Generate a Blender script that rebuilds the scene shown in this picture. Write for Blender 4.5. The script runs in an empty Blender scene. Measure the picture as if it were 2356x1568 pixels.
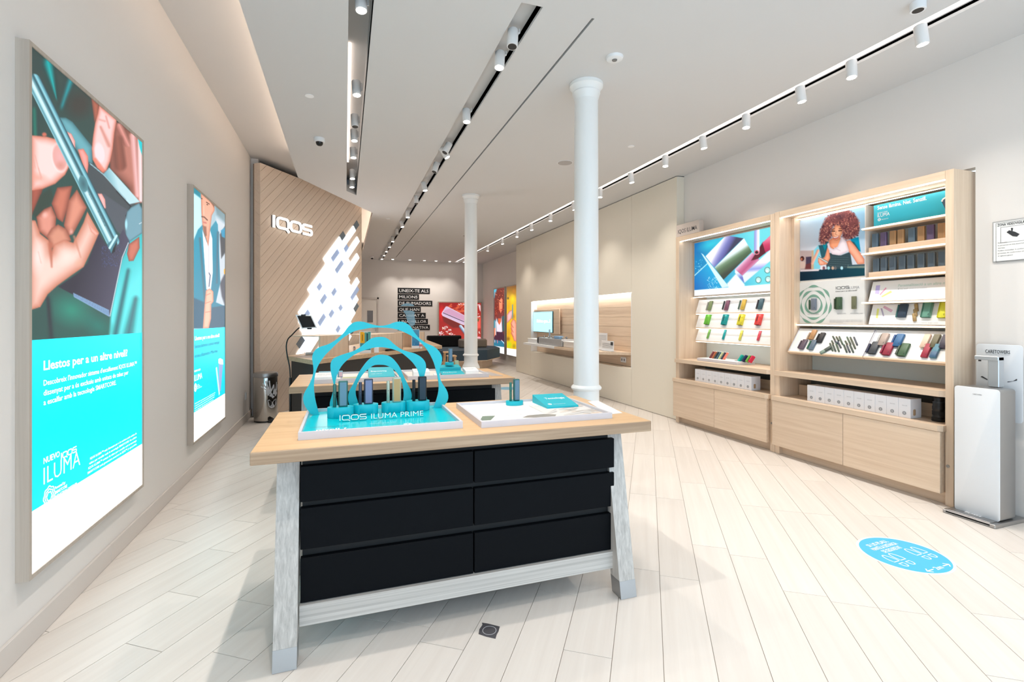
import bpy, bmesh, math, random
import numpy as np
from mathutils import Vector, Matrix

random.seed(7)
SC = bpy.context.scene
COL = SC.collection

# ---------------------------------------------------------------- camera, world, exposure
FPX, CX, HY, EYE = 1122.0, 1178.0, 733.0, 1.40            # focal length / principal point of the photo, eye height
YAW = math.atan((CX - 794.0) / FPX)
cam_d = bpy.data.cameras.new('camera')
cam_d.sensor_width = 36.0
cam_d.lens = 36.0 * FPX / 2356.0
cam_d.shift_y = -(784.0 - HY) / 2356.0
cam_d.clip_start = 0.02
cam = bpy.data.objects.new('camera', cam_d)
COL.objects.link(cam)
cam.location = (0, 0, EYE)
cam.rotation_euler = (math.pi / 2, 0, -YAW)
SC.camera = cam

W = bpy.data.worlds.new('daylight')
SC.world = W
W.use_nodes = True
W.node_tree.nodes['Background'].inputs[0].default_value = (0.62, 0.82, 1.0, 1)
W.node_tree.nodes['Background'].inputs[1].default_value = 2.9

SC.view_settings.view_transform = 'Standard'
SC.view_settings.look = 'None'
SC.view_settings.gamma = 1.0
SC.view_settings.exposure = 0.0
SC.view_settings.use_curve_mapping = False
SC.cycles.max_bounces = 7
SC.cycles.diffuse_bounces = 4
SC.cycles.glossy_bounces = 3
SC.cycles.transmission_bounces = 6
SC.cycles.sample_clamp_indirect = 6.0
SC.cycles.caustics_reflective = False
SC.cycles.caustics_refractive = False
SC.cycles.use_denoising = True

SPOT_W = 48.0          # one track spotlight
SPOT_C = (1.0, 0.93, 0.855)

# ---------------------------------------------------------------- measuring: photo point -> point on a real plane
S_, C_ = math.sin(YAW), math.cos(YAW)
def ray(px, py):
    a = (px - CX) / FPX
    return Vector((S_ + a * C_, C_ - a * S_, -(py - HY) / FPX))
def on_z(px, py, z):
    v = ray(px, py); t = (z - EYE) / v.z
    return Vector((v.x * t, v.y * t, z))
def on_x(px, py, x):
    v = ray(px, py); t = x / v.x
    return Vector((x, v.y * t, EYE + v.z * t))
def on_y(px, py, y):
    v = ray(px, py); t = y / v.y
    return Vector((v.x * t, y, EYE + v.z * t))
def on_p(px, py, p, n):
    v = ray(px, py); e = Vector((0, 0, EYE)); p = Vector(p); n = Vector(n)
    return e + v * ((p - e).dot(n) / v.dot(n))
def to_photo(P):                                  # (N,3) array -> photo coordinates, for laying out prints
    zc = P[:, 0] * S_ + P[:, 1] * C_; xc = P[:, 0] * C_ - P[:, 1] * S_
    return CX + FPX * xc / zc, HY - FPX * (P[:, 2] - EYE) / zc

# ---------------------------------------------------------------- colours and materials
def lin(c):
    c = np.asarray(c, float) / 255.0
    return np.where(c <= 0.04045, c / 12.92, ((c + 0.055) / 1.055) ** 2.4)
def rgba(c):
    l = lin(c); return (float(l[0]), float(l[1]), float(l[2]), 1.0)
def mat(name, c, rough=0.5, metal=0.0, spec=0.5, coat=0.0, vary=0.0, bump=0.0, bscale=200.0, alpha=1.0, trans=0.0):
    m = bpy.data.materials.new(name); m.use_nodes = True
    nt = m.node_tree; b = nt.nodes['Principled BSDF']
    b.inputs['Base Color'].default_value = rgba(c)
    b.inputs['Roughness'].default_value = rough
    b.inputs['Metallic'].default_value = metal
    b.inputs['Specular IOR Level'].default_value = spec
    b.inputs['Coat Weight'].default_value = coat
    b.inputs['Alpha'].default_value = alpha
    b.inputs['Transmission Weight'].default_value = trans
    if vary or bump:
        tc = nt.nodes.new('ShaderNodeTexCoord')
        n = nt.nodes.new('ShaderNodeTexNoise'); n.inputs['Scale'].default_value = bscale; n.inputs['Detail'].default_value = 3
        nt.links.new(tc.outputs['Object'], n.inputs['Vector'])
        if vary:
            n2 = nt.nodes.new('ShaderNodeTexNoise'); n2.inputs['Scale'].default_value = 2.3
            nt.links.new(tc.outputs['Object'], n2.inputs['Vector'])
            mx = nt.nodes.new('ShaderNodeMix'); mx.data_type = 'RGBA'
            a = np.asarray(c, float)
            mx.inputs['A'].default_value = rgba(np.clip(a * (1 - vary), 0, 255)); mx.inputs['B'].default_value = rgba(np.clip(a * (1 + vary * 0.6), 0, 255))
            nt.links.new(n2.outputs['Fac'], mx.inputs['Factor']); nt.links.new(mx.outputs['Result'], b.inputs['Base Color'])
        if bump:
            bp = nt.nodes.new('ShaderNodeBump'); bp.inputs['Strength'].default_value = bump; bp.inputs['Distance'].default_value = 0.002
            nt.links.new(n.outputs['Fac'], bp.inputs['Height']); nt.links.new(bp.outputs['Normal'], b.inputs['Normal'])
    return m
def glow(name, c, strength, sample=True):
    m = bpy.data.materials.new(name); m.use_nodes = True
    b = m.node_tree.nodes['Principled BSDF']
    b.inputs['Base Color'].default_value = rgba(c); b.inputs['Roughness'].default_value = 0.4
    b.inputs['Emission Color'].default_value = rgba(c); b.inputs['Emission Strength'].default_value = strength
    if not sample: m.cycles.emission_sampling = 'NONE'
    return m
def wood(name, light, dark, axis='X', across=34.0, along=1.3, rough=0.5, rand=0.06, contrast=1.0, bump=0.15, rings=0.0):
    """oak-like grain running along a local axis; every object shifts the pattern a little"""
    m = bpy.data.materials.new(name); m.use_nodes = True
    nt = m.node_tree; b = nt.nodes['Principled BSDF']; L = nt.links.new
    tc = nt.nodes.new('ShaderNodeTexCoord'); oi = nt.nodes.new('ShaderNodeObjectInfo')
    mp = nt.nodes.new('ShaderNodeMapping')
    sc = {'X': (along, across, across), 'Y': (across, along, across), 'Z': (across, across, along)}[axis]
    mp.inputs['Scale'].default_value = sc
    off = nt.nodes.new('ShaderNodeVectorMath'); off.operation = 'SCALE'; off.inputs['Scale'].default_value = 37.0
    cmb = nt.nodes.new('ShaderNodeCombineXYZ')
    for k in range(3): L(oi.outputs['Random'], cmb.inputs[k])
    L(cmb.outputs[0], off.inputs[0])
    add = nt.nodes.new('ShaderNodeVectorMath'); add.operation = 'ADD'
    L(tc.outputs['Object'], mp.inputs['Vector']); L(mp.outputs[0], add.inputs[0]); L(off.outputs[0], add.inputs[1])
    n = nt.nodes.new('ShaderNodeTexNoise'); n.inputs['Scale'].default_value = 1.0; n.inputs['Detail'].default_value = 6; n.inputs['Roughness'].default_value = 0.62; n.inputs['Distortion'].default_value = 0.5
    L(add.outputs[0], n.inputs['Vector'])
    fac = n.outputs['Fac']
    if rings:
        mp2 = nt.nodes.new('ShaderNodeMapping'); s2 = [1.0 * rings] * 3; s2['XYZ'.index(axis)] = 0.10 * rings; mp2.inputs['Scale'].default_value = s2
        ad2 = nt.nodes.new('ShaderNodeVectorMath'); ad2.operation = 'ADD'
        L(tc.outputs['Object'], mp2.inputs['Vector']); L(mp2.outputs[0], ad2.inputs[0]); L(off.outputs[0], ad2.inputs[1])
        wv = nt.nodes.new('ShaderNodeTexNoise'); wv.inputs['Scale'].default_value = 1.0; wv.inputs['Detail'].default_value = 1.5
        L(ad2.outputs[0], wv.inputs['Vector'])
        sn = nt.nodes.new('ShaderNodeMath'); sn.operation = 'MULTIPLY'; sn.inputs[1].default_value = 46.0; L(wv.outputs['Fac'], sn.inputs[0])
        si = nt.nodes.new('ShaderNodeMath'); si.operation = 'SINE'; L(sn.outputs[0], si.inputs[0])
        ma = nt.nodes.new('ShaderNodeMath'); ma.operation = 'MULTIPLY_ADD'; ma.inputs[1].default_value = 0.10; L(si.outputs[0], ma.inputs[0]); L(n.outputs['Fac'], ma.inputs[2])
        fac = ma.outputs[0]
    r = nt.nodes.new('ShaderNodeValToRGB')
    r.color_ramp.elements[0].position = 0.5 - 0.22 / contrast; r.color_ramp.elements[1].position = 0.5 + 0.22 / contrast
    r.color_ramp.elements[0].color = rgba(dark); r.color_ramp.elements[1].color = rgba(light)
    L(fac, r.inputs['Fac'])
    hv = nt.nodes.new('ShaderNodeHueSaturation')
    mr = nt.nodes.new('ShaderNodeMapRange'); mr.inputs['To Min'].default_value = 1 - rand; mr.inputs['To Max'].default_value = 1 + rand * 0.5
    L(oi.outputs['Random'], mr.inputs['Value']); L(mr.outputs[0], hv.inputs['Value']); L(r.outputs['Color'], hv.inputs['Color']); L(hv.outputs[0], b.inputs['Base Color'])
    b.inputs['Roughness'].default_value = rough
    if bump:
        bp = nt.nodes.new('ShaderNodeBump'); bp.inputs['Strength'].default_value = bump; bp.inputs['Distance'].default_value = 0.001
        L(fac, bp.inputs['Height']); L(bp.outputs['Normal'], b.inputs['Normal'])
    return m
def print_mat(name, strength, rough=0.35, base=1.0):
    """a print: its colours come from the mesh's colour attribute; strength > 0 for a backlit film"""
    m = bpy.data.materials.new(name); m.use_nodes = True
    nt = m.node_tree; b = nt.nodes['Principled BSDF']
    a = nt.nodes.new('ShaderNodeAttribute'); a.attribute_name = 'ink'
    if base > 0: nt.links.new(a.outputs['Color'], b.inputs['Base Color'])
    else: b.inputs['Base Color'].default_value = (0.03, 0.03, 0.03, 1)
    b.inputs['Roughness'].default_value = rough
    b.inputs['Specular IOR Level'].default_value = 0.12
    if strength > 0:
        nt.links.new(a.outputs['Color'], b.inputs['Emission Color']); b.inputs['Emission Strength'].default_value = strength
        m.cycles.emission_sampling = 'NONE'
    return m

MT = {}
MT['wall'] = mat('wall_paint', (231, 226, 221), 0.75, spec=0.25, bump=0.04, bscale=260)
MT['ceil'] = mat('ceiling_paint', (216, 215, 214), 0.85, spec=0.2)
MT['cream'] = mat('cream_lacquer_panel', (236, 228, 212), 0.42, spec=0.35)
MT['white'] = mat('white_lacquer', (240, 240, 240), 0.4)
MT['warmwhite'] = mat('warm_white_board', (238, 232, 224), 0.5)
MT['base'] = mat('baseboard_paint', (214, 206, 199), 0.55)
MT['oak_x'] = wood('oak_veneer_x', (232, 209, 184), (215, 188, 160), 'X', 40, 1.2)
MT['oak_y'] = wood('oak_veneer_y', (232, 209, 184), (215, 188, 160), 'Y', 40, 1.2)
MT['oak_z'] = wood('oak_veneer_z', (232, 209, 184), (215, 188, 160), 'Z', 40, 1.2)
MT['top_x'] = wood('oak_table_top', (232, 196, 152), (212, 170, 124), 'X', 16, 0.7, rough=0.42, contrast=0.8)
MT['edge_x'] = wood('oak_table_edge', (184, 158, 130), (144, 116, 90), 'X', 46, 1.4, contrast=1.0)
MT['ash_z'] = wood('limed_ash_z', (205, 201, 195), (160, 156, 151), 'Z', 95, 0.8, contrast=1.0, rand=0.03)
MT['ash_x'] = wood('limed_ash_x', (205, 201, 195), (160, 156, 151), 'X', 95, 0.8, contrast=1.0, rand=0.03)
MT['frame_wood'] = wood('lightbox_frame_wood', (196, 184, 171), (176, 163, 150), 'Z', 50, 1.0)
MT['cladding'] = wood('diagonal_cladding', (243, 223, 203), (234, 210, 188), 'X', 60, 2.0, rough=0.55, rand=0.035, bump=0.05)
MT['plank'] = wood('floor_plank', (232, 225, 217), (219, 210, 201), 'X', 22, 0.9, rough=0.36, rand=0.05, contrast=0.7, bump=0.05)
MT['grout'] = mat('floor_joint', (168, 158, 148), 0.8)
MT['black'] = mat('black_lacquer', (8, 11, 15), 0.5, spec=0.08)
MT['black2'] = mat('black_recess', (8, 9, 11), 0.7)
MT['dark'] = mat('charcoal_panel', (46, 43, 41), 0.6)
MT['steel'] = mat('brushed_steel', (176, 176, 176), 0.38, 1.0)
MT['chrome'] = mat('polished_steel', (190, 186, 180), 0.16, 1.0)
MT['alu'] = mat('silver_paint', (196, 198, 200), 0.35, 0.6)
MT['teal'] = mat('teal_lacquer', (0, 178, 194), 0.42)
MT['tealdark'] = mat('teal_sheet', (0, 190, 202), 0.22)
MT['tray'] = mat('tray_grey', (206, 204, 210), 0.5)
MT['paper'] = mat('white_paper', (244, 243, 240), 0.55)
MT['ink'] = mat('dark_ink', (52, 54, 58), 0.6)
MT['inkgrey'] = mat('grey_ink', (150, 152, 156), 0.6)
MT['inkwhite'] = mat('white_ink', (250, 250, 250), 0.5)
MT['inkteal'] = mat('teal_ink', (30, 170, 190), 0.5)
MT['inkgreen'] = mat('green_ink', (118, 160, 142), 0.6)
MT['plastic'] = mat('white_plastic', (236, 237, 238), 0.35)
MT['blackplastic'] = mat('black_plastic', (14, 14, 15), 0.35)
MT['glassblack'] = mat('black_glass', (6, 6, 8), 0.08)
MT['led'] = glow('led_strip', (255, 250, 244), 14.0)
MT['ledsoft'] = glow('led_strip_soft', (255, 246, 236), 6.0)
MT['lens'] = glow('spot_lens', (255, 244, 230), 30.0, False)

# ---------------------------------------------------------------- building
ORG = {}
class G:
    """collects geometry in world coordinates"""
    def __init__(s): s.v = []; s.f = []; s.m = []; s.s = []
    def add(s, v, f, mi=0, smooth=False):
        o = len(s.v); s.v += [tuple(p) for p in v]
        for q in f: s.f.append([i + o for i in q]); s.m.append(mi); s.s.append(smooth)
        return s
    def box(s, x0, x1, y0, y1, z0, z1, mi=0):
        if x0 > x1: x0, x1 = x1, x0
        if y0 > y1: y0, y1 = y1, y0
        if z0 > z1: z0, z1 = z1, z0
        v = [(x0, y0, z0), (x1, y0, z0), (x1, y1, z0), (x0, y1, z0), (x0, y0, z1), (x1, y0, z1), (x1, y1, z1), (x0, y1, z1)]
        return s.add(v, [(0, 3, 2, 1), (4, 5, 6, 7), (0, 1, 5, 4), (1, 2, 6, 5), (2, 3, 7, 6), (3, 0, 4, 7)], mi)
    def bevbox(s, x0, x1, y0, y1, z0, z1, b=0.003, mi=0):
        if x0 > x1: x0, x1 = x1, x0
        if y0 > y1: y0, y1 = y1, y0
        if z0 > z1: z0, z1 = z1, z0
        b = min(b, (x1 - x0) * .45, (y1 - y0) * .45, (z1 - z0) * .45)
        bm = bmesh.new(); bmesh.ops.create_cube(bm, size=1)
        for v in bm.verts: v.co = ((x0 + x1) / 2 + v.co.x * (x1 - x0), (y0 + y1) / 2 + v.co.y * (y1 - y0), (z0 + z1) / 2 + v.co.z * (z1 - z0))
        bmesh.ops.bevel(bm, geom=list(bm.edges), offset=b, segments=1, affect='EDGES', profile=0.5)
        bm.verts.ensure_lookup_table(); bm.verts.index_update()
        s.add([v.co[:] for v in bm.verts], [[v.index for v in f.verts] for f in bm.faces], mi); bm.free()
        return s
    def prism(s, pts, vec, mi=0, smooth=False, mi_cap=None):
        n = len(pts); vec = Vector(vec); a = [Vector(p) for p in pts]; b = [p + vec for p in a]
        nrm = Vector((0, 0, 0))
        for i in range(n): nrm += a[i].cross(a[(i + 1) % n])
        if nrm.dot(vec) > 0: a, b = b, a
        o = len(s.v); s.v += [tuple(p) for p in a + b]
        mc = mi if mi_cap is None else mi_cap
        s.f.append([o + i for i in range(n)]); s.m.append(mc); s.s.append(False)
        s.f.append([o + n + i for i in reversed(range(n))]); s.m.append(mc); s.s.append(False)
        for i in range(n):
            j = (i + 1) % n; s.f.append([o + j, o + i, o + n + i, o + n + j]); s.m.append(mi); s.s.append(smooth)
        return s
    def band(s, outer, inner, vec, mi=0):
        """flat strip between two open point rows of equal length, extruded by vec"""
        n = len(outer); vec = Vector(vec)
        A = [Vector(p) for p in outer]; B = [Vector(p) for p in inner]
        o = len(s.v); s.v += [tuple(p) for p in A + B + [p + vec for p in A] + [p + vec for p in B]]
        q = []
        for i in range(n - 1):
            q += [(i, i + 1, n + i + 1, n + i), (2 * n + i, 3 * n + i, 3 * n + i + 1, 2 * n + i + 1),
                  (i, 2 * n + i, 2 * n + i + 1, i + 1), (n + i, n + i + 1, 3 * n + i + 1, 3 * n + i)]
        q += [(0, n, 3 * n, 2 * n), (n - 1, 3 * n - 1, 4 * n - 1, 2 * n - 1)]
        for t in q: s.f.append([o + k for k in t]); s.m.append(mi); s.s.append(False)
        return s
    def tube(s, path, r, n=8, mi=0, caps=True):
        P = [Vector(p) for p in path]; k = len(P); rr = r if hasattr(r, '__len__') else [r] * k
        rings = []; ref = None
        for i in range(k):
            t = (P[min(i + 1, k - 1)] - P[max(i - 1, 0)]).normalized()
            if ref is None:
                ref = t.orthogonal().normalized()
            else:
                ref = (ref - t * ref.dot(t)); ref = ref.normalized() if ref.length > 1e-6 else t.orthogonal().normalized()
            b = t.cross(ref)
            rings.append([P[i] + (ref * math.cos(2 * math.pi * j / n) + b * math.sin(2 * math.pi * j / n)) * rr[i] for j in range(n)])
        v = [p for rg in rings for p in rg]; f = []
        for i in range(k - 1):
            for j in range(n):
                f.append((i * n + j, i * n + (j + 1) % n, (i + 1) * n + (j + 1) % n, (i + 1) * n + j))
        s.add(v, f, mi, True)
        if caps:
            o = len(s.v) - len(v)
            s.f.append([o + j for j in reversed(range(n))]); s.m.append(mi); s.s.append(False)
            s.f.append([o + (k - 1) * n + j for j in range(n)]); s.m.append(mi); s.s.append(False)
        return s
    def lathe(s, prof, cx, cy, n=32, mi=0, sx=1.0, sy=1.0, smooth=True):
        v = []; f = []; k = len(prof)
        for r, z in prof:
            for j in range(n):
                a = 2 * math.pi * j / n; v.append((cx + r * sx * math.cos(a), cy + r * sy * math.sin(a), z))
        for i in range(k - 1):
            for j in range(n):
                f.append((i * n + j, i * n + (j + 1) % n, (i + 1) * n + (j + 1) % n, (i + 1) * n + j))
        s.add(v, f, mi, smooth); o = len(s.v) - len(v)
        if prof[0][0] > 1e-5: s.f.append([o + j for j in reversed(range(n))]); s.m.append(mi); s.s.append(False)
        if prof[-1][0] > 1e-5: s.f.append([o + (k - 1) * n + j for j in range(n)]); s.m.append(mi); s.s.append(False)
        return s
    def rprism(s, O, U, V, Wv, w, d, h, r, ch=0.003, seg=4, mi=0):
        """rounded-rectangle body centred on O in the U/V plane, rising h along Wv, edges softened by ch"""
        O, U, V, Wv = Vector(O), Vector(U).normalized(), Vector(V).normalized(), Vector(Wv).normalized()
        def ring(ins, t):
            rr = max(r - ins, 0.0005); hw, hd = w / 2 - ins, d / 2 - ins; out = []
            for cxs, cys, a0 in ((1, 1, 0), (-1, 1, 90), (-1, -1, 180), (1, -1, 270)):
                for k in range(seg + 1):
                    a = math.radians(a0 + 90 * k / seg)
                    out.append(O + U * (cxs * (hw - rr) + rr * math.cos(a)) + V * (cys * (hd - rr) + rr * math.sin(a)) + Wv * t)
            return out
        rows = [ring(ch, 0), ring(ch * .3, ch * .3), ring(0, ch), ring(0, h - ch), ring(ch * .3, h - ch * .3), ring(ch, h)]
        n = len(rows[0]); v = [p for q in rows for p in q]; f = []
        for i in range(len(rows) - 1):
            for j in range(n): f.append((i * n + j, i * n + (j + 1) % n, (i + 1) * n + (j + 1) % n, (i + 1) * n + j))
        s.add(v, f, mi, True); o = len(s.v) - len(v)
        s.f.append([o + j for j in reversed(range(n))]); s.m.append(mi); s.s.append(False)
        s.f.append([o + (len(rows) - 1) * n + j for j in range(n)]); s.m.append(mi); s.s.append(False)
        return s
    def build(s, name, mats, parent=None, matrix=None, sharp=35):
        me = bpy.data.meshes.new(name)
        if not isinstance(mats, (list, tuple)): mats = [mats]
        for m in mats: me.materials.append(MT[m] if isinstance(m, str) else m)
        V = np.array(s.v, float)
        if matrix is None:
            if parent is not None: org = ORG[parent.name]
            else:
                lo, hi = V.min(0), V.max(0); org = Vector(((lo[0] + hi[0]) / 2, (lo[1] + hi[1]) / 2, lo[2]))
            V = V - np.array(org)
        else: org = ORG[parent.name] if parent is not None else Vector((0, 0, 0))
        me.from_pydata(V.tolist(), [], s.f)
        me.polygons.foreach_set('material_index', s.m)
        me.polygons.foreach_set('use_smooth', s.s)
        if any(s.s): me.set_sharp_from_angle(angle=math.radians(sharp))
        me.update()
        o = bpy.data.objects.new(name, me); COL.objects.link(o)
        if parent is not None:
            o.parent = parent
            if matrix is not None: o.matrix_basis = Matrix.Translation(-org) @ matrix
        elif matrix is not None: o.matrix_basis = matrix
        else: o.location = org
        ORG[o.name] = org
        return o
def tag(o, label, cat, group=None):
    o['label'] = label; o['category'] = cat
    if group: o['group'] = group
    return o
def struct(o, label=None):
    o['kind'] = 'structure'
    if label: o['label'] = label
    return o
def thing(name, loc, label, cat, group=None):
    o = bpy.data.objects.new(name, None); COL.objects.link(o); o.location = loc; o.empty_display_size = 0.05
    ORG[o.name] = Vector(loc)
    return tag(o, label, cat, group)
def copy_tree(o, loc, label=None, parent=None):
    c = o.copy(); COL.objects.link(c)
    if parent is None: c.location = loc; ORG[c.name] = Vector(loc)
    else: c.parent = parent
    if label: c['label'] = label
    for ch in [k for k in o.children if k.type != 'LIGHT']: copy_tree(ch, None, None, c)
    return c
ORD = ['leftmost', 'second from the left', 'third from the left', 'fourth from the left', 'fifth from the left', 'sixth from the left',
       'seventh from the left', 'eighth from the left', 'ninth from the left', 'tenth from the left']
ORDF = ['frontmost', 'second', 'third', 'fourth', 'fifth', 'sixth', 'seventh', 'eighth', 'ninth', 'tenth', 'eleventh', 'twelfth', 'thirteenth', 'fourteenth', 'fifteenth', 'sixteenth']
X3, Y3, Z3 = Vector((1, 0, 0)), Vector((0, 1, 0)), Vector((0, 0, 1))

_TXT = {}
def text(name, s, O, U, V, size, m, parent, width=None, extrude=0.0, bold=0.0, align='LEFT', height=None, shear=0.0):
    """lettering as a mesh: O left end of the base line, U reading direction, V up"""
    cu = bpy.data.curves.new('lettering', 'FONT'); cu.body = s; cu.size = 1.0; cu.offset = bold; cu.extrude = 0.0; cu.resolution_u = 2
    ob = bpy.data.objects.new('lettering', cu); COL.objects.link(ob)
    bpy.context.view_layer.update()
    me = bpy.data.meshes.new_from_object(ob.evaluated_get(bpy.context.evaluated_depsgraph_get()))
    bpy.data.objects.remove(ob); bpy.data.curves.remove(cu)
    if not len(me.vertices): return None
    co = np.empty(len(me.vertices) * 3); me.vertices.foreach_get('co', co); co = co.reshape(-1, 3)
    polys = [list(p.vertices) for p in me.polygons]; bpy.data.meshes.remove(me)
    x0, x1 = co[:, 0].min(), co[:, 0].max()
    sy = size; sx = size
    if width: sx = width / (x1 - x0)
    if height: sy = height / 0.73
    if width and not height and size is None: sy = sx
    O, U, V = Vector(O), Vector(U).normalized(), Vector(V).normalized(); N = U.cross(V)
    ox = {'LEFT': -x0, 'CENTER': -(x0 + x1) / 2, 'RIGHT': -x1}[align]
    P = [O + U * ((c[0] + ox) * sx + c[1] * sy * shear) + V * (c[1] * sy) for c in co]
    g = G()
    if extrude <= 0: g.add(P, polys)
    else:
        n = len(P); Q = [p + N * extrude for p in P]
        g.add(P + Q, [[i for i in reversed(p)] for p in polys] + [[i + n for i in p] for p in polys])
        from collections import Counter
        ed = Counter()
        for p in polys:
            for a, b in zip(p, p[1:] + p[:1]): ed[(a, b)] += 1
        side = [(a, b, b + n, a + n) for (a, b) in ed if (b, a) not in ed]
        g.f += [list(q) for q in side]; g.m += [0] * len(side); g.s += [False] * len(side)
    return g.build(name, m, parent)

# strokes of the brand lettering, unit height, drawn as round-cornered bands
def arc_path(pts, r):
    out = [Vector(pts[0]).to_2d() if len(pts[0]) == 3 else Vector(pts[0])]
    for i in range(1, len(pts) - 1):
        a, b, c = Vector(pts[i - 1]), Vector(pts[i]), Vector(pts[i + 1])
        d1 = (a - b).normalized(); d2 = (c - b).normalized()
        ang = d1.angle(d2); t = min(r / math.tan(ang / 2), (a - b).length * .49, (c - b).length * .49); rr = t * math.tan(ang / 2)
        cen = b + (d1 + d2).normalized() * (rr / math.sin(ang / 2))
        s0 = b + d1 * t - cen; s1 = b + d2 * t - cen
        a0 = math.atan2(s0.y, s0.x); a1 = math.atan2(s1.y, s1.x); da = (a1 - a0 + math.pi) % (2 * math.pi) - math.pi
        for k in range(7):
            th = a0 + da * k / 6; out.append(cen + Vector((math.cos(th), math.sin(th))) * rr)
    out.append(Vector(pts[-1]))
    return out
def ribbon(g, path, w, O, U, V, size, depth, mi=0, closed=False):
    n = len(path); L = []; R = []
    for i in range(n):
        if closed: t = path[(i + 1) % n] - path[i - 1]
        else: t = path[min(i + 1, n - 1)] - path[max(i - 1, 0)]
        t = t.normalized(); nn = Vector((-t.y, t.x)) * (w / 2)
        L.append(path[i] + nn); R.append(path[i] - nn)
    N = Vector(U).cross(Vector(V)).normalized()
    f3 = lambda p: Vector(O) + Vector(U) * (p.x * size) + Vector(V) * (p.y * size)
    if closed: L.append(L[0]); R.append(R[0])
    g.band([f3(p) for p in L], [f3(p) for p in R], N * depth, mi)
def logo_strokes(wt=0.17):
    h = wt / 2
    I = [arc_path([(0.1, 0), (0.1, 1)], .1)]
    Q = [arc_path([(1.80, .20), (1.80, 1 - h), (.50, 1 - h), (.50, h), (1.62, h), (1.86, -.14)], .30)]
    a, b = 2.08, 3.36
    O = [arc_path([((a + b) / 2, h), (b, h), (b, 1 - h), (a, 1 - h), (a, h), ((a + b) / 2, h)], .34)]
    c, d = 3.62, 4.78
    S = [arc_path([(d, 1 - h), (c, 1 - h), (c, .5), (d, .5), (d, h), (c, h)], .25)]
    return [('I', I), ('Q', Q), ('O', O), ('S', S)]
def logo(parent, O, U, V, size, depth, m, wt=0.17, split=True):
    g = G()
    for nm, st in logo_strokes(wt):
        if split: g = G()
        for p in st: ribbon(g, p, wt, O, U, V, size, depth)
        if split: g.build('letter', m, parent)
    if not split: return g.build('lettering', m, parent)

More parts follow.
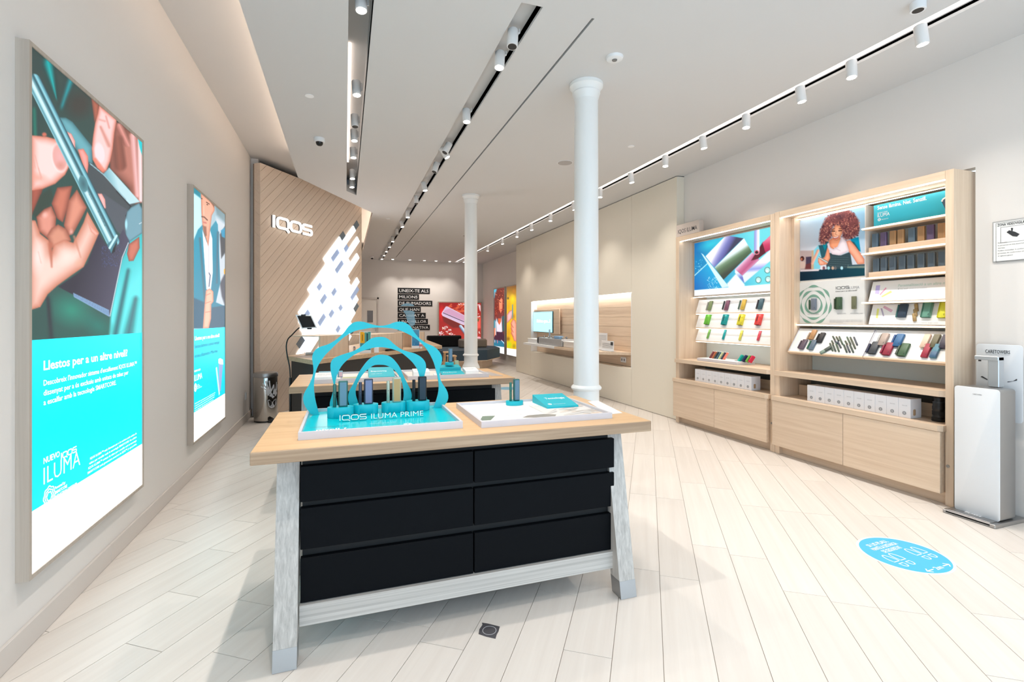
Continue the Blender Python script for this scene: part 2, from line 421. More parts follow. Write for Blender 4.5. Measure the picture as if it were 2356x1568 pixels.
# ---------------------------------------------------------------- prints (pictures on posters) painted on a fine grid
class Ink:
    def __init__(s, x, y, c): s.x = x; s.y = y; s.c = np.tile(np.asarray(c, float), (len(x), 1)); s.rng = np.random.default_rng(3)
    def put(s, a, c):
        a = np.clip(a, 0, 1)[:, None]; s.c = s.c * (1 - a) + np.asarray(c, float) * a
    def grad(s, p0, c0, p1, c1):
        d = np.subtract(p1, p0); t = ((s.x - p0[0]) * d[0] + (s.y - p0[1]) * d[1]) / (d @ d); t = np.clip(t, 0, 1)[:, None]
        return np.asarray(c0, float) * (1 - t) + np.asarray(c1, float) * t
    def sd(s, pts):
        inside = np.zeros(len(s.x), bool); dist = np.full(len(s.x), 1e9); n = len(pts)
        for i in range(n):
            (x0, y0), (x1, y1) = pts[i], pts[(i + 1) % n]
            dx, dy = x1 - x0, y1 - y0; l2 = dx * dx + dy * dy + 1e-9
            t = np.clip(((s.x - x0) * dx + (s.y - y0) * dy) / l2, 0, 1)
            dist = np.minimum(dist, np.hypot(s.x - x0 - t * dx, s.y - y0 - t * dy))
            if y0 != y1:
                c = ((y0 > s.y) != (y1 > s.y)) & (s.x < (x1 - x0) * (s.y - y0) / (y1 - y0) + x0); inside ^= c
        return np.where(inside, dist, -dist)
    def poly(s, pts, c, soft=1.0, a=1.0):
        s.put((s.sd(pts) / soft + .5) * 1.0 if a == 1.0 else np.clip(s.sd(pts) / soft + .5, 0, 1) * a, c)
    def shade(s, pts, lit, dark, soft=1.0, edge=10.0):
        """a rounded form: dark at its rim, lit inside"""
        d = s.sd(pts); k = np.clip(d / edge, 0, 1)[:, None]; k = k * (2 - k)
        s.put(d / soft + .5, np.asarray(dark, float) * (1 - k) + np.asarray(lit, float) * k)
    def ell(s, cx, cy, rx, ry, c, rot=0.0, soft=0.15, a=1.0, c2=None):
        q = math.radians(rot); u = ((s.x - cx) * math.cos(q) + (s.y - cy) * math.sin(q)) / rx; v = (-(s.x - cx) * math.sin(q) + (s.y - cy) * math.cos(q)) / ry
        r = np.hypot(u, v); al = np.clip((1 - r) / soft, 0, 1) * a
        if c2 is not None:
            k = np.clip(r, 0, 1)[:, None]; c = np.asarray(c, float) * (1 - k) + np.asarray(c2, float) * k
        s.put(al, c)
    def cap(s, p0, p1, r0, r1, cols, soft=1.0, a=1.0):
        """tapered rod with a cross profile of colours from its left to its right side"""
        dx, dy = p1[0] - p0[0], p1[1] - p0[1]; l2 = dx * dx + dy * dy; t = np.clip(((s.x - p0[0]) * dx + (s.y - p0[1]) * dy) / l2, 0, 1)
        ex, ey = s.x - p0[0] - t * dx, s.y - p0[1] - t * dy; d = np.hypot(ex, ey); r = r0 + (r1 - r0) * t
        side = (dx * ey - dy * ex) / math.sqrt(l2) / r
        C = np.asarray(cols, float); k = np.clip((side + 1) / 2, 0, 1) * (len(C) - 1); i = np.minimum(k.astype(int), max(len(C) - 2, 0)); w = (k - i)[:, None]
        col = C[i] * (1 - w) + C[np.minimum(i + 1, len(C) - 1)] * w
        s.put(np.clip((r - d) / soft + .5, 0, 1) * a, col)
    def line(s, pts, w, c, a=1.0, soft=1.0):
        for p, q in zip(pts, pts[1:]): s.cap(p, q, w, w, [c, c], soft, a)
    def speck(s, n, box, r, cols, a=1.0, mask=None):
        for _ in range(n):
            x = s.rng.uniform(box[0], box[2]); y = s.rng.uniform(box[1], box[3]); rr = s.rng.uniform(r[0], r[1])
            if mask is not None:
                k = np.argmin((s.x - x) ** 2 + (s.y - y) ** 2)
                if not mask[k]: continue
            near = (np.abs(s.x - x) < rr * 1.2) & (np.abs(s.y - y) < rr * 1.2)
            if not near.any(): continue
            d = np.hypot(s.x[near] - x, s.y[near] - y); al = (np.clip((rr - d) / (rr * .5), 0, 1) * a)[:, None]
            s.c[near] = s.c[near] * (1 - al) + np.asarray(cols[s.rng.integers(len(cols))], float) * al
    def noise(s, amp, scale):
        n = np.sin(s.x / scale * 1.7 + 3 * np.sin(s.y / scale)) * np.sin(s.y / scale * 1.3 + 2 * np.sin(s.x / scale * .7))
        s.c = s.c * (1 + amp * n)[:, None]
def picture(name, P00, P10, P01, nu, nv, paint, m, parent, base=(255, 255, 255)):
    """P00 upper left, P10 upper right, P01 lower left of the sheet; paint(Ink) works in photo coordinates"""
    P00, P10, P01 = (np.array(p, float) for p in (P00, P10, P01))
    u, v = np.meshgrid(np.linspace(0, 1, nu), np.linspace(0, 1, nv))
    P = P00 + u.reshape(-1, 1) * (P10 - P00) + v.reshape(-1, 1) * (P01 - P00)
    px, py = to_photo(P)
    ink = Ink(px, py, base); paint(ink)
    idx = np.arange(nu * nv).reshape(nv, nu)
    F = np.stack([idx[:-1, :-1], idx[1:, :-1], idx[1:, 1:], idx[:-1, 1:]], -1).reshape(-1, 4)
    org = ORG[parent.name]
    me = bpy.data.meshes.new(name); me.from_pydata((P - np.array(org)).tolist(), [], F.tolist())
    at = me.color_attributes.new('ink', 'FLOAT_COLOR', 'POINT')
    C = np.ones((len(P), 4), np.float32); C[:, :3] = lin(np.clip(ink.c, 0, 255)); at.data.foreach_set('color', C.ravel())
    me.materials.append(m); me.update()
    o = bpy.data.objects.new(name, me); COL.objects.link(o); o.parent = parent; ORG[o.name] = org
    return o

# ================================================================ THE ROOM
XL, XR, YB, YF, ZC, ZH = -1.285, 4.46, 17.05, -1.6, 3.38, 3.715
# ---- floor: diagonal porcelain planks on a joint-coloured bed
floor = struct(G().box(XL - .12, 5.0, YF - .1, YB + .1, -.12, -.004).build('floor', 'grout'), 'pale diagonal plank floor with thin joints')
PA = math.radians(55.5); PD = Vector((math.cos(PA), math.sin(PA), 0)); PN = Vector((-math.sin(PA), math.cos(PA), 0)); PWD, PLN, PGAP = 0.203, 1.205, 0.0028
def clip(poly, x0, x1, y0, y1):
    for ax, lim, keep in ((0, x0, 1), (0, x1, -1), (1, y0, 1), (1, y1, -1)):
        out = []
        for i in range(len(poly)):
            a, b = poly[i - 1], poly[i]
            ina, inb = (a[ax] - lim) * keep >= 0, (b[ax] - lim) * keep >= 0
            if ina != inb:
                t = (lim - a[ax]) / (b[ax] - a[ax]); out.append(a + (b - a) * t)
            if inb: out.append(b)
        poly = out
        if not poly: return []
    return poly
planks = []
for r in range(-40, 90):
    n0 = -0.06 + r * PWD
    sh = random.choice([.0, .33, .66]) * PLN + random.uniform(-.08, .08)
    for k in range(-6, 26):
        t0 = k * PLN + sh
        q = [PD * a + PN * b for a, b in ((t0 + PGAP / 2, n0 + PGAP / 2), (t0 + PLN - PGAP / 2, n0 + PGAP / 2), (t0 + PLN - PGAP / 2, n0 + PWD - PGAP / 2), (t0 + PGAP / 2, n0 + PWD - PGAP / 2))]
        c = clip([Vector((p.x, p.y)) for p in q], XL, 4.75, YF, YB)
        if len(c) < 3: continue
        ar = abs(sum(c[i - 1].x * c[i].y - c[i].x * c[i - 1].y for i in range(len(c)))) / 2
        if ar < 0.0004: continue
        cx = sum(p.x for p in c) / len(c); cy = sum(p.y for p in c) / len(c)
        fw = cx * S_ + cy * C_; lat = cx * C_ - cy * S_
        vis = fw > 1.5 and abs(lat) < fw * 1.12 + .4
        planks.append((0 if vis else 1, math.hypot(cx, cy), c, (t0 + PLN / 2), n0))
planks.sort(key=lambda p: p[:2])
rest = G()
RM = Matrix(((PD.x, PN.x, 0, 0), (PD.y, PN.y, 0, 0), (0, 0, 1, 0), (0, 0, 0, 1)))
for i, (hid, dd, c, tc, n0) in enumerate(planks):
    if i < 300 and not hid:
        o3 = PD * tc + PN * (n0 + PWD / 2)
        M = Matrix.Translation(o3) @ RM; Mi = M.inverted()
        G().prism([Mi @ Vector((p.x, p.y, -.012)) for p in c], (0, 0, .012)).build('plank', 'plank', floor, matrix=M)
    else:
        rest.prism([Vector((p.x, p.y, -.012)) for p in c], (0, 0, .012))
if rest.v:
    # same grain direction: build the remainder in the planks' own frame
    Mi = RM.inverted(); rest.v = [tuple(Mi @ Vector(p)) for p in rest.v]
    ro = rest.build('plank_field', 'plank', floor, matrix=RM); ro['kind'] = 'stuff'

# ---- walls
wl = struct(G().box(XL - .1, XL, YF, 10.0, 0, ZH).box(XL, -1.19, 7.88, 7.98, 0, ZH).build('wall_left', 'wall'), 'smooth off-white wall on the left with two lightboxes')
bl = struct(thing('baseboard_left', (XL, 4, 0), 'x', 'x')); del bl['category']; bl['label'] = 'low beige skirting along the left wall'
for a, b in zip([-1.6, .9, 3.395, 5.895], [.9, 3.395, 5.895, 7.9]):
    G().bevbox(XL, XL + .014, a + .001, b - .001, 0.001, .105, .002).build('skirting_board', 'base', bl)
struct(G().box(XL - .1, .26, 10.0, 10.1, 0, ZH).box(.16, .26, 10.1, YB, 0, ZH).build('wall_passage', 'wall'))
wb = struct(G().box(.16, 4.85, YB, YB + .1, 0, ZH).build('wall_back', 'wall'), 'beige back wall with door and black lettering strips')
struct(G().box(XR, XR + .1, YF, 2.328, 0, ZC).box(XR, XR + .1, 2.328, 5.64, 2.535, ZC).box(4.78, 4.88, 2.3, 5.7, 0, 2.535).build('wall_right', 'wall'), 'off-white wall around the built-in shelves on the right')
struct(G().box(4.72, 4.85, 12.3, YB, 0, ZC + .1).build('wall_alcove', 'wall'), 'beige side wall at the back with two lightboxes')
# shop front behind the viewpoint: piers and lintel around a wide glazed opening
struct(G().box(XL - .1, XL + .12, YF - .1, YF, 0, ZH).box(4.3, 4.6, YF - .1, YF, 0, ZH).box(XL + .12, 4.3, YF - .1, YF, 3.15, ZH).build('wall_front', 'wall'))

# ---- cream panel wall with the niche
NY0, NY1, NZ0, NZ1, NXB = 6.77, 11.25, 0.60, 1.822, 4.50
PX = 4.34
wp = struct(G().box(4.56, 4.66, 5.64, 12.33, 0, ZC).build('wall_panelled', 'cream'), 'tall cream panelled wall with lit wooden niche')
g = 0.0025
for (a, b, c, d) in [(5.64, NY0, 0.004, 3.37), (NY0, NY1, NZ1, 3.37), (NY0, NY1, 0.004, NZ0), (NY1, 12.33, 0.004, 3.37)]:
    G().box(PX, 4.56, a + g, b - g, c + g, d - g).build('panel', 'cream', wp)
# niche lining
for i in range(7):
    z0 = NZ0 + .004 + i * (NZ1 - NZ0 - .06) / 7; z1 = z0 + (NZ1 - NZ0 - .06) / 7 - .003
    G().box(NXB, 4.559, NY0 + .02, NY1 - .02, z0, z1).build('niche_board', 'oak_y', wp)
G().box(PX + .004, 4.559, NY0 + .003, NY0 + .02, NZ0 + .003, NZ1 - .003).box(PX + .004, 4.559, NY1 - .02, NY1 - .003, NZ0 + .003, NZ1 - .003).build('niche_lining', 'white', wp)
G().box(PX + .03, NXB - .002, NY0 + .03, NY1 - .03, NZ1 - .012, NZ1 - .004).build('niche_led', glow('niche_led', (255, 252, 248), 6.0), wp)

# ---- ceiling: dropped slab with lighting slots, raised strip along the left wall
ce = G()
def cp(pts, z0=ZC, z1=ZC + .11): ce.prism([Vector((x, y, z0)) for x, y in pts], (0, 0, z1 - z0))
SLX = (.02, .17); MSX = (1.045, 1.19); LSX = (1.538, 1.558); RSX = (3.625, 3.77)
sl = lambda x: 7.44 + (x + .625) / 1.115 * 2.05
cp([(-.625, YF), (SLX[0], YF), (SLX[0], sl(SLX[0])), (-.625, 7.44)])
cp([(SLX[0], 7.98), (SLX[1], 8.21), (SLX[1], sl(SLX[1])), (SLX[0], sl(SLX[0]))])
cp([(SLX[1], YF), (.488, YF), (.488, sl(.488)), (SLX[1], sl(SLX[1]))])
cp([(.488, YF), (MSX[0], YF), (MSX[0], YB), (.488, YB)])
cp([(MSX[0], YF), (MSX[1], YF), (MSX[1], 2.87), (MSX[0], 2.87)]); cp([(MSX[0], 16.93), (MSX[1], 16.93), (MSX[1], YB), (MSX[0], YB)])
cp([(MSX[1], YF), (LSX[0], YF), (LSX[0], YB), (MSX[1], YB)])
cp([(LSX[0], YF), (LSX[1], YF), (LSX[1], 2.87), (LSX[0], 2.87)]); cp([(LSX[0], 16.1), (LSX[1], 16.1), (LSX[1], YB), (LSX[0], YB)])
cp([(LSX[1], YF), (RSX[0], YF), (RSX[0], YB), (LSX[1], YB)])
cp([(RSX[0], 16.86), (RSX[1], 16.86), (RSX[1], YB), (RSX[0], YB)])
cp([(RSX[1], YF), (4.85, YF), (4.85, YB), (RSX[1], YB)])
# slot linings (sides and lids)
t = .012
for (x0, x1), y0, y1, zt in ((SLX, YF, 8.3, 3.66), (MSX, 2.86, 16.95, 3.455), (RSX, YF, 16.9, 3.42)):
    ce.box(x0 - t, x0, y0, y1, ZC + .02, zt).box(x1, x1 + t, y0, y1, ZC + .02, zt).box(x0 - t, x1 + t, y0, y1, zt, zt + t)
ce.box(MSX[0], MSX[1], 2.855, 2.87, ZC + .02, 3.455)
ceiling = struct(ce.build('ceiling', 'ceil'), 'pale grey ceiling with recessed lighting slots')
G().box(SLX[0] + .005, SLX[0] + .03, 4.2, 7.3, 3.62, 3.655).build('slot_light', glow('slot_fill_glow', (255, 240, 228), 2.0), ceiling)  # added glow strip brightening the slot's middle, standing in for the lamps' uplight
G().box(RSX[0] + .03, RSX[1] - .03, YF, 16.85, 3.412, 3.4195).build('slot_light', glow('slot_light', (255, 244, 236), 1.6), ceiling)
ls = G().box(LSX[0] - .01, LSX[1] + .01, 2.86, 16.11, ZC + .06, ZC + .08)
ls.build('air_slot', 'dark', ceiling)
G().box(LSX[0] + .008, LSX[1] - .008, 2.87, 16.1, ZC + .012, ZC + .06).build('slot_vane', 'alu', ceiling)
cr = struct(G().box(XL - .1, 4.9, YF - .1, YB + .1, ZH, ZH + .1).build('ceiling_raised', 'ceil'), 'raised ceiling strip with hidden cove light')
# upstand behind the slab edge closes the void above it
up = G().box(-.53, -.51, YF, 7.55, ZC + .11, ZH)
up.prism([Vector((x, y, ZC + .11)) for x, y in ((-.53, 7.55), (-.51, 7.55), (.61, 9.6), (.59, 9.6))], (0, 0, ZH - ZC - .11)).box(.59, .61, 9.6, YB, ZC + .11, ZH)
up.build('cove_upstand', 'ceil', ceiling)
cv = thing('cove_light', (-.6, 3, ZC + .115), 'hidden warm cove light strip above the ceiling edge on the left', 'light')
LEDC = glow('cove_led', (255, 228, 204), 12.0)
G().box(-.60, -.575, 0.5, 7.3, ZC + .112, ZC + .122).build('led_strip', LEDC, cv)
G().box(.515, .545, 9.7, 15.5, ZC + .112, ZC + .122).build('led_strip', LEDC, cv)

# ---- diagonal wood-clad feature wall
F0 = Vector((-1.137, 7.73, 0)); FU = Vector((.568, .823, 0)).normalized(); FN = Vector((FU.y, -FU.x, 0)); FL = 2.532; FZ = 3.62
def wall_pt(s_, z, o=0.0): return F0 + FU * s_ + Z3 * z + FN * o
def on_feature(px, py):
    p = on_p(px, py, F0, FN); return (p - F0).dot(FU), p.z
core = G().prism([wall_pt(0.0, 0, -.012), wall_pt(FL, 0, -.012), wall_pt(FL, 0, -.13), wall_pt(0.0, 0, -.13)], (0, 0, FZ - .002))
wf = struct(core.build('wall_feature', mat('cladding_core', (150, 122, 98), .8)), 'wood-clad angled wall of diagonal planks')
Q2 = math.sqrt(.5); PITCH = .1085
def clip2(poly, x0, x1, y0, y1): return clip([Vector(p) for p in poly], x0, x1, y0, y1)
for k in range(-26, 16):
    o0 = .958 + k * PITCH + .002; o1 = o0 + PITCH - .004
    # plank runs along (1,1)/sqrt2 in (s, z); its own frame: local X along the grain
    quad = [(Q2 * t_ - Q2 * o, Q2 * t_ + Q2 * o) for t_, o in ((-2, o0), (6, o0), (6, o1), (-2, o1))]
    c = clip2(quad, 0.0, FL, 0.003, FZ)
    if len(c) < 3: continue
    D = (FU * Q2 + Z3 * Q2); E_ = (-FU * Q2 + Z3 * Q2)
    M = Matrix(((D.x, E_.x, FN.x, 0), (D.y, E_.y, FN.y, 0), (D.z, E_.z, FN.z, 0), (0, 0, 0, 1))); M.translation = F0 + E_ * o0
    Mi = M.inverted()
    dep = .012 if k != 0 else .012
    G().prism([Mi @ wall_pt(p.x, p.y, -.012) for p in c], Mi.to_3x3() @ (FN * dep)).build('cladding_plank', 'cladding', wf, matrix=M)
# narrow return on the left end, planks falling the other way
RU = Vector((-FN.x, -FN.y, 0)); RW = .105
for k in range(-2, 26):
    z0 = -.05 + k * .153
    a = [wall_pt(0, 0) + RU * s_ + Z3 * (z0 + s_ * 1.0 + dz) for s_, dz in ((0.001, .0015), (RW, .0015), (RW, .1515), (0.001, .1515))]
    a = [Vector((p.x, p.y, min(max(p.z, .003), FZ))) for p in a]
    if a[3].z - a[0].z < .01 and a[2].z - a[1].z < .01: continue
    G().prism([p - FU * .0 for p in a], -FU * .010).build('return_plank', 'cladding', wf)
# light mosaic set into the planks
mo = thing('light_mosaic', wall_pt(1.7, .9), 'bright white illuminated mosaic of slanted blocks on the wood wall', 'light panel')
LIT = glow('mosaic_film', (246, 250, 255), 2.6); BLU = glow('mosaic_blue_glow', (170, 190, 226), .28); GRY = mat('mosaic_glass_block', (120, 132, 142), .12)  # blue blocks given a weak glow for the light of their lit neighbours
rows = [  # row, lit spans, tinted spans (b = blue, g = grey glass)
    (0, [(2.68, 3.31)], [(3.31, 3.48, GRY)]), (1, [(2.02, 2.84), (3.12, 3.80)], [(2.84, 3.12, BLU), (3.80, 3.98, GRY)]),
    (2, [(1.60, 2.20), (2.34, 3.25)], [(2.20, 2.34, BLU), (3.25, 3.40, BLU)]), (3, [(1.50, 1.66), (1.80, 2.78), (3.08, 3.76)], [(1.66, 1.80, BLU), (2.78, 3.08, BLU)]),
    (4, [(1.44, 2.10), (2.30, 3.24)], [(2.10, 2.30, BLU)]), (5, [(1.40, 2.42), (2.58, 3.53)], [(1.22, 1.40, GRY), (2.42, 2.58, BLU)]),
    (6, [(1.11, 1.80), (2.04, 3.00)], [(1.80, 2.04, BLU)]), (7, [(1.27, 2.10), (2.26, 2.95)], [(2.10, 2.26, BLU)]),
    (8, [(1.66, 2.38), (2.50, 3.21)], [(2.38, 2.50, BLU)]), (9, [(1.36, 2.78)], [(2.78, 3.11, BLU)]),
    (10, [(1.50, 2.05), (2.19, 2.95)], [(2.05, 2.19, BLU)]), (11, [(1.45, 2.70)], [(2.70, 2.88, GRY)]), (12, [(1.55, 2.47)], []), (13, [(1.60, 2.30)], [(2.30, 2.50, GRY)])]
for r, lit, tint in rows:
    o1 = .741 - r * PITCH; o0 = o1 - PITCH
    for a, b, m_, dp in [(a, b, LIT, .016) for a, b in lit] + [(a, b, c, .006) for a, b, c in tint]:
        q = [wall_pt(Q2 * (t_ - o), Q2 * (t_ + o), .0006) for t_, o in ((a, o0), (b, o0), (b, o1), (a, o1))]
        if max((p - F0).dot(FU) for p in q) > FL - .005: q = [wall_pt(min((p - F0).dot(FU), FL - .01), p.z, .0006) for p in q]
        G().prism(q, FN * dp).build('light_block' if m_ is LIT else 'glass_block', m_, mo)
# illuminated brand lettering
sg = thing('illuminated_sign', wall_pt(.65, 2.73), 'white illuminated four-letter brand sign on the wood wall', 'sign')
LOGO = glow('sign_face', (255, 250, 245), 2.2)
logo(sg, wall_pt(.20, 2.74, .022), FU, Z3, .178, .018, LOGO, .19)
sh = G()
for nm, st in logo_strokes(.19):
    for p in st: ribbon(sh, p, .19, wall_pt(.20, 2.74, .001), FU, Z3, .178, .0205)
sh.build('letter_casing', mat('letter_casing', (90, 88, 88), .4), sg)

# ---- door in the back wall
d1 = struct(thing('door_1', (.79, YB, 0), 'x', 'x'), 'pale flush door with a small window in the back wall'); del d1['category']
G().box(.40, .46, YB - .05, YB - .001, 0, 2.12).box(1.02, 1.075, YB - .05, YB - .001, 0, 2.12).box(.40, 1.075, YB - .05, YB - .001, 2.06, 2.12).build('door_frame', 'base', d1)
G().bevbox(.465, 1.015, YB - .035, YB - .002, .01, 2.055, .003).build('door_leaf', 'warmwhite', d1)
G().box(.70, .885, YB - .042, YB - .034, 1.28, 1.675).build('door_window', mat('smoked_pane', (112, 102, 92), .2), d1)
G().bevbox(.96, .985, YB - .05, YB - .034, .98, 1.12, .003).tube([(.972, YB - .05, 1.07), (.972, YB - .085, 1.07), (.86, YB - .085, 1.07)], .008).build('handle', 'steel', d1)

# ---- cast-iron columns
def column(cx, cy, label):
    o = thing('column', (cx, cy, 0), label, 'column')
    G().lathe([(.150, 0.001), (.150, .08), (.140, .10), (.138, .58), (.142, .60), (.142, .625), (.128, .66), (.111, .69), (.109, .72)], cx, cy).build('pedestal', 'colpaint', o)
    G().lathe([(.109, .72), (.108, .80), (.124, .808), (.129, .82), (.124, .832), (.108, .845)], cx, cy).build('collar', 'colpaint', o)
    G().lathe([(.107, .845), (.099, 3.24)], cx, cy, 40).build('shaft', 'colpaint', o)
    G().lathe([(.099, 3.24), (.108, 3.27), (.118, 3.30), (.114, 3.31), (.132, 3.345), (.141, 3.352), (.141, 3.379)], cx, cy, 40).build('capital', 'colpaint', o)
    return o
MT['colpaint'] = mat('column_paint', (240, 240, 238), .32)
column(1.93, 3.70, 'white cast-iron column nearest the front display table')
column(1.91, 7.62, 'white cast-iron column farther back, behind the second table')

# ---- track spotlights
MT['lampbody'] = mat('lamp_body', (228, 226, 224), .4)
def lamp(x, y, z, aim, label, grp, on=True, w=SPOT_W, side=-1):
    """cylindrical spotlight hung from the slot on a short arm"""
    a = Vector(aim).normalized(); c = Vector((x, y, z))
    o = thing('track_spotlight', c, label, 'spotlight', grp)
    top = c - a * .066; bot = c + a * .066
    G().tube([top, top + a * .006, bot - a * .004, bot], [.032, .038, .038, .036], 18).build('lamp_body', 'lampbody', o)
    arm = c - a * .02
    G().tube([arm, arm + Vector((.05 * side, 0, .03)), Vector((x + .05 * side, y, 3.42))], .006, 6).build('arm', 'lampbody', o)
    if on:
        G().tube([bot + a * .0004, bot + a * .0016], .030, 16).build('lens', 'lens', o)
        ld = bpy.data.lights.new('spot', 'SPOT'); ld.energy = w; ld.color = SPOT_C; ld.spot_size = math.radians(100); ld.spot_blend = .8; ld.shadow_soft_size = .028
        lo = bpy.data.objects.new('spot', ld); COL.objects.link(lo); lo.parent = o; lo.location = a * .075
        lo.rotation_euler = (-a).to_track_quat('Z', 'Y').to_euler()
    else:
        G().tube([bot - a * .0004, bot + a * .001], .031, 16).build('lens', 'dark', o)
    return o
for i, y in enumerate([2.22, 2.70, 3.14, 3.74, 4.34, 5.0, 5.75, 6.6, 7.5, 8.5, 9.5, 10.4, 11.5, 12.8, 14.2, 15.6]):
    lamp(3.68, y, 3.315, (-.05 if i % 2 else .12, -.06, -1), '%s spotlight from the front in the right-hand ceiling slot' % ORDF[i], 'spotlights in the right ceiling slot', side=.3)
for i, (y, on, dx) in enumerate([(3.2, False, -.1), (3.5, True, -.1), (4.56, True, .0), (5.5, False, -.5), (5.66, True, .6), (6.25, False, -.3), (7.2, True, .2), (8.05, False, 0), (9.2, True, 0), (10.2, True, .2), (11.2, False, .1), (12.2, True, 0), (13.2, True, .1), (14.1, True, 0), (15.0, True, 0), (15.9, True, 0)]):
    lamp(1.10, y, 3.345, (dx, -.15, -1), '%s spotlight from the front in the middle ceiling slot' % ORDF[i], 'spotlights in the middle ceiling slot', on, side=1)
for i, (y, on) in enumerate([(3.28, True), (4.53, True), (5.28, False), (5.70, True), (6.30, True), (7.25, True), (7.72, True)]):
    lamp(.095, y, 3.44, (.05, -.12, -1), '%s spotlight from the front in the short left ceiling slot' % ORDF[i], 'spotlights in the left ceiling slot', on, side=.9)
for i, y in enumerate([2.12, 1.1, .1]):
    lamp(.095, y, 3.44, (.05, 0, -1), '%s spotlight toward the shop front in the left ceiling slot, above the camera' % ORDF[i], 'spotlights in the left ceiling slot', True, w=(120, 80, 70)[i], side=.9)
for i, y in enumerate([1.6, 1.0, .3, -.4]):
    lamp(3.68, y, 3.315, (-.1, 0, -1), '%s spotlight toward the shop front in the right ceiling slot, above the camera' % ORDF[i], 'spotlights in the right ceiling slot', True, side=.3)
for i, (px, py) in enumerate([(901, 599), (939, 601), (972, 602), (998, 603), (1029, 604)]):
    p = on_z(px, py, ZC); p.y = min(p.y, 16.6)
    o = thing('downlight', (p.x, p.y, ZC - .012), '%s of the small recessed downlights along the back wall' % ORD[i], 'downlight', 'downlights along the back wall')
    G().lathe([(.052, ZC - .008), (.055, ZC - .004), (.055, ZC - .0005)], p.x, p.y, 20).build('trim_ring', 'white', o)
    G().lathe([(.036, ZC - .0105), (.036, ZC - .008)], p.x, p.y, 16).build('lens', 'lens', o)
    ld = bpy.data.lights.new('spot', 'SPOT'); ld.energy = 45; ld.color = SPOT_C; ld.spot_size = math.radians(90); ld.spot_blend = .8; ld.shadow_soft_size = .03
    lo = bpy.data.objects.new('spot', ld); COL.objects.link(lo); lo.parent = o; lo.location = (0, 0, -.02)

# ---- small ceiling fittings
def dome(px, py, label, r=.055, white=True):
    p = on_z(px, py, ZC); o = thing('dome_camera', (p.x, p.y, ZC - .08), label, 'camera')
    G().lathe([(r * .85, ZC - .045), (r, ZC - .04), (r * 1.05, ZC - .02), (r * 1.05, ZC - .0005)], p.x, p.y, 24).build('housing', 'plastic', o)
    G().lathe([(.001, ZC - .085), (r * .35, ZC - .082), (r * .6, ZC - .07), (r * .72, ZC - .045)], p.x, p.y, 24).build('dome', 'glassblack', o)
dome(735, 318, 'white dome camera with black globe on the ceiling near the short slot')
dome(856, 590, 'small black dome camera on the ceiling at the back')
p = on_z(1414, 131, ZC); o = thing('smoke_detector', (p.x, p.y, ZC - .03), 'round white smoke detector on the ceiling beside the front column', 'smoke detector')
G().lathe([(.05, ZC - .022), (.06, ZC - .018), (.066, ZC - .0005)], p.x, p.y, 28).build('body', 'plastic', o)
G().lathe([(.018, ZC - .028), (.02, ZC - .0225)], p.x, p.y, 20).build('sensor', mat('sensor_grey', (120, 118, 116), .5), o)
for px, py, r, lab in ((1300, 374, .10, 'flat round grey ceiling speaker left of the front column'), (1075, 542, .12, 'flat round ceiling speaker just in front of the far column')):
    p = on_z(px, py, ZC); o = thing('ceiling_speaker', (p.x, p.y, ZC - .004), lab, 'speaker')
    G().lathe([(r, ZC - .004), (r, ZC - .0005)], p.x, p.y, 32).build('rim', 'white', o)
    G().lathe([(r * .92, ZC - .006), (r * .92, ZC - .004)], p.x, p.y, 32).build('grille', mat('grille', (176, 172, 170), .7), o)
for px, py, lab in ((712, 220, 'flush round sprinkler cover on the ceiling above the left lightboxes'), (1452, 336, 'flush round sprinkler cover on the ceiling right of the front column'), (893, 503, 'flush round sprinkler cover on the ceiling near the wood wall'), (965, 552, 'flush round sprinkler cover on the ceiling between slots at the back')):
    p = on_z(px, py, ZC); tag(G().lathe([(.036, ZC - .006), (.038, ZC - .004), (.038, ZC - .0005)], p.x, p.y, 24).build('sprinkler_cover', 'white'), lab, 'sprinkler')
p = on_z(2112, 6, ZC); o = thing('ceiling_can', (p.x, p.y, ZC - .05), 'short white cylinder with dark opening on the ceiling near the right slot', 'downlight')
G().lathe([(.040, ZC - .05), (.042, ZC - .048), (.042, ZC - .0005)], p.x, p.y, 24).build('can', 'plastic', o)
G().lathe([(.030, ZC - .0515), (.030, ZC - .05)], p.x, p.y, 20).build('opening', 'dark', o)

# ================================================================ LIGHTBOX POSTERS
FILM = print_mat('backlit_film', 1.12, base=0)
PRINT = print_mat('paper_print', 0.0)
TXW = glow('lit_white_lettering', (255, 255, 255), 1.4, False); TXD = glow('lit_dark_lettering', (20, 70, 96), .5, False); TXG = glow('lit_grey_lettering', (196, 204, 212), .95, False)
def depth(p): return p.x * S_ + p.y * C_
def plabel(parent, s, fn, U, p0, x1, hpx, m, V=Z3, off=.0008, bold=0.0, name='lettering', y1=None, align='LEFT', extrude=0.0):
    """lettering on a real surface, from measured start, end and cap height"""
    O = fn(*p0); U = Vector(U); V = Vector(V); N = U.cross(V)
    P = fn(x1, p0[1] if y1 is None else y1)
    w = abs((P - O).dot(U)); h = hpx / FPX * depth(O)
    return text(name, s, O + N * off, U, V, None, m, parent, width=w, height=h, bold=bold, extrude=extrude)
def rosette(g, O, U, V, R, off=0.0, w=.07, rings=((.95, 8, .07), (.68, 8, .07), (.42, 6, .07))):
    for r, k, a in rings:
        pts = []
        for i in range(64):
            th = 2 * math.pi * i / 64; rr = r * (1 + a * math.cos(k * th)); pts.append(Vector((rr * math.cos(th), rr * math.sin(th))))
        ribbon(g, pts, w, O, U, V, R, off if off else .0004, closed=True)

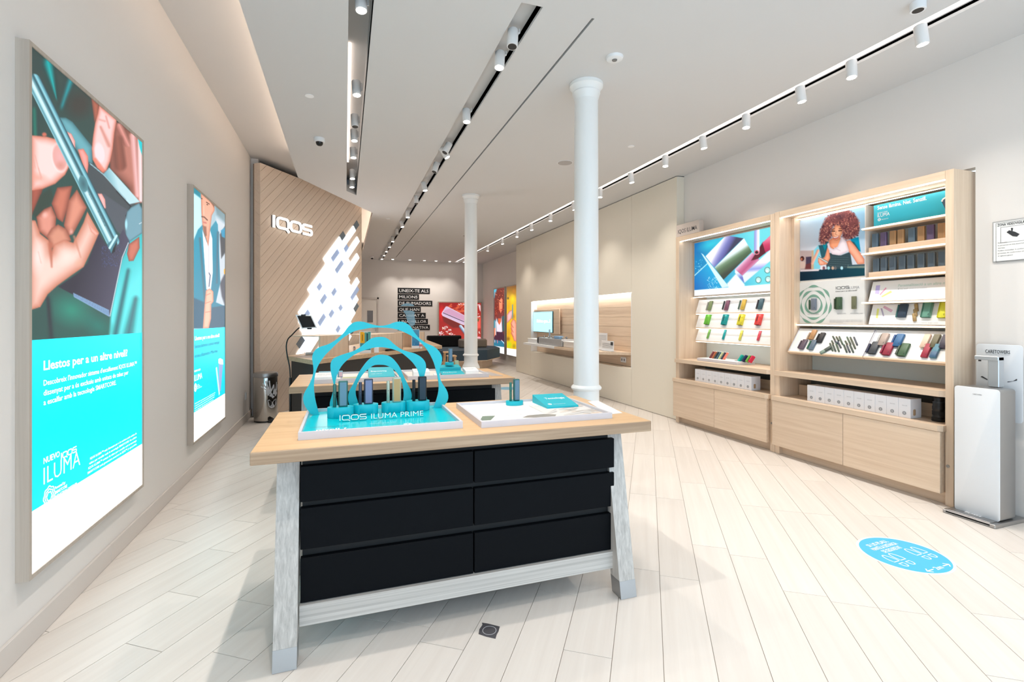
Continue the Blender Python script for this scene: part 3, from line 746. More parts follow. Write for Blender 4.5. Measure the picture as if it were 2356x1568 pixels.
def lightbox_left(y0, y1, label, extra):
    X, XF = -1.243, -1.238; z0, z1 = .312, 2.557
    o = thing('lightbox_poster', (XL, (y0 + y1) / 2, z0), label, 'lightbox')
    f = .018
    g = G().box(XL, XF, y0, y0 + f, z0, z1).box(XL, XF, y1 - f, y1, z0, z1).box(XL, XF, y0 + f, y1 - f, z0, z0 + f).box(XL, XF, y0 + f, y1 - f, z1 - f, z1)
    g.build('frame', 'frame_wood', o)
    return o, X, y0 + f, y1 - f, z0 + f, z1 - f
def sheet(parent, name, X, ya, yb, za, zb, c, st, dx=0.0):
    return G().box(X - .006, X + dx, ya, yb, za, zb).build(name, glow(name + '_film', c, st), parent)

# ---------------- first lightbox: hands with a heating stick
o, X, ya, yb, za, zb = lightbox_left(2.56, 3.775, 'large lightbox nearest the camera showing hands with a stick device', 0)
zp = on_x(75, 782, X).z; zw = on_x(200, 1120, X).z
zw = .592
def hands(k):
    A = lambda x, y: (60 + x / 5.225, 160 + y / 5.225)
    B = lambda x, y: (60 + x / 4.61, 440 + y / 4.61)
    PA_ = lambda *q: [A(*p) for p in q]; PB = lambda *q: [B(*p) for p in q]
    k.c = k.grad((100, 120), (46, 66, 64), (200, 760), (44, 92, 86))
    k.cap(A(270, -60), A(360, 330), 14, 3, [(20, 60, 60), (0, 176, 178), (20, 70, 70)], 14)
    k.cap(A(560, 60), A(440, 420), 12, 8, [(40, 60, 60), (24, 150, 160), (40, 60, 60)], 16)
    k.cap(A(100, 500), A(110, 800), 8, 8, [(40, 60, 60), (30, 120, 104), (40, 60, 60)], 10)
    # turquoise cloth at right and green cloth below
    k.poly(PB((1060, 520), (1260, 380), (1260, 1540), (880, 1540), (900, 1300), (980, 880)), k.grad(B(1000, 700), (60, 190, 196), B(1230, 900), (96, 232, 236)), 6)
    k.cap(B(1080, 850), B(950, 1500), 7, 9, [(70, 190, 190), (40, 110, 120), (70, 200, 200)], 8)
    k.cap(B(1160, 1150), B(1080, 1540), 8, 14, [(60, 190, 190), (60, 120, 130), (60, 190, 190)], 10)
    k.ell(*B(480, 1260), 62, 46, (36, 150, 128), 20, .9, .8)
    k.ell(*B(760, 1420), 50, 30, (24, 128, 116), 30, .9, .7)
    k.cap(B(230, 1150), B(260, 1560), 8, 10, [(40, 80, 78), (44, 48, 58), (40, 90, 84)], 10)
    k.poly(PB((60, 1280), (200, 1180), (260, 1560), (60, 1560)), (46, 82, 78), 12, .8)
    k.ell(*A(640, 420), 40, 44, (58, 56, 52), 30, .7, .9)
    # hand behind, upper right
    k.shade(PA_((780, 330), (880, 420), (870, 560), (820, 640), (800, 480)), (176, 98, 78), (110, 66, 56), 3, 8)
    k.shade(PA_((1080, 620), (1230, 730), (1400, 860), (1410, 1600), (1300, 1620), (1240, 1430), (1010, 1190), (1000, 1000), (1050, 800)), (190, 122, 108), (120, 72, 62), 3, 26)
    k.cap(A(1130, 690), A(1220, 880), 9, 9, [(120, 70, 60), (222, 150, 140), (150, 86, 76)], 5)
    k.cap(A(1290, 800), A(1340, 1500), 9, 7, [(170, 100, 90), (240, 190, 190), (206, 140, 130)], 6)
    k.cap(A(1370, 820), A(1385, 1560), 6, 6, [(220, 160, 150), (250, 225, 228), (236, 190, 185)], 4)
    k.cap(A(1100, 850), A(1130, 1150), 12, 14, [(120, 70, 60), (150, 88, 74), (110, 66, 58)], 8)
    k.poly(PA_((1340, 800), (1420, 870), (1405, 1060), (1370, 950)), (0, 205, 214), 3)
    # charger body
    k.shade(PA_((390, 575), (480, 578), (560, 630), (800, 930), (800, 1140), (700, 1100), (580, 930), (440, 720)), (104, 172, 184), (60, 112, 122), 2, 14)
    k.poly(PA_((740, 1110), (800, 1130), (1000, 1180), (1340, 1580), (1210, 1700), (820, 1640), (740, 1320)), (70, 80, 86), 2)
    k.poly(PA_((930, 1255), (1000, 1178), (1370, 1590), (1230, 1620)), k.grad(A(960, 1250), (120, 178, 192), A(1060, 1220), (190, 226, 234)), 2)
    k.poly(PB((760, 20), (830, 30), (1080, 200), (1050, 500), (960, 420), (850, 210)), (84, 92, 102), 3)
    k.line(PA_((770, 1130), (930, 1260), (1200, 1560)), 1.2, (150, 190, 200))
    k.line(PB((960, 0), (1110, 160), (1060, 260)), 1.6, (40, 50, 58))
    k.shade(PB((1110, 170), (1200, 120), (1236, 190), (1236, 440), (1100, 532), (1056, 480), (1046, 330), (1070, 215)), (118, 164, 180), (70, 104, 120), 1.5, 5)
    k.ell(*B(1062, 350), 4, 16, (170, 226, 238), 0, .6)
    k.line(PB((1200, 345), (1226, 330)), .8, (220, 235, 240))
    # index finger from above
    k.shade(PA_((880, 430), (1090, 600), (1062, 760), (1042, 950), (1012, 1100), (965, 1215), (920, 1232), (855, 1180), (800, 1080), (790, 950), (805, 800), (830, 640), (862, 530)), (246, 206, 204), (206, 112, 92), 1.6, 11)
    k.cap(A(900, 700), A(990, 900), 5, 7, [(240, 190, 185), (206, 130, 116), (246, 206, 204)], 5, .8)
    k.cap(A(960, 560), A(1000, 700), 2, 2, [(214, 140, 130)] * 2, 3, .7); k.cap(A(880, 600), A(950, 620), 2, 2, [(210, 140, 128)] * 2, 3, .6)
    k.ell(*A(885, 1000), 12.5, 27, (246, 222, 226), -10, .25); k.cap(A(830, 1080), A(925, 1215), 4, 5, [(230, 120, 96)] * 2, 4, .7)
    # finger low right
    k.shade(PB((1090, 560), (1200, 480), (1205, 600), (1140, 735), (1090, 740), (1070, 660)), (206, 120, 100), (150, 80, 66), 2, 9)
    # dark cloth and its woven edge
    k.poly(PB((770, 440), (900, 640), (1030, 400), (1100, 540), (1020, 720), (960, 960), (888, 1330), (510, 1100), (340, 1010), (560, 860), (650, 760)), k.grad(B(560, 800), (44, 44, 60), B(960, 900), (74, 74, 96)), 2)
    k.speck(260, (B(800, 560)[0], B(800, 560)[1], B(1000, 800)[0], B(1000, 800)[1]), (.5, 1.2), [(70, 96, 160), (40, 40, 62), (90, 110, 170)], .7)
    k.poly(PB((500, 1075), (880, 1258), (884, 1330), (505, 1118)), (132, 170, 206), 1.2)
    for i in range(30):
        t_ = i / 29; k.line([B(510 + 365 * t_, 1085 + 180 * t_), B(515 + 362 * t_, 1112 + 200 * t_)], .35, (70, 90, 140), .8)
    k.line(PB((1085, 545), (1020, 700), (965, 960), (890, 1320)), 1.0, (196, 214, 222))
    # left hand: curled fingers, palm, thumb
    k.shade(PB((40, -60), (190, -60), (150, 60), (90, 200), (40, 300)), (176, 92, 76), (120, 62, 52), 3, 16)
    k.poly(PB((70, 230), (150, 40), (260, -40), (290, 60), (240, 170), (110, 300)), (52, 70, 62), 4)
    k.shade(PB((270, 130), (330, -40), (490, -60), (440, 180), (390, 330), (330, 290)), (206, 122, 100), (136, 72, 60), 2, 16)
    k.shade(PB((450, 100), (540, -20), (645, 170), (600, 260), (500, 450), (450, 470), (400, 360)), (226, 150, 128), (150, 82, 66), 2, 18)
    k.shade(PB((110, 270), (190, 190), (270, 155), (320, 270), (310, 420), (230, 500), (130, 420)), (228, 152, 134), (146, 78, 62), 2, 16)
    k.shade(PB((220, 470), (270, 390), (340, 350), (430, 400), (480, 520), (330, 600), (260, 600)), (220, 150, 126), (150, 84, 68), 2, 16)
    k.shade(PB((30, 300), (100, 310), (150, 450), (240, 520), (272, 640), (300, 560), (400, 515), (500, 545), (610, 330), (650, 215), (775, 440), (700, 610), (610, 800), (480, 890), (330, 1000), (230, 1090), (150, 1225), (30, 1262)), (250, 214, 202), (204, 124, 100), 2, 34)
    k.cap(B(258, 560), B(272, 800), 5, 1.5, [(190, 110, 88)] * 2, 5, .9)
    k.cap(B(130, 640), B(160, 760), 1.2, .8, [(214, 140, 120)] * 2, 2, .8); k.cap(B(510, 480), B(580, 700), 3, 1, [(206, 132, 108)] * 2, 4, .7)
    k.ell(*B(430, 700), 30, 22, (255, 228, 218), -30, .9, .7); k.ell(*B(120, 700), 18, 50, (255, 236, 232), 0, .9, .7); k.ell(*B(560, 760), 14, 12, (232, 176, 150), -30, .9, .6)
    k.ell(*B(200, 250), 9, 10, (250, 200, 190), 30, .9, .8); k.ell(*B(480, 430), 6, 9, (240, 186, 180), 10, .9, .8)
    k.shade(PB((640, 290), (700, 380), (770, 450), (740, 470), (690, 430)), (250, 200, 190), (220, 140, 120), 2, 8)
    k.shade(PA_((490, 745), (545, 770), (590, 860), (590, 960), (560, 940)), (250, 200, 200), (220, 130, 118), 2, 7)
    k.shade(PA_((620, 960), (690, 950), (745, 1040), (750, 1140), (735, 1270), (690, 1170)), (246, 170, 164), (216, 116, 100), 2, 9)
    k.shade(PA_((860, 1490), (910, 1490), (950, 1560), (960, 1660), (930, 1680)), (250, 196, 196), (220, 140, 130), 2, 7)
    k.ell(*A(220, 780), 7, 6, (206, 110, 90), 0, .5)
    k.shade(PA_((60, 790), (250, 808), (400, 850), (470, 920), (515, 1030), (515, 1170), (470, 1260), (350, 1370), (200, 1432), (60, 1455)), (250, 218, 214), (214, 122, 100), 1.6, 22)
    k.ell(*A(150, 1300), 30, 14, (232, 150, 128), 15, .9, .6)
    for a_, b_ in (((110, 1030), (180, 1320)), ((150, 1180), (190, 1300)), ((90, 1080), (110, 1180))): k.line([A(*a_), A(*b_)], 1.1, (222, 160, 146), .6, 2)
    k.ell(*A(405, 1060), 20.5, 37, (252, 226, 224), -8, .18); k.ell(*A(408, 1052), 18.5, 34, (238, 178, 178), -8, .2, 1, (230, 168, 160)); k.ell(*A(415, 1150), 13, 14, (214, 140, 124), -8, .9, .7)
    # the stick
    cols = [(150, 210, 222), (86, 150, 164), (196, 236, 244), (214, 240, 246), (92, 150, 162), (40, 84, 96), (150, 214, 228), (100, 170, 186), (36, 66, 78)]
    cols = cols[::-1]
    k.cap(A(96, 140), B(920, 520), 16.5, 15.5, cols, 1.2)
    k.poly(PB((968, 460), (970, 520), (925, 600), (905, 660), (890, 620), (860, 560)), (70, 130, 145), 1.5); k.poly(PB((968, 520), (930, 590), (905, 662), (940, 640)), (26, 32, 40), 2)
    k.cap(B(960, 470), B(885, 600), 2.5, 2.5, [(196, 236, 244)] * 2, 1.5)
    k.ell(*A(688, 1372), 10.8, 21, (60, 104, 114), -12, .12, 1, (92, 150, 160))
    for a_ in ((760, 1505), (772, 1530), (784, 1552)): k.ell(*A(*a_), 1.1, 1.4, (40, 80, 92), 0, .5)
    for i in range(5): k.line([B(765 + 18 * i, 215 + 36 * i), B(785 + 18 * i, 205 + 36 * i)], .9, (60, 110, 122), .9)
    k.line([B(766, 210), B(836, 370)], .6, (60, 110, 122), .6)
picture('picture', (X, ya, zb), (X, yb, zb), (X, ya, zp), 230, 330, hands, FILM, o)
sheet(o, 'teal_field', X, ya, yb, zw, zp, (0, 206, 232), 1.0); sheet(o, 'white_field', X, ya, yb, za, zw, (246, 250, 255), 1.25)
fx = lambda a, b: on_x(a, b, X)
plabel(o, 'Llestos per a un altre nivell?', fx, Y3, (100, 851), 293, 22, TXW, bold=.02)
for s, y, x1 in (("Descobreix l'innovador sistema d'escalfament IQOS ILUMA™", 887, 314), ('dissenyat per a ús exclusiu amb unitats de tabac per', 910, 295), ('a escalfar amb la tecnologia SMARTCORE.', 932, 267)):
    plabel(o, s, fx, Y3, (100, y), x1, 13.5, TXW, bold=.006)
plabel(o, 'NUEVO', fx, Y3, (100, 1067), 137, 14.5, TXW, bold=.012)
Og = fx(140, 1056) + X3 * .0008; logo(o, Og, Y3, Z3, .0285, .0006, TXW, .17, split=False)
plabel(o, 'ILUMA', fx, Y3, (100, 1115), 184, 42, TXW, bold=-.012)
g = G(); rosette(g, fx(113, 1141) + X3 * .0008, Y3, Z3, .045, w=.10); g.build('emblem', TXW, o)
for s, y, x1 in (('Powered by:', 1126, 150), ('SMARTCORE', 1137, 154), ('INDUCTION SYSTEM™', 1147, 176)): plabel(o, s, fx, Y3, (126, y), x1, 7.5, TXW, bold=.01)
for i, s in enumerate(('IQOS ILUMA™ està dissenyat per a ús exclusiu amb unitats de', 'tabac per escalfar amb la tecnologia SMARTCORE. No utilitzis', 'IQOS ILUMA™ unitats de tabac per a escalfar amb la tecnologia', 'SMARTCORE amb generacions anteriors de IQOS™. Jo que podries', 'fer malbé el teu dispositiu. Més informació a www.iqos.com.')):
    plabel(o, s, fx, Y3, (207 - (2 * i if i < 4 else -8), 1057 + 11.2 * i), 314, 5.4, TXW, bold=.004)
plabel(o, "Aquest producte no està exempt de risc i en utilitzar-lo s'inhala nicotina", fx, Y3, (94, 1240), 322, 10, TXG)
plabel(o, 'que és addictiva. Dirigit únicament a adults.', fx, Y3, (150, 1219), 290, 10, TXG)

# ---------------- second lightbox: man in a teal blazer
o, X, ya, yb, za, zb = lightbox_left(4.865, 6.075, 'farther lightbox on the left wall showing a man in a blazer', 0)
zp = on_x(445, 757, X).z; zw = .585
def man(k):
    A = lambda x, y: (430 + x / 4.36, 420 + y / 4.36); P_ = lambda *q: [A(*p) for p in q]
    k.c = k.grad((450, 0), (190, 226, 236), (518, 0), (150, 176, 190))
    k.poly(P_((60, 20), (140, 100), (140, 160), (60, 100)), (20, 140, 160), 4); k.poly(P_((60, 100), (135, 160), (140, 420), (60, 580)), (200, 244, 250), 4)
    k.poly(P_((280, 220), (400, 310), (390, 400), (300, 320)), (120, 150, 160), 5); k.poly(P_((290, 340), (390, 420), (385, 1250), (290, 1200)), (205, 216, 226), 6)
    k.poly(P_((330, 520), (385, 430), (385, 700), (345, 760)), (70, 76, 84), 3); k.poly(P_((340, 480), (390, 440), (388, 560), (350, 540)), (40, 150, 190), 2); k.poly(P_((330, 1010), (385, 900), (385, 1240), (350, 1140)), (76, 82, 96), 4); k.ell(*A(378, 890), 2, 7, (240, 180, 50))
    k.poly(P_((60, 600), (110, 470), (160, 420), (200, 560), (240, 450), (290, 380), (310, 420), (335, 1000), (290, 1200), (385, 1240), (385, 1460), (60, 1460)), k.grad(A(60, 800), (0, 150, 180), A(330, 900), (22, 132, 160)), 1.5)
    k.cap(A(130, 560), A(180, 1200), 3, 4, [(10, 120, 150), (70, 110, 130), (20, 140, 165)], 3); k.cap(A(310, 500), A(300, 1000), 3, 3, [(10, 120, 150), (80, 110, 130), (20, 130, 160)], 3)
    k.poly(P_((60, 1150), (180, 1200), (160, 1460), (60, 1460)), (30, 92, 120), 4); k.poly(P_((250, 1250), (385, 1230), (385, 1460), (215, 1460)), (44, 92, 118), 3)
    k.poly(P_((155, 470), (200, 600), (235, 480), (255, 560), (260, 900), (240, 1080), (195, 1070), (170, 700)), (238, 236, 242), 1.2); k.line(P_((220, 640), (222, 1050)), .5, (190, 190, 200), .8)
    k.shade(P_((140, 100), (200, 150), (275, 215), (278, 280), (250, 330), (240, 420), (215, 640), (190, 560), (160, 470), (145, 300)), (240, 176, 150), (196, 120, 94), 1, 6)
    k.poly(P_((200, 140), (285, 210), (270, 250), (240, 200)), (120, 84, 70), 2, .7); k.line(P_((195, 195), (225, 215)), 1, (90, 56, 46)); k.ell(*A(205, 220), 2.2, 1.4, (70, 46, 40), 20); k.ell(*A(150, 160), 2, 1.4, (80, 50, 44), 20)
    k.line(P_((150, 340), (175, 345), (205, 375)), 1.4, (110, 66, 54)); k.ell(*A(180, 400), 5.5, 2.2, (206, 120, 110), 20); k.poly(P_((160, 430), (195, 440), (200, 530), (180, 540)), (130, 82, 66), 3, .8)
    k.line(P_((168, 230), (170, 320)), 1.0, (250, 206, 184), .8)
    k.shade(P_((190, 1080), (230, 1060), (265, 1090), (268, 1190), (245, 1220), (243, 1360), (220, 1460), (160, 1460), (175, 1250)), (250, 196, 170), (216, 132, 104), 1, 6)
    for a_, b_ in (((190, 1130), (235, 1110)), ((185, 1210), (240, 1190)), ((185, 1300), (240, 1290))): k.line([A(*a_), A(*b_)], .9, (206, 126, 100), .8)
    k.line(P_((222, 905), (235, 930), (222, 1040)), 1.0, (70, 90, 120))
picture('picture', (X, ya, zb), (X, yb, zb), (X, ya, zp), 90, 260, man, FILM, o)
sheet(o, 'teal_field', X, ya, yb, zw, zp, (0, 206, 230), 1.0); sheet(o, 'white_field', X, ya, yb, za, zw, (246, 250, 255), 1.25)
fx2 = lambda a, b: on_x(a, b, X)
plabel(o, 'Llestos per a un altre nivell?', fx2, Y3, (448, 782.5), 505, 9.5, TXW, bold=.02)
plabel(o, 'Sense làmina i sense netejar', fx2, Y3, (448, 801), 505, 9, TXD); plabel(o, 'el teu dispositiu. Mai més.', fx2, Y3, (448, 823), 501, 9, TXD)
plabel(o, 'NUEVO IQOS', fx2, Y3, (447, 856), 461, 4.5, TXW, bold=.02); plabel(o, 'ILUMA', fx2, Y3, (447, 877), 465, 15, TXW)
g = G(); rosette(g, fx2(449.5, 891) + X3 * .0008, Y3, Z3, .035, w=.16); g.build('emblem', TXW, o)
for i in range(3): plabel(o, ('Powered by:', 'SMARTCORE', 'INDUCTION SYSTEM')[i], fx2, Y3, (453, 887 + 4 * i), (458, 460, 464)[i], 2.6, TXW)
for i in range(4): plabel(o, ('IQOS ILUMA està dissenyat per a ús exclusiu amb unitats', 'de tabac per escalfar amb la tecnologia SMARTCORE. No', 'utilitzis amb generacions anteriors que podries fer malbé', 'el teu dispositiu. Més informació a www.iqos.com.')[i], fx2, Y3, (448, 930 + 5.2 * i), (495, 494, 493, 491)[i], 3, TXW)
plabel(o, "Aquest producte no està exempt de risc i en utilitzar-lo s'inhala nicotina", fx2, Y3, (450, 983), 515, 4.5, TXG)
plabel(o, 'que és addictiva. Dirigit únicament a adults.', fx2, Y3, (464, 978), 505, 4.5, TXG)
# printed device on the teal field
def dv(px, py): return fx2(px, py) + X3 * .0008
DEVB = glow('printed_case', (150, 170, 214), .9); DEVL = glow('printed_case_light', (206, 232, 242), 1.0)
G().add([dv(503, 826), dv(513.5, 830), dv(507.5, 899), dv(503.5, 899)], [(0, 3, 2, 1)]).build('printed_case', DEVB, o)
G().add([dv(502, 826) + X3 * .0004, dv(506, 823) + X3 * .0004, dv(513, 827) + X3 * .0004, dv(513.5, 838) + X3 * .0004, dv(507, 838) + X3 * .0004, dv(502, 835) + X3 * .0004], [(0, 5, 4, 3, 2, 1)]).build('printed_lid', DEVL, o)
G().add([dv(496, 846) + X3 * .0004, dv(499, 843) + X3 * .0004, dv(505.5, 905) + X3 * .0004, dv(503.5, 910) + X3 * .0004], [(0, 3, 2, 1)]).build('printed_stick', DEVL, o)

# ---------------- lightboxes at the back
def lightbox(o, P00, P10, P01, N, paint, nu, nv, f=.03, d=.05, frame='frame_wood'):
    """frame and backlit film facing N"""
    P00, P10, P01, N = Vector(P00), Vector(P10), Vector(P01), Vector(N); U = (P10 - P00).normalized(); V = (P00 - P01).normalized(); w = (P10 - P00).length; h = (P00 - P01).length
    g = G()
    def b(u0, u1, v0, v1, d0, d1): g.prism([P01 + U * u + V * v + N * d0 for u, v in ((u0, v0), (u1, v0), (u1, v1), (u0, v1))], N * (d1 - d0))
    b(-f, 0, -f, h + f, -d, .006); b(w, w + f, -f, h + f, -d, .006); b(0, w, -f, 0, -d, .006); b(0, w, h, h + f, -d, .006)
    g.build('frame', frame, o)
    G().prism([P01 - N * .004, P01 + U * w - N * .004, P01 + U * w + V * h - N * .004, P01 + V * h - N * .004], -N * .02).build('backing', 'white', o)
    return picture('picture', P00, P10, P01, nu, nv, paint, FILM, o)
def red(k):
    A = lambda x, y: (1000 + x / 14.26, 680 + y / 14.26); P_ = lambda *q: [A(*p) for p in q]
    k.c = k.grad((1010, 690), (150, 20, 24), (1060, 770), (176, 52, 44))
    k.ell(*A(230, 560), 9, 22, (226, 30, 30), 0, .8); k.poly(P_((240, 640), (960, 960), (960, 1040), (600, 1050), (300, 850)), (120, 40, 36), 4)
    rng = np.random.default_rng(5)
    for _ in range(26):
        x, y = rng.uniform(420, 1000), rng.uniform(230, 600); k.cap(A(x, y), A(x + rng.uniform(60, 170), y - rng.uniform(20, 110)), .8, 1.6, [(230, 120, 70), (206, 70, 44), (236, 140, 96)], 1, .85)
    k.shade(P_((370, 350), (420, 350), (980, 640), (1000, 960), (940, 960), (260, 660), (225, 590), (250, 530)), (212, 186, 214), (236, 224, 236), 1, 3)
    k.poly(P_((330, 470), (500, 420), (990, 660), (990, 830), (290, 540)), (206, 150, 180), 2, .8); k.line(P_((280, 560), (960, 850)), .7, (60, 40, 56))
    for x0, y0, n in ((330, 1040, 14), (200, 1210, 16), (480, 1130, 8), (560, 1260, 14), (1440, 330, 5), (1430, 650, 5), (850, 260, 6), (1440, 1200, 4)):
        for _ in range(n): k.ell(*A(x0 + rng.normal(0, 55), y0 + rng.normal(0, 34)), rng.uniform(1, 3), rng.uniform(.7, 1.6), [(250, 244, 250), (240, 220, 224), (250, 240, 220)][rng.integers(3)], rng.uniform(-60, 60), .5)
    k.cap(A(850, 1010), A(1010, 1230), 4, 4, [(230, 240, 246), (160, 190, 220), (90, 60, 70)], 1)
    k.poly(P_((1400, 720), (1510, 720), (1510, 1060), (1400, 1080)), (236, 96, 84), 4); k.poly(P_((1410, 760), (1470, 740), (1440, 850), (1400, 830)), (110, 84, 40), 2)
    k.poly(P_((1440, 320), (1500, 300), (1510, 520), (1480, 480)), (240, 226, 230), 2)
    k.ell(*A(1450, 1390), 5, 4, (240, 170, 180))
Y0 = 17.0
o = thing('lightbox_poster', (3.9, YB, .5), 'red lightbox picture of a pink device behind the sofa', 'lightbox')
a = on_y(1010, 695, Y0); b = on_y(1106.5, 695, Y0)
lightbox(o, (a.x, Y0, 1.97), (b.x, Y0, 1.97), (a.x, Y0, .52), (0, -1, 0), red, 130, 120, f=.035, d=.045)
def curls(k):
    A = lambda x, y: (1100 + x / 6.533, 620 + y / 6.533); P_ = lambda *q: [A(*p) for p in q]
    k.c = k.grad((1136, 0), (70, 160, 180), (1160, 0), (110, 40, 30))
    k.poly(P_((240, 280), (290, 280), (260, 420), (240, 430)), (90, 190, 220), 3)
    k.poly(P_((290, 270), (400, 260), (400, 420), (370, 700), (240, 760), (240, 440)), (120, 40, 30), 4)
    k.speck(150, (A(245, 300)[0], A(245, 300)[1], A(395, 720)[0], A(395, 720)[1]), (.6, 1.5), [(200, 90, 60), (80, 26, 20), (226, 130, 90), (150, 60, 44)], .8)
    k.shade(P_((310, 470), (350, 420), (370, 450), (366, 600), (340, 660), (316, 600)), (250, 150, 110), (206, 96, 66), 1, 4); k.line(P_((318, 480), (340, 490)), .7, (60, 24, 20)); k.line(P_((340, 600), (360, 596)), .8, (180, 40, 40))
    k.poly(P_((300, 650), (345, 660), (350, 720), (300, 720)), (120, 50, 40), 2); k.shade(P_((300, 730), (350, 730), (345, 810), (320, 830), (300, 800)), (240, 110, 60), (206, 80, 44), 1, 4)
    k.poly(P_((270, 710), (290, 780), (320, 830), (345, 780), (352, 700), (362, 930), (320, 960), (280, 930)), (236, 228, 240), 1.2)
    k.poly(P_((270, 930), (370, 940), (395, 1000), (395, 1090), (240, 1070), (240, 980)), (56, 34, 56), 2); k.poly(P_((365, 700), (400, 690), (400, 900), (370, 940)), (20, 96, 100), 2)
    k.shade(P_((240, 880), (262, 870), (268, 960), (240, 1020)), (250, 160, 120), (220, 110, 80), 1, 4); k.line(P_((265, 780), (266, 980)), .7, (240, 240, 246))
    k.poly(P_((240, 1050), (395, 1080), (395, 1165), (240, 1140)), (10, 120, 150), 2); k.line(P_((350, 1060), (395, 1110)), .8, (220, 230, 240)); k.line(P_((290, 1060), (292, 1100)), .7, (240, 120, 150)); k.line(P_((250, 1060), (252, 1090)), .7, (240, 200, 210))
    k.poly(P_((200, 1140), (430, 1168), (430, 1320), (200, 1260)), (246, 248, 252), .8)
def yellow(k):
    A = lambda x, y: (1100 + x / 6.533, 620 + y / 6.533); P_ = lambda *q: [A(*p) for p in q]
    k.c = k.grad((0, 655), (120, 70, 20), (0, 690), (240, 190, 20))
    for x, y, rx, ry, c in ((520, 440, 8, 14, (255, 220, 30)), (450, 430, 3, 4, (70, 56, 50)), (460, 560, 6, 20, (230, 170, 10)), (540, 330, 6, 8, (190, 120, 20)), (460, 950, 8, 20, (220, 160, 20)), (470, 1130, 9, 12, (190, 216, 20)), (450, 1040, 6, 7, (140, 96, 20)), (540, 1150, 5, 8, (170, 150, 20)), (530, 700, 6, 10, (190, 130, 20))): k.ell(*A(x, y), rx, ry, c, 0, .9)
    k.shade(P_((430, 680), (470, 620), (520, 600), (525, 660), (500, 740), (440, 800), (430, 800)), (240, 190, 190), (200, 110, 80), 1, 5)
    k.poly(P_((510, 530), (525, 515), (528, 650), (520, 740), (508, 740)), (110, 150, 150), .8)
    k.shade(P_((490, 800), (520, 740), (560, 760), (580, 820), (580, 1080), (540, 1070), (500, 960)), (246, 176, 150), (206, 110, 76), 1, 6)
    for y in (830, 900, 970): k.line(P_((492, y - 20), (530, y + 40)), .9, (206, 110, 76), .8)
    k.poly(P_((400, 1172), (600, 1200), (600, 1330), (400, 1280)), (246, 248, 252), .8)
for px0, px1, pt, lab, cy in ((1136.5, 1160.5, curls, 'narrow lightbox of a curly-haired woman, farther of two at the back', 0), (1166, 1188.5, yellow, 'narrow yellow lightbox of hands and device, nearer of two at the back', 1)):
    Xw = 4.67; a = on_x(px0, 700, Xw); b = on_x(px1, 700, Xw)
    o = thing('lightbox_poster', (4.72, (a.y + b.y) / 2, .3), lab, 'lightbox')
    lightbox(o, (Xw, a.y, 2.37), (Xw, b.y, 2.37), (Xw, a.y, .31), (-1, 0, 0), pt, 60, 180, f=.03, d=.045)

# ---------------- black strips of lettering on the back wall
rowsT = [('UNEIX-TE ALS', 661.5, 674.5, 989), ('MILIONS', 676, 688.5, 964), ('DE FUMADORS', 690.5, 703.5, 994.7), ('QUE HAN', 705, 717.5, 968), ('CANVIAT A', 719, 731.5, 979.5), ('UNA MILLOR', 733, 745.5, 984.5), ('ALTERNATIVA', 747, 759.5, 989)]
WL = glow('strip_lettering', (236, 228, 220), .12)
for i, (s, y0, y1, x1) in enumerate(rowsT):
    a = on_y(915, y0, YB - .004); b = on_y(x1, y0, YB - .004); z1 = a.z; z0 = on_y(915, y1, YB).z
    o = thing('lettering_strip', (a.x, YB, z0), 'black wall strip with white capitals reading %s' % s, 'wall lettering', 'black lettering strips on the back wall')
    G().box(a.x, b.x, YB - .008, YB - .0005, z0, z1).build('strip', 'black2', o)
    text('lettering', s, (a.x + .05, YB - .0085, z0 + .045), X3, Z3, None, 'inkwhite', o, width=b.x - a.x - .1, height=z1 - z0 - .085, bold=.0)

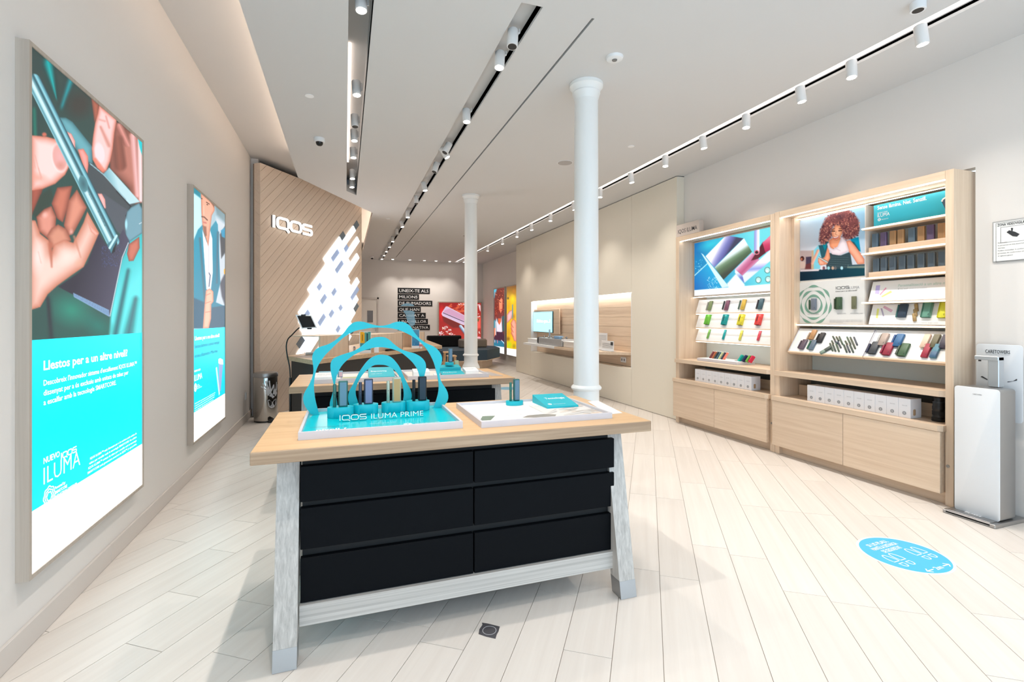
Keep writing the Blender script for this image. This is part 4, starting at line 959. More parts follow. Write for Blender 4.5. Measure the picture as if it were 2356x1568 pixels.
# ================================================================ DISPLAY TABLES
def display_table(loc, label):
    """loc: front-left corner of the top, on the floor"""
    x0, y0 = loc; o = thing('display_table', (x0 + .91, y0 + .43, 0), label, 'table', 'oak display tables with black drawers')
    X1, Y1 = x0 + 1.825, y0 + .865
    G().bevbox(x0, X1, y0, Y1, .829, .88, .0025).build('tabletop', 'edge_x', o)
    G().box(x0 + .003, X1 - .003, y0 + .003, Y1 - .003, .8795, .8812).build('top_veneer', 'top_x', o)
    def leg(xa, front):
        yb, yt = (y0 + .005, y0 + .16) if front else (Y1 - .005, Y1 - .16); th = .085 if front else -.085
        xb = xa + .088
        def at(z): return yb + (yt - yb) * z / .829
        def seg(za, zb):
            q = []
            for z in (za, zb):
                y = at(z); q += [(xa, y, z), (xb, y, z), (xb, y + th, z), (xa, y + th, z)]
            f = [(0, 3, 2, 1), (4, 5, 6, 7), (0, 1, 5, 4), (1, 2, 6, 5), (2, 3, 7, 6), (3, 0, 4, 7)]
            if not front: f = [t[::-1] for t in f]
            return G().add(q, f)
        lg = seg(.082, .828).build('leg', 'ash_z', o)
        c = seg(.001, .082); cx, cy = (xa + xb) / 2, at(.04) + th / 2
        c.v = [(cx + (v[0] - cx) * 1.02, cy + (v[1] - cy) * 1.02, v[2]) for v in c.v]
        c.build('foot_cap', 'steel', lg)
    for xa in (x0 + .078, x0 + 1.652): leg(xa, True); leg(xa, False)
    d0, d1 = x0 + .172, x0 + 1.66; yf = y0 + .105
    G().box(d0 + .006, d1 - .01, yf + .03, Y1 - .135, .205, .825).build('carcass', 'black2', o)
    mid = (d0 + d1) / 2 + .006
    for za, zb in ((.630, .780), (.430, .604), (.207, .394)):
        for a, b in ((d0, mid - .003), (mid + .003, d1 + .012)):
            G().bevbox(a, b, yf, yf + .028, za, zb, .002).build('drawer', 'black', o)
    G().bevbox(d0 - .004, d1 + .004, yf - .018, yf + .05, .118, .204, .002).build('stretcher', 'ash_x', o)
    G().bevbox(d0 - .004, d1 + .004, Y1 - .155, Y1 - .09, .118, .204, .002).build('stretcher', 'ash_x', o)
    return o
T1 = display_table((-.350, 2.118), 'front oak display table with black drawers and grey splayed legs')
T2 = display_table((-.405, 4.06), 'second oak display table with black drawers behind the front one')
TZ = .8813

def tray(name, x0, x1, y0, y1, label, sheet_m, rim=.034):
    o = thing(name, ((x0 + x1) / 2, (y0 + y1) / 2, TZ), label, 'tray')
    w = .012; z0, z1 = TZ + .0003, TZ + rim
    g = G().box(x0, x1, y0, y0 + w, z0, z1).box(x0, x1, y1 - w, y1, z0, z1).box(x0, x0 + w, y0 + w, y1 - w, z0, z1).box(x1 - w, x1, y0 + w, y1 - w, z0, z1)
    g.build('rim', 'tray', o)
    G().box(x0 + w, x1 - w, y0 + w, y1 - w, z0, TZ + rim * .52).build('base_sheet', sheet_m, o)
    return o, TZ + rim * .52

# ---------------- left tray: arches, pedestals and four devices
TR, SZ = tray('display_tray', -.19, .528, 2.262, 2.835, 'grey tray with glossy teal base on the front table', 'tealdark')
SZ += .0004
fl = lambda a, b: on_z(a, b, SZ)
def flat(parent, s, p0, p1, h, m, name='lettering', bold=0.0):
    O = fl(*p0); P = fl(*p1); return text(name, s, (O.x, O.y, SZ + .0006), X3, Y3, None, m, parent, width=P.x - O.x, height=h, bold=bold)
flat(TR, 'nivell ?', (727, 991), (798, 991), .03, 'inkwhite', bold=.02)
flat(TR, 'La tecnologia que ho canvia tot', (713, 984), (800, 984), .010, 'ink')
flat(TR, 'IQOS ILUMA PRIME: Llestos per a un altre', (850, 975), (912, 975), .006, 'inkwhite')
flat(TR, 'SMARTCORE INDUCTION SYSTEM', (955, 974), (1015, 974), .008, 'inkwhite')
g = G(); rosette(g, (fl(938, 975).x, fl(938, 975).y, SZ + .0006), X3, Y3, .02, w=.12); g.build('emblem', 'inkwhite', TR)
# standing letters
lt = thing('standing_letters', (.17, 2.51, SZ), 'white raised letters with dark edges standing on the teal tray', 'sign')
LW = mat('letter_white', (248, 248, 250), .35); yl = 2.512
a = on_y(781, 973, yl); b = on_y(843, 970, yl)
LBK = mat('letter_edge', (30, 32, 36), .5)
for dy, m_, dd in ((0, LW, .0012), (.0013, LBK, .012)):
    logo(lt, Vector((a.x, yl + dy, SZ + .006)), X3, Z3, .0262, -dd, m_, .16, split=True)
c = on_y(854, 970, yl); d = on_y(974, 965, yl)
text('letter', 'ILUMA PRIME', (c.x, yl - .0002, SZ + .006), X3, Z3, None, LW, lt, width=d.x - c.x, height=.0262, extrude=-.0, bold=.0)
tx = text('letter_edge', 'ILUMA PRIME', (c.x, yl + .012, SZ + .006), X3, Z3, None, LBK, lt, width=d.x - c.x, height=.0262, extrude=.0118)
# wavy arches
Z_ = lambda x, y: (560 + x / 4.356, 720 + y / 4.356)
def smooth(pts, n=90):
    P = [Vector(p) for p in pts]; L = [0]
    for p, q in zip(P, P[1:]): L.append(L[-1] + (q - p).length)
    out = []
    for i in range(n):
        t_ = L[-1] * i / (n - 1); k = 0
        while k < len(L) - 2 and L[k + 1] < t_: k += 1
        u = (t_ - L[k]) / max(L[k + 1] - L[k], 1e-9)
        p0, p1, p2, p3 = P[max(k - 1, 0)], P[k], P[k + 1], P[min(k + 2, len(P) - 1)]
        out.append(0.5 * ((2 * p1) + (p2 - p0) * u + (2 * p0 - 5 * p1 + 4 * p2 - p3) * u * u + (3 * p1 - p0 - 3 * p2 + p3) * u ** 3))
    return out
def arch(outer, inner, y, label, th=.011):
    A = [on_y(*Z_(*p), y) for p in outer]; B = [on_y(*Z_(*p), y) for p in inner]
    A = smooth(A); B = smooth(B)
    A[0].z = A[-1].z = B[0].z = B[-1].z = SZ
    for p in A + B: p.z = max(p.z, SZ)
    return tag(G().band(A, B, (0, -th, 0)).build('wavy_arch', 'teal'), label, 'display arch', 'teal wavy arches on the tray')
AY = 2.745
arch([(715, 1032), (660, 985), (615, 920), (600, 850), (615, 790), (650, 730), (685, 660), (703, 580), (697, 500), (690, 440), (710, 380), (760, 340), (830, 318), (890, 290), (960, 240), (1010, 190), (1050, 135), (1100, 95), (1150, 83), (1210, 88), (1280, 110), (1350, 125), (1400, 125), (1460, 112), (1510, 92), (1565, 84), (1620, 95), (1670, 130), (1710, 190), (1760, 250), (1830, 300), (1900, 330), (1950, 370), (1985, 430), (1985, 490), (1965, 560), (1965, 640), (1990, 700), (2035, 770), (2050, 830), (2040, 880), (2000, 930), (1925, 980)],
     [(765, 1032), (745, 960), (725, 880), (712, 800), (708, 720), (715, 640), (735, 560), (770, 490), (820, 420), (880, 360), (940, 300), (1010, 240), (1100, 185), (1200, 160), (1300, 145), (1390, 145), (1470, 150), (1560, 170), (1660, 215), (1740, 265), (1810, 330), (1860, 400), (1900, 480), (1925, 560), (1945, 640), (1955, 740), (1945, 820), (1920, 900), (1885, 978)], AY, 'largest outer teal wavy arch standing on the front tray')
arch([(892, 1010), (868, 930), (868, 890), (885, 830), (902, 760), (902, 700), (890, 650), (875, 570), (875, 500), (900, 455), (950, 430), (1020, 405), (1100, 380), (1170, 340), (1230, 290), (1290, 250), (1350, 238), (1410, 240), (1460, 265), (1510, 310), (1580, 360), (1650, 385), (1720, 405), (1780, 440), (1820, 490), (1828, 550), (1815, 610), (1805, 680), (1815, 760), (1835, 840), (1835, 890), (1810, 960)],
     [(950, 1010), (940, 900), (925, 790), (920, 720), (930, 650), (950, 590), (990, 520), (1050, 460), (1120, 410), (1200, 375), (1280, 350), (1350, 340), (1430, 345), (1510, 365), (1580, 395), (1650, 450), (1700, 500), (1740, 560), (1760, 620), (1768, 680), (1768, 760), (1765, 850), (1755, 960)], AY + .012, 'middle teal wavy arch inside the largest one')
arch([(1100, 990), (1060, 910), (1050, 860), (1052, 810), (1070, 760), (1105, 700), (1130, 650), (1160, 590), (1200, 530), (1250, 470), (1310, 430), (1370, 415), (1430, 420), (1480, 440), (1530, 490), (1570, 550), (1600, 620), (1640, 700), (1675, 770), (1685, 830), (1670, 890), (1640, 970)],
     [(1165, 990), (1148, 890), (1130, 830), (1125, 770), (1140, 710), (1170, 650), (1210, 595), (1260, 550), (1310, 520), (1370, 515), (1430, 522), (1490, 550), (1540, 600), (1575, 660), (1595, 720), (1605, 800), (1600, 870), (1580, 970)], AY + .024, 'smallest inner teal wavy arch behind the pedestals')
# pedestals, charger cases and sticks
def pedestal(cx, cy, z0, h, rx, ry, label):
    return tag(G().lathe([(.97, z0), (1.0, z0 + .002), (1.0, z0 + h - .002), (.98, z0 + h)], cx, cy, 40, sx=rx, sy=ry).build('oval_pedestal', 'teal'), label, 'pedestal', 'oval teal pedestals')
def case(name, cx, cy, z0, c, label, w=.046, d=.026, h=.125, U=X3, V=Y3, Wv=Z3, grp=None, r=.010, side=None):
    o = thing(name, (cx, cy, z0), label, 'charger case', grp)
    body = mat('case_shell', c if side is None else side, .38, .25); face = mat('case_wrap', c, .45, .15, bump=.2, bscale=900)
    G().rprism((cx, cy, z0), U, V, Wv, w, d, h, r, .004, 5).build('shell', body, o)
    Un, Vn, Wn = Vector(U).normalized(), Vector(V).normalized(), Vector(Wv).normalized(); c0 = Vector((cx, cy, z0))
    q = [c0 + Un * a - Vn * (d / 2 + .0003) + Wn * b for a, b in ((-w * .34, h * .05), (w * .36, h * .05), (w * .36, h * .95), (-w * .34, h * .95))]
    G().prism(q, -Vn * .0008).build('fabric_wrap', face, o)
    return o
def stick(cx, cy, z0, c, label, h=.105, r=.0075, Wv=Z3, grp=None):
    o = thing('heating_stick', (cx, cy, z0), label, 'stick device', grp); a = Vector(Wv).normalized(); b = Vector((cx, cy, z0))
    m = mat('stick_metal', c, .35, .35)
    G().tube([b, b + a * .002, b + a * (h - .003), b + a * h], [r * .85, r, r, r * .85], 14).build('barrel', m, o)
    G().tube([b + a * h * .55 - Y3 * r * .86, b + a * h * .55 - Y3 * (r + .0006)], r * .42, 10).build('button', mat('stick_button', np.asarray(c) * .7, .3, .3), o)
    return o
specs = [(783.5, 955, (96, 132, 150), (50, 104, 98), 'blue-green', 787.5, 770), (841.5, 948, (118, 124, 158), (62, 66, 84), 'violet-grey', 846, 829), (906, 943, (186, 150, 100), (178, 184, 168), 'gold', 911, 893), (962, 939.5, (30, 44, 58), (18, 22, 28), 'black', 970, 952)]
NTH = ['first from the left', 'second from the left', 'third from the left', 'rightmost']
for i, (px, py, cf, cs, nm, pxc, pxs) in enumerate(specs):
    p = fl(px, py + 4); ph = .052
    cy = p.y + .012
    pedestal(p.x, cy, SZ, ph, .064, .045, 'oval teal pedestal, %s of four under the arches' % NTH[i])
    cc = on_y(pxc, 900, cy - .005); ss = on_y(pxs, 900, cy - .005)
    case('charger_case', cc.x + .004, cy - .002, SZ + ph + .0004, cf, '%s charger case standing on the %s pedestal' % (nm, NTH[i].replace(' from the left', ' left') if i < 3 else 'rightmost'), w=.046, d=.03, h=.131, side=cs, grp='charger cases under the arches')
    stick(ss.x, cy - .008, SZ + ph + .0004, np.clip(np.asarray(cs) * 1.0, 0, 255), '%s stick beside the %s case under the arches' % (nm, nm), h=.116, r=.0085, grp='sticks under the arches')

# ---------------- right tray: pedestal, wedge booklet and prints
TR2, S2 = tray('display_tray', .612, 1.318, 2.236, 2.79, 'white graphic tray on the right of the front table', 'paper', rim=.030)
S2 += .0004
f2 = lambda a, b: on_z(a, b, S2)
def flat2(parent, s, p0, x1, h, m, bold=0.0, fn=f2, z=None):
    O = fn(*p0); P = fn(x1, p0[1]); return text('lettering', s, (O.x, O.y, (S2 if z is None else z) + .0006), X3, Y3, None, m, parent, width=P.x - O.x, height=h, bold=bold)
flat2(TR2, 'Els nostres colors per a tothom', (1075, 946), 1150, .014, 'inkteal'); flat2(TR2, 'IQOS ILUMA', (1076, 941.5), 1090, .012, 'inkgrey')
flat2(TR2, 'Sense neteja, sense làmina', (1152, 956), 1218, .012, 'inkgrey'); flat2(TR2, 'SMARTCORE', (1188, 944), 1216, .012, 'inkteal')
def quadprint(parent, pts, c, name='printed_picture', zz=None, fn=f2):
    z = S2 if zz is None else zz
    q = [Vector((fn(*p).x, fn(*p).y, z + .0003)) for p in pts]
    return G().prism(q, (0, 0, .0004)).build(name, mat('print_ink', c, .3), parent)
quadprint(TR2, [(1104, 967), (1110, 957), (1139, 956), (1129, 966)], (120, 140, 124), 'printed_case')
quadprint(TR2, [(1202, 960), (1215, 955), (1250, 952), (1280, 953), (1278, 957), (1240, 960)], (150, 146, 140), 'printed_stick')
def silk(k):
    k.c = np.tile(np.array((228, 224, 220.)), (len(k.x), 1)); rng = np.random.default_rng(2)
    for _ in range(24):
        x = rng.uniform(1258, 1395); y = rng.uniform(930, 956); k.cap((x, y), (x + rng.uniform(15, 50), y + rng.uniform(-8, 2)), .8, 3, [[(150, 140, 130), (240, 240, 240), (110, 104, 100)], [(200, 170, 140), (230, 220, 210), (160, 150, 140)]][rng.integers(2)], 2, .8)
pa, pb = f2(1250, 948), f2(1380, 945)
picture('printed_picture', (pa.x - .005, pa.y + .21, S2 + .0006), (pb.x + .005, pa.y + .21, S2 + .0006), (pa.x - .005, 2.256, S2 + .0006), 60, 50, silk, PRINT, TR2)
p = f2(1185, 931); pedestal(p.x, p.y + .01, S2, .024, .052, .04, 'low oval teal pedestal on the white tray')
case('charger_case', p.x + .010, p.y + .006, S2 + .0244, (92, 122, 142), 'blue-green charger case standing alone on the white tray', w=.036, d=.028, h=.126, side=(50, 104, 104), r=.008)
stick(p.x - .026, p.y + .004, S2 + .0244, (52, 110, 100), 'green stick beside the lone case on the white tray', h=.108)
# wedge-shaped booklet
a, b, c, d = f2(1220, 921), f2(1258, 938.5), f2(1334, 936), f2(1296, 917)
xw0, xw1 = 1.068, 1.262; yw0, yw1 = 2.515, 2.74
o = thing('wedge_booklet', (xw0, yw0, S2), 'teal wedge-shaped stand titled Tecnologia on the white tray', 'info stand')
hb, hf = .046, .010
G().prism([(xw0, yw0, S2), (xw0, yw0, S2 + hf), (xw0, yw1, S2 + hb), (xw0, yw1, S2)], (xw1 - xw0, 0, 0)).build('wedge', 'teal', o)
sv = Vector((0, yw1 - yw0, hb - hf)).normalized(); so = Vector((xw0, yw0, S2 + hf)); sn = X3.cross(sv)
text('lettering', 'Tecnologia', so + X3 * .045 + sv * .13 + sn * .0006, X3, sv, None, 'inkwhite', o, width=.125, height=.028, bold=.02)
text('lettering', 'SMARTCORE INDUCTION', so + X3 * .055 + sv * .035 + sn * .0006, X3, sv, None, 'inkwhite', o, width=.075, height=.009)
g = G(); rosette(g, so + X3 * .035 + sv * .042 + sn * .0006, X3, sv, .012, w=.14); g.build('emblem', 'inkwhite', o)
# loose leaflet
lv = [on_z(*q, TZ) for q in ((1352, 924), (1401, 953), (1432, 950), (1376, 922))]
tag(G().prism([Vector((p.x, p.y, TZ + .0004)) for p in lv], (0, 0, .002)).build('leaflet', 'paper'), 'loose white leaflet lying at the right end of the front table', 'leaflet')

# ---------------- trays on the second table
t2 = lambda a, b: on_z(a, b, TZ + .018)
TR3, S3 = tray('display_tray', -.262, .43, 4.17, 4.72, 'left graphic tray on the second table', 'warmwhite')
TR4, S4 = tray('display_tray', .50, 1.21, 4.17, 4.72, 'right graphic tray on the second table, in front of the far column', 'warmwhite')
def wedge(x0, x1, y0, y1, z, hf, hb, m, label, title=None):
    o = thing('wedge_booklet', ((x0 + x1) / 2, y0, z), label, 'info stand')
    G().prism([(x0, y0, z + .0004), (x0, y0, z + hf), (x0, y1, z + hb), (x0, y1, z + .0004)], (x1 - x0, 0, 0)).build('wedge', m, o)
    if title:
        v = Vector((0, y1 - y0, hb - hf)).normalized(); n = X3.cross(v); s0 = Vector((x0, y0, z + hf))
        text('lettering', title[0], s0 + X3 * .02 + v * ((y1 - y0) * .55) + n * .0008, X3, v, None, 'inkwhite' if m == 'teal' else 'inkgrey', o, width=(x1 - x0) * .62, height=.022 if m == 'teal' else .012, bold=.02)
        text('lettering', title[1], s0 + X3 * .02 + v * ((y1 - y0) * .3) + n * .0008, X3, v, None, 'inkwhite' if m == 'teal' else 'inkgrey', o, width=(x1 - x0) * .42, height=.01)
    return o
wedge(.19, .40, 4.24, 4.45, S3, .015, .075, 'teal', 'teal wedge stand titled Empowering on the second table', ('Empowering', 'vidas millors'))
wedge(-.235, -.06, 4.22, 4.34, S3, .03, .055, 'paper', 'white card holder at the left end of the second table', ('NUEVO IQOS', 'ILUMA ONE'))
o = thing('printed_tile', (.04, 4.30, S3), 'framed olive and violet picture tile on the second table', 'picture tile')
G().bevbox(-.035, .105, 4.215, 4.34, S3 + .0004, S3 + .012, .002).build('tile_frame', mat('tile_frame', (150, 146, 170), .4), o)
G().box(-.022, .092, 4.228, 4.328, S3 + .012, S3 + .0128).build('tile_picture', mat('tile_olive', (168, 172, 104), .4), o)
o = thing('leaflet_box', (-.12, 4.48, S3), 'small open box of colourful leaflets at the back of the left tray', 'leaflet box')
G().bevbox(-.215, -.02, 4.45, 4.55, S3 + .0004, S3 + .045, .002).build('box_body', mat('leaflet_box', (96, 160, 180), .5), o)
G().box(-.05, -.022, 4.448, 4.4495, S3 + .004, S3 + .043).build('label_patch', mat('label_rose', (220, 190, 200), .5), o)
wedge(.56, .70, 4.26, 4.36, S4, .04, .06, 'paper', 'white card holder at the left of the right-hand tray', ('IQOS ILUMA', 'preus'))
o = thing('desk_card', (.76, 4.27, S4), 'small white upright tag between card holder and teal stand', 'tag'); G().bevbox(.735, .79, 4.24, 4.30, S4 + .0004, S4 + .02, .003).build('foot', 'paper', o); G().bevbox(.752, .772, 4.262, 4.27, S4 + .02, S4 + .075, .002).build('plate', 'paper', o)
wedge(.80, 1.0, 4.19, 4.34, S4, .012, .035, 'teal', 'low teal stand with white title in front on the right tray', ('Producte', 'que pots provar'))
wedge(.80, 1.0, 4.36, 4.48, S4, .06, .075, 'teal', 'taller teal block behind the low teal stand')
pp = pedestal(.905, 4.42, S4 + .0755, .028, .04, .032, 'teal pedestal on top of the teal block, second table')
case('charger_case', .915, 4.42, S4 + .104, (104, 136, 160), 'blue charger case raised on the teal block of the second table', w=.036, d=.028, h=.126, side=(70, 104, 118), r=.008)
wedge(1.02, 1.14, 4.26, 4.38, S4, .035, .055, 'paper', 'white card holder in front of the far column base', ('IQOS ILUMA', 'preus'))
o = thing('leaning_case', (1.01, 4.52, S4), 'olive device leaning at the back of the right tray', 'charger case'); G().rprism((1.01, 4.52, S4 + .0006), X3, Y3, (-.16, 0, 1), .04, .02, .11, .006, .003).build('shell', mat('olive_shell', (176, 178, 140), .4), o)
G().box(1.0, 1.02, 4.508, 4.5092, S4 + .004, S4 + .03).build('base_patch', mat('olive_dark', (110, 120, 90), .4), o)
o = thing('printed_sheet', (1.08, 4.24, S4), 'printed sheet with a red mark on the right tray', 'print'); G().box(1.0, 1.185, 4.19, 4.25, S4 + .0003, S4 + .001).build('sheet', 'paper', o); G().box(1.10, 1.15, 4.225, 4.245, S4 + .001, S4 + .0014).build('mark', mat('red_print', (206, 120, 96), .5), o)
tag(G().prism([Vector((x, y, TZ + .0004)) for x, y in ((1.26, 4.25), (1.36, 4.22), (1.33, 4.60), (1.24, 4.62))], (0, 0, .0015)).build('leaflet', mat('grey_leaflet', (186, 176, 170), .5)), 'grey leaflet lying at the right end of the second table', 'leaflet')

# ================================================================ FLOOR ITEMS
cpt = (on_z(1982, 1252, 0) + on_z(2187, 1300, 0)) / 2; cpt = Vector((3.145, 1.99, 0)); R = .232
o = thing('floor_sticker', cpt, 'round blue distancing sticker with white footprints on the floor', 'floor sticker')
G().lathe([(R, .0004), (R, .0010)], cpt.x, cpt.y, 64).build('rim', mat('sticker_white', (238, 242, 248), .4), o)
G().lathe([(R * .94, .0010), (R * .94, .0014)], cpt.x, cpt.y, 64).build('disc', mat('sticker_blue', (70, 186, 226), .4), o)
# the print reads from the right: its up direction points to the far left
su = Vector((-.06, 1, 0)).normalized(); sr = Vector((su.y, -su.x, 0)); zt = .0018
def sp(u, v): return Vector((cpt.x, cpt.y, zt)) + sr * (u * R) + su * (v * R)
for s, v, w in (('SI US PLAU,', .58, .78), ('MANTÉ LA DISTÀNCIA', .40, .98), ('DE SEGURETAT', .22, .72)):
    text('lettering', s, sp(-w / 2, v), sr, su, None, 'inkwhite', o, width=w * R, height=.13 * R, bold=.02)
for u in (-.46, .46):
    for k in (-.13, .13):
        g = G(); ribbon(g, [Vector((.10 * math.cos(t), .26 * math.sin(t) - (0 if math.sin(t) > 0 else -.02))) for t in np.linspace(-.35, math.pi + .35, 18)], .025, sp(u + k, -.10), sr, su, R, .0003, closed=True)
        ribbon(g, [Vector((.075 * math.cos(t), -.16 * abs(math.sin(t)) ** .7)) for t in np.linspace(0, math.pi, 14)], .025, sp(u + k, -.26), sr, su, R, .0003, closed=True); g.build('footprint', 'inkwhite', o)
text('lettering', '2m', sp(-.13, -.80), sr, su, None, 'inkwhite', o, width=.26 * R, height=.13 * R, bold=.02)
for sgn in (-1, 1):
    g = G(); ribbon(g, [Vector((sgn * .2, -.74)), Vector((sgn * .42, -.74))], .03, sp(0, 0), sr, su, R, .0003); ribbon(g, [Vector((sgn * .34, -.66)), Vector((sgn * .44, -.74)), Vector((sgn * .34, -.82))], .03, sp(0, 0), sr, su, R, .0003); g.build('arrow', 'inkwhite', o)
p = on_z(1168, 893, 0); o = thing('floor_sticker', p, 'farther blue floor sticker half hidden behind the second table', 'floor sticker')
G().lathe([(.22, .0004), (.22, .0010)], p.x, p.y, 48).build('rim', 'white', o); G().lathe([(.207, .0010), (.207, .0014)], p.x, p.y, 48).build('disc', mat('sticker_blue_b', (110, 176, 206), .4), o)
# worn black tape square
q = [on_z(*t_, 0) for t_ in ((1101, 1458), (1103, 1447), (1110, 1437), (1109, 1432), (1122, 1434), (1150, 1441), (1147, 1452), (1143, 1459), (1140, 1469), (1118, 1464))]
o = thing('floor_mark', q[0], 'worn black square tape mark with a ring under the front table', 'tape mark')
G().prism([Vector((p.x, p.y, .0004)) for p in q], (0, 0, .0008)).build('tape', mat('worn_tape', (84, 82, 86), .35, vary=.4), o)
c = on_z(1126, 1450, 0); g = G(); ribbon(g, [Vector((math.cos(t), math.sin(t))) for t in np.linspace(0, 2 * math.pi, 40)[:-1]], .09, Vector((c.x, c.y, .0014)), X3, Y3, .03, .0003, closed=True); g.build('ring', mat('tape_ring', (186, 186, 190), .5), o)

# stainless pedal bin
bx, by, br = -1.03, 7.43, .148
o = thing('pedal_bin', (bx, by, 0), 'stainless steel pedal bin with glove and mask stickers by the wood wall', 'bin')
G().lathe([(br * .97, .02), (br, .03), (br, .60), (br * .99, .605)], bx, by, 40).build('body', 'chrome', o)
G().lathe([(br * .98, .001), (br * .98, .02)], bx, by, 40).build('base_ring', 'blackplastic', o)
G().lathe([(br * 1.03, .607), (br * 1.04, .612), (br * 1.04, .64), (br * .98, .665), (br * .6, .675), (.001, .677)], bx, by, 40).build('lid', 'steel', o)
vd = Vector((-bx, -by, 0)).normalized(); vr = Vector((vd.y, -vd.x, 0)) * -1   # facing the room
G().bevbox(bx + vd.x * br - .03 + .07, bx + vd.x * br + .03 + .07, by - br - .03, by - br + .04, .012, .05, .004).build('pedal', 'blackplastic', o)
def on_bin(u, z, e=.0015):      # u metres to the right of the face that looks at the room
    a = math.atan2(vd.y, vd.x) + u / br; return Vector((bx + (br + e) * math.cos(a), by + (br + e) * math.sin(a), z))
STK = mat('sticker_grey', (214, 214, 216), .5)
def stick_on(name, polys, m=STK, e=.0015):
    g = G()
    for P_ in polys:
        n = len(P_); c = (sum(p[0] for p in P_) / n, sum(p[1] for p in P_) / n)
        g.add([on_bin(*c, e)] + [on_bin(*p, e) for p in P_], [(0, 1 + i, 1 + (i + 1) % n) for i in range(n)])
    g.build(name, m, o)
def fing(x0, y0, x1, y1, w):
    d = Vector((x1 - x0, y1 - y0)).normalized(); n = Vector((-d.y, d.x)) * w; return [(x0 + n.x, y0 + n.y), (x1 + n.x, y1 + n.y), (x1 + d.x * w, y1 + d.y * w), (x1 - n.x, y1 - n.y), (x0 - n.x, y0 - n.y)]
hx = .02
stick_on('glove_sticker', [[(hx + .005, .36), (hx + .05, .40), (hx + .045, .45), (hx - .005, .46), (hx - .025, .42)], fing(hx - .01, .44, hx - .075, .49, .009), fing(hx, .45, hx - .055, .53, .009), fing(hx + .015, .455, hx - .02, .555, .009), fing(hx + .035, .45, hx + .022, .56, .009), fing(hx + .045, .42, hx + .085, .50, .010), [(hx + .02, .36), (hx + .07, .32), (hx + .10, .34), (hx + .05, .40)]])
stick_on('glove_sticker', [[(hx + .07, .38), (hx + .12, .34), (hx + .15, .38), (hx + .13, .45), (hx + .08, .44)], fing(hx + .09, .43, hx + .085, .50, .008), fing(hx + .12, .44, hx + .14, .53, .008), fing(hx + .14, .42, hx + .165, .50, .007)])
stick_on('mask_sticker', [[(hx, .30), (hx + .02, .31), (hx + .10, .30), (hx + .13, .31), (hx + .125, .23), (hx + .09, .195), (hx + .05, .19), (hx + .015, .215)]])
for k in range(4):
    z = .285 - k * .02; stick_on('mask_fold', [[(hx + .02, z), (hx + .06, z - .007), (hx + .11, z), (hx + .11, z - .004), (hx + .06, z - .011), (hx + .02, z - .004)]], MT['ink'], .002)
p = on_x(565, 908, XL); o = thing('wall_socket', (XL, p.y, .32), 'small white wall socket low on the left wall beside the bin', 'socket')
G().bevbox(XL, XL + .01, p.y - .045, p.y + .045, .30, .40, .003).build('plate', 'plastic', o); G().bevbox(XL + .01, XL + .013, p.y - .02, p.y + .02, .33, .37, .002).build('insert', 'white', o)

# tablet on a gooseneck floor stand, standing between the table and the wood wall
sy = 6.15
o = thing('tablet_stand', (on_y(668, 900, sy).x, sy, 0), 'white tablet on a black gooseneck floor stand beside the counter', 'tablet stand')
bx_ = on_y(668, 900, sy).x
G().lathe([(.13, .001), (.13, .012), (.03, .02)], bx_, sy, 32).build('base', 'blackplastic', o)
zt_ = on_y(668, 868, sy).z
G().tube([(bx_, sy, .018), (bx_, sy, zt_)], .0135, 12).build('pole', 'blackplastic', o)
gp = smooth([on_y(*q, sy) for q in ((653.5, 868), (654.5, 845), (652, 815), (652.5, 795), (658, 780), (668, 771), (680, 760), (689, 753))], 30)
dx = bx_ - gp[0].x
gp = [Vector((p.x + dx * 0 + (bx_ - gp[0].x) * (1 - i / 29), p.y, p.z)) for i, p in enumerate(gp)]
G().tube(gp, .007, 8).build('gooseneck', 'blackplastic', o)
tq = [on_y(*q, sy - .02) for q in ((679, 723.5), (716, 724.5), (730, 754), (694, 756))]
tq[0].y += .03; tq[1].y += .03
tu = (tq[1] - tq[0]).normalized(); tv = (tq[3] - tq[0]).normalized(); tn = tv.cross(tu).normalized(); tn = tn if tn.y < 0 else -tn
G().prism(tq, -tn * .008).build('tablet_body', 'plastic', o)
cc = sum(tq, Vector()) / 4; G().prism([cc + (p - cc) * .84 + tn * .0006 for p in tq], -tn * .001).build('screen', 'glassblack', o)
for a, b in ((tq[0], tq[1]), (tq[3], tq[2])):
    m_ = (a + b) / 2; G().bevbox(m_.x - .025, m_.x + .025, m_.y - .012, m_.y + .012, m_.z - .012, m_.z + .008, .003).build('clamp', 'blackplastic', o)

# ================================================================ COUNTER BY THE WOOD WALL
CZ = .95
cA, cB, cC, cD = [on_z(*q, CZ) for q in ((659, 818.3), (719, 828), (1017, 794.5), (977, 779.5))]
cE = cD + Vector((-.9, .1, 0)); cF = cA + Vector((.25, .62, 0))
o = thing('service_counter', ((cA + cC) / 2).to_2d().to_3d(), 'angled service counter with oak top and dark body', 'counter')
ring = [cA, cB, cC, cD, cE, cF]
G().prism([Vector((p.x, p.y, CZ - .05)) for p in ring], (0, 0, .05)).build('countertop', wood('counter_oak', (214, 184, 150), (190, 156, 122), 'X', 30, 2.0), o)
cen = sum(ring, Vector()) / 6
ins = [Vector((cen.x + (p.x - cen.x) * .955, cen.y + (p.y - cen.y) * .965, .002)) for p in ring]
G().prism(ins, (0, 0, CZ - .053)).build('body', 'dark', o)
ct = lambda a, b: on_z(a, b, CZ)
cu = (cC - cB).normalized(); cw = Vector((-cu.y, cu.x, 0))
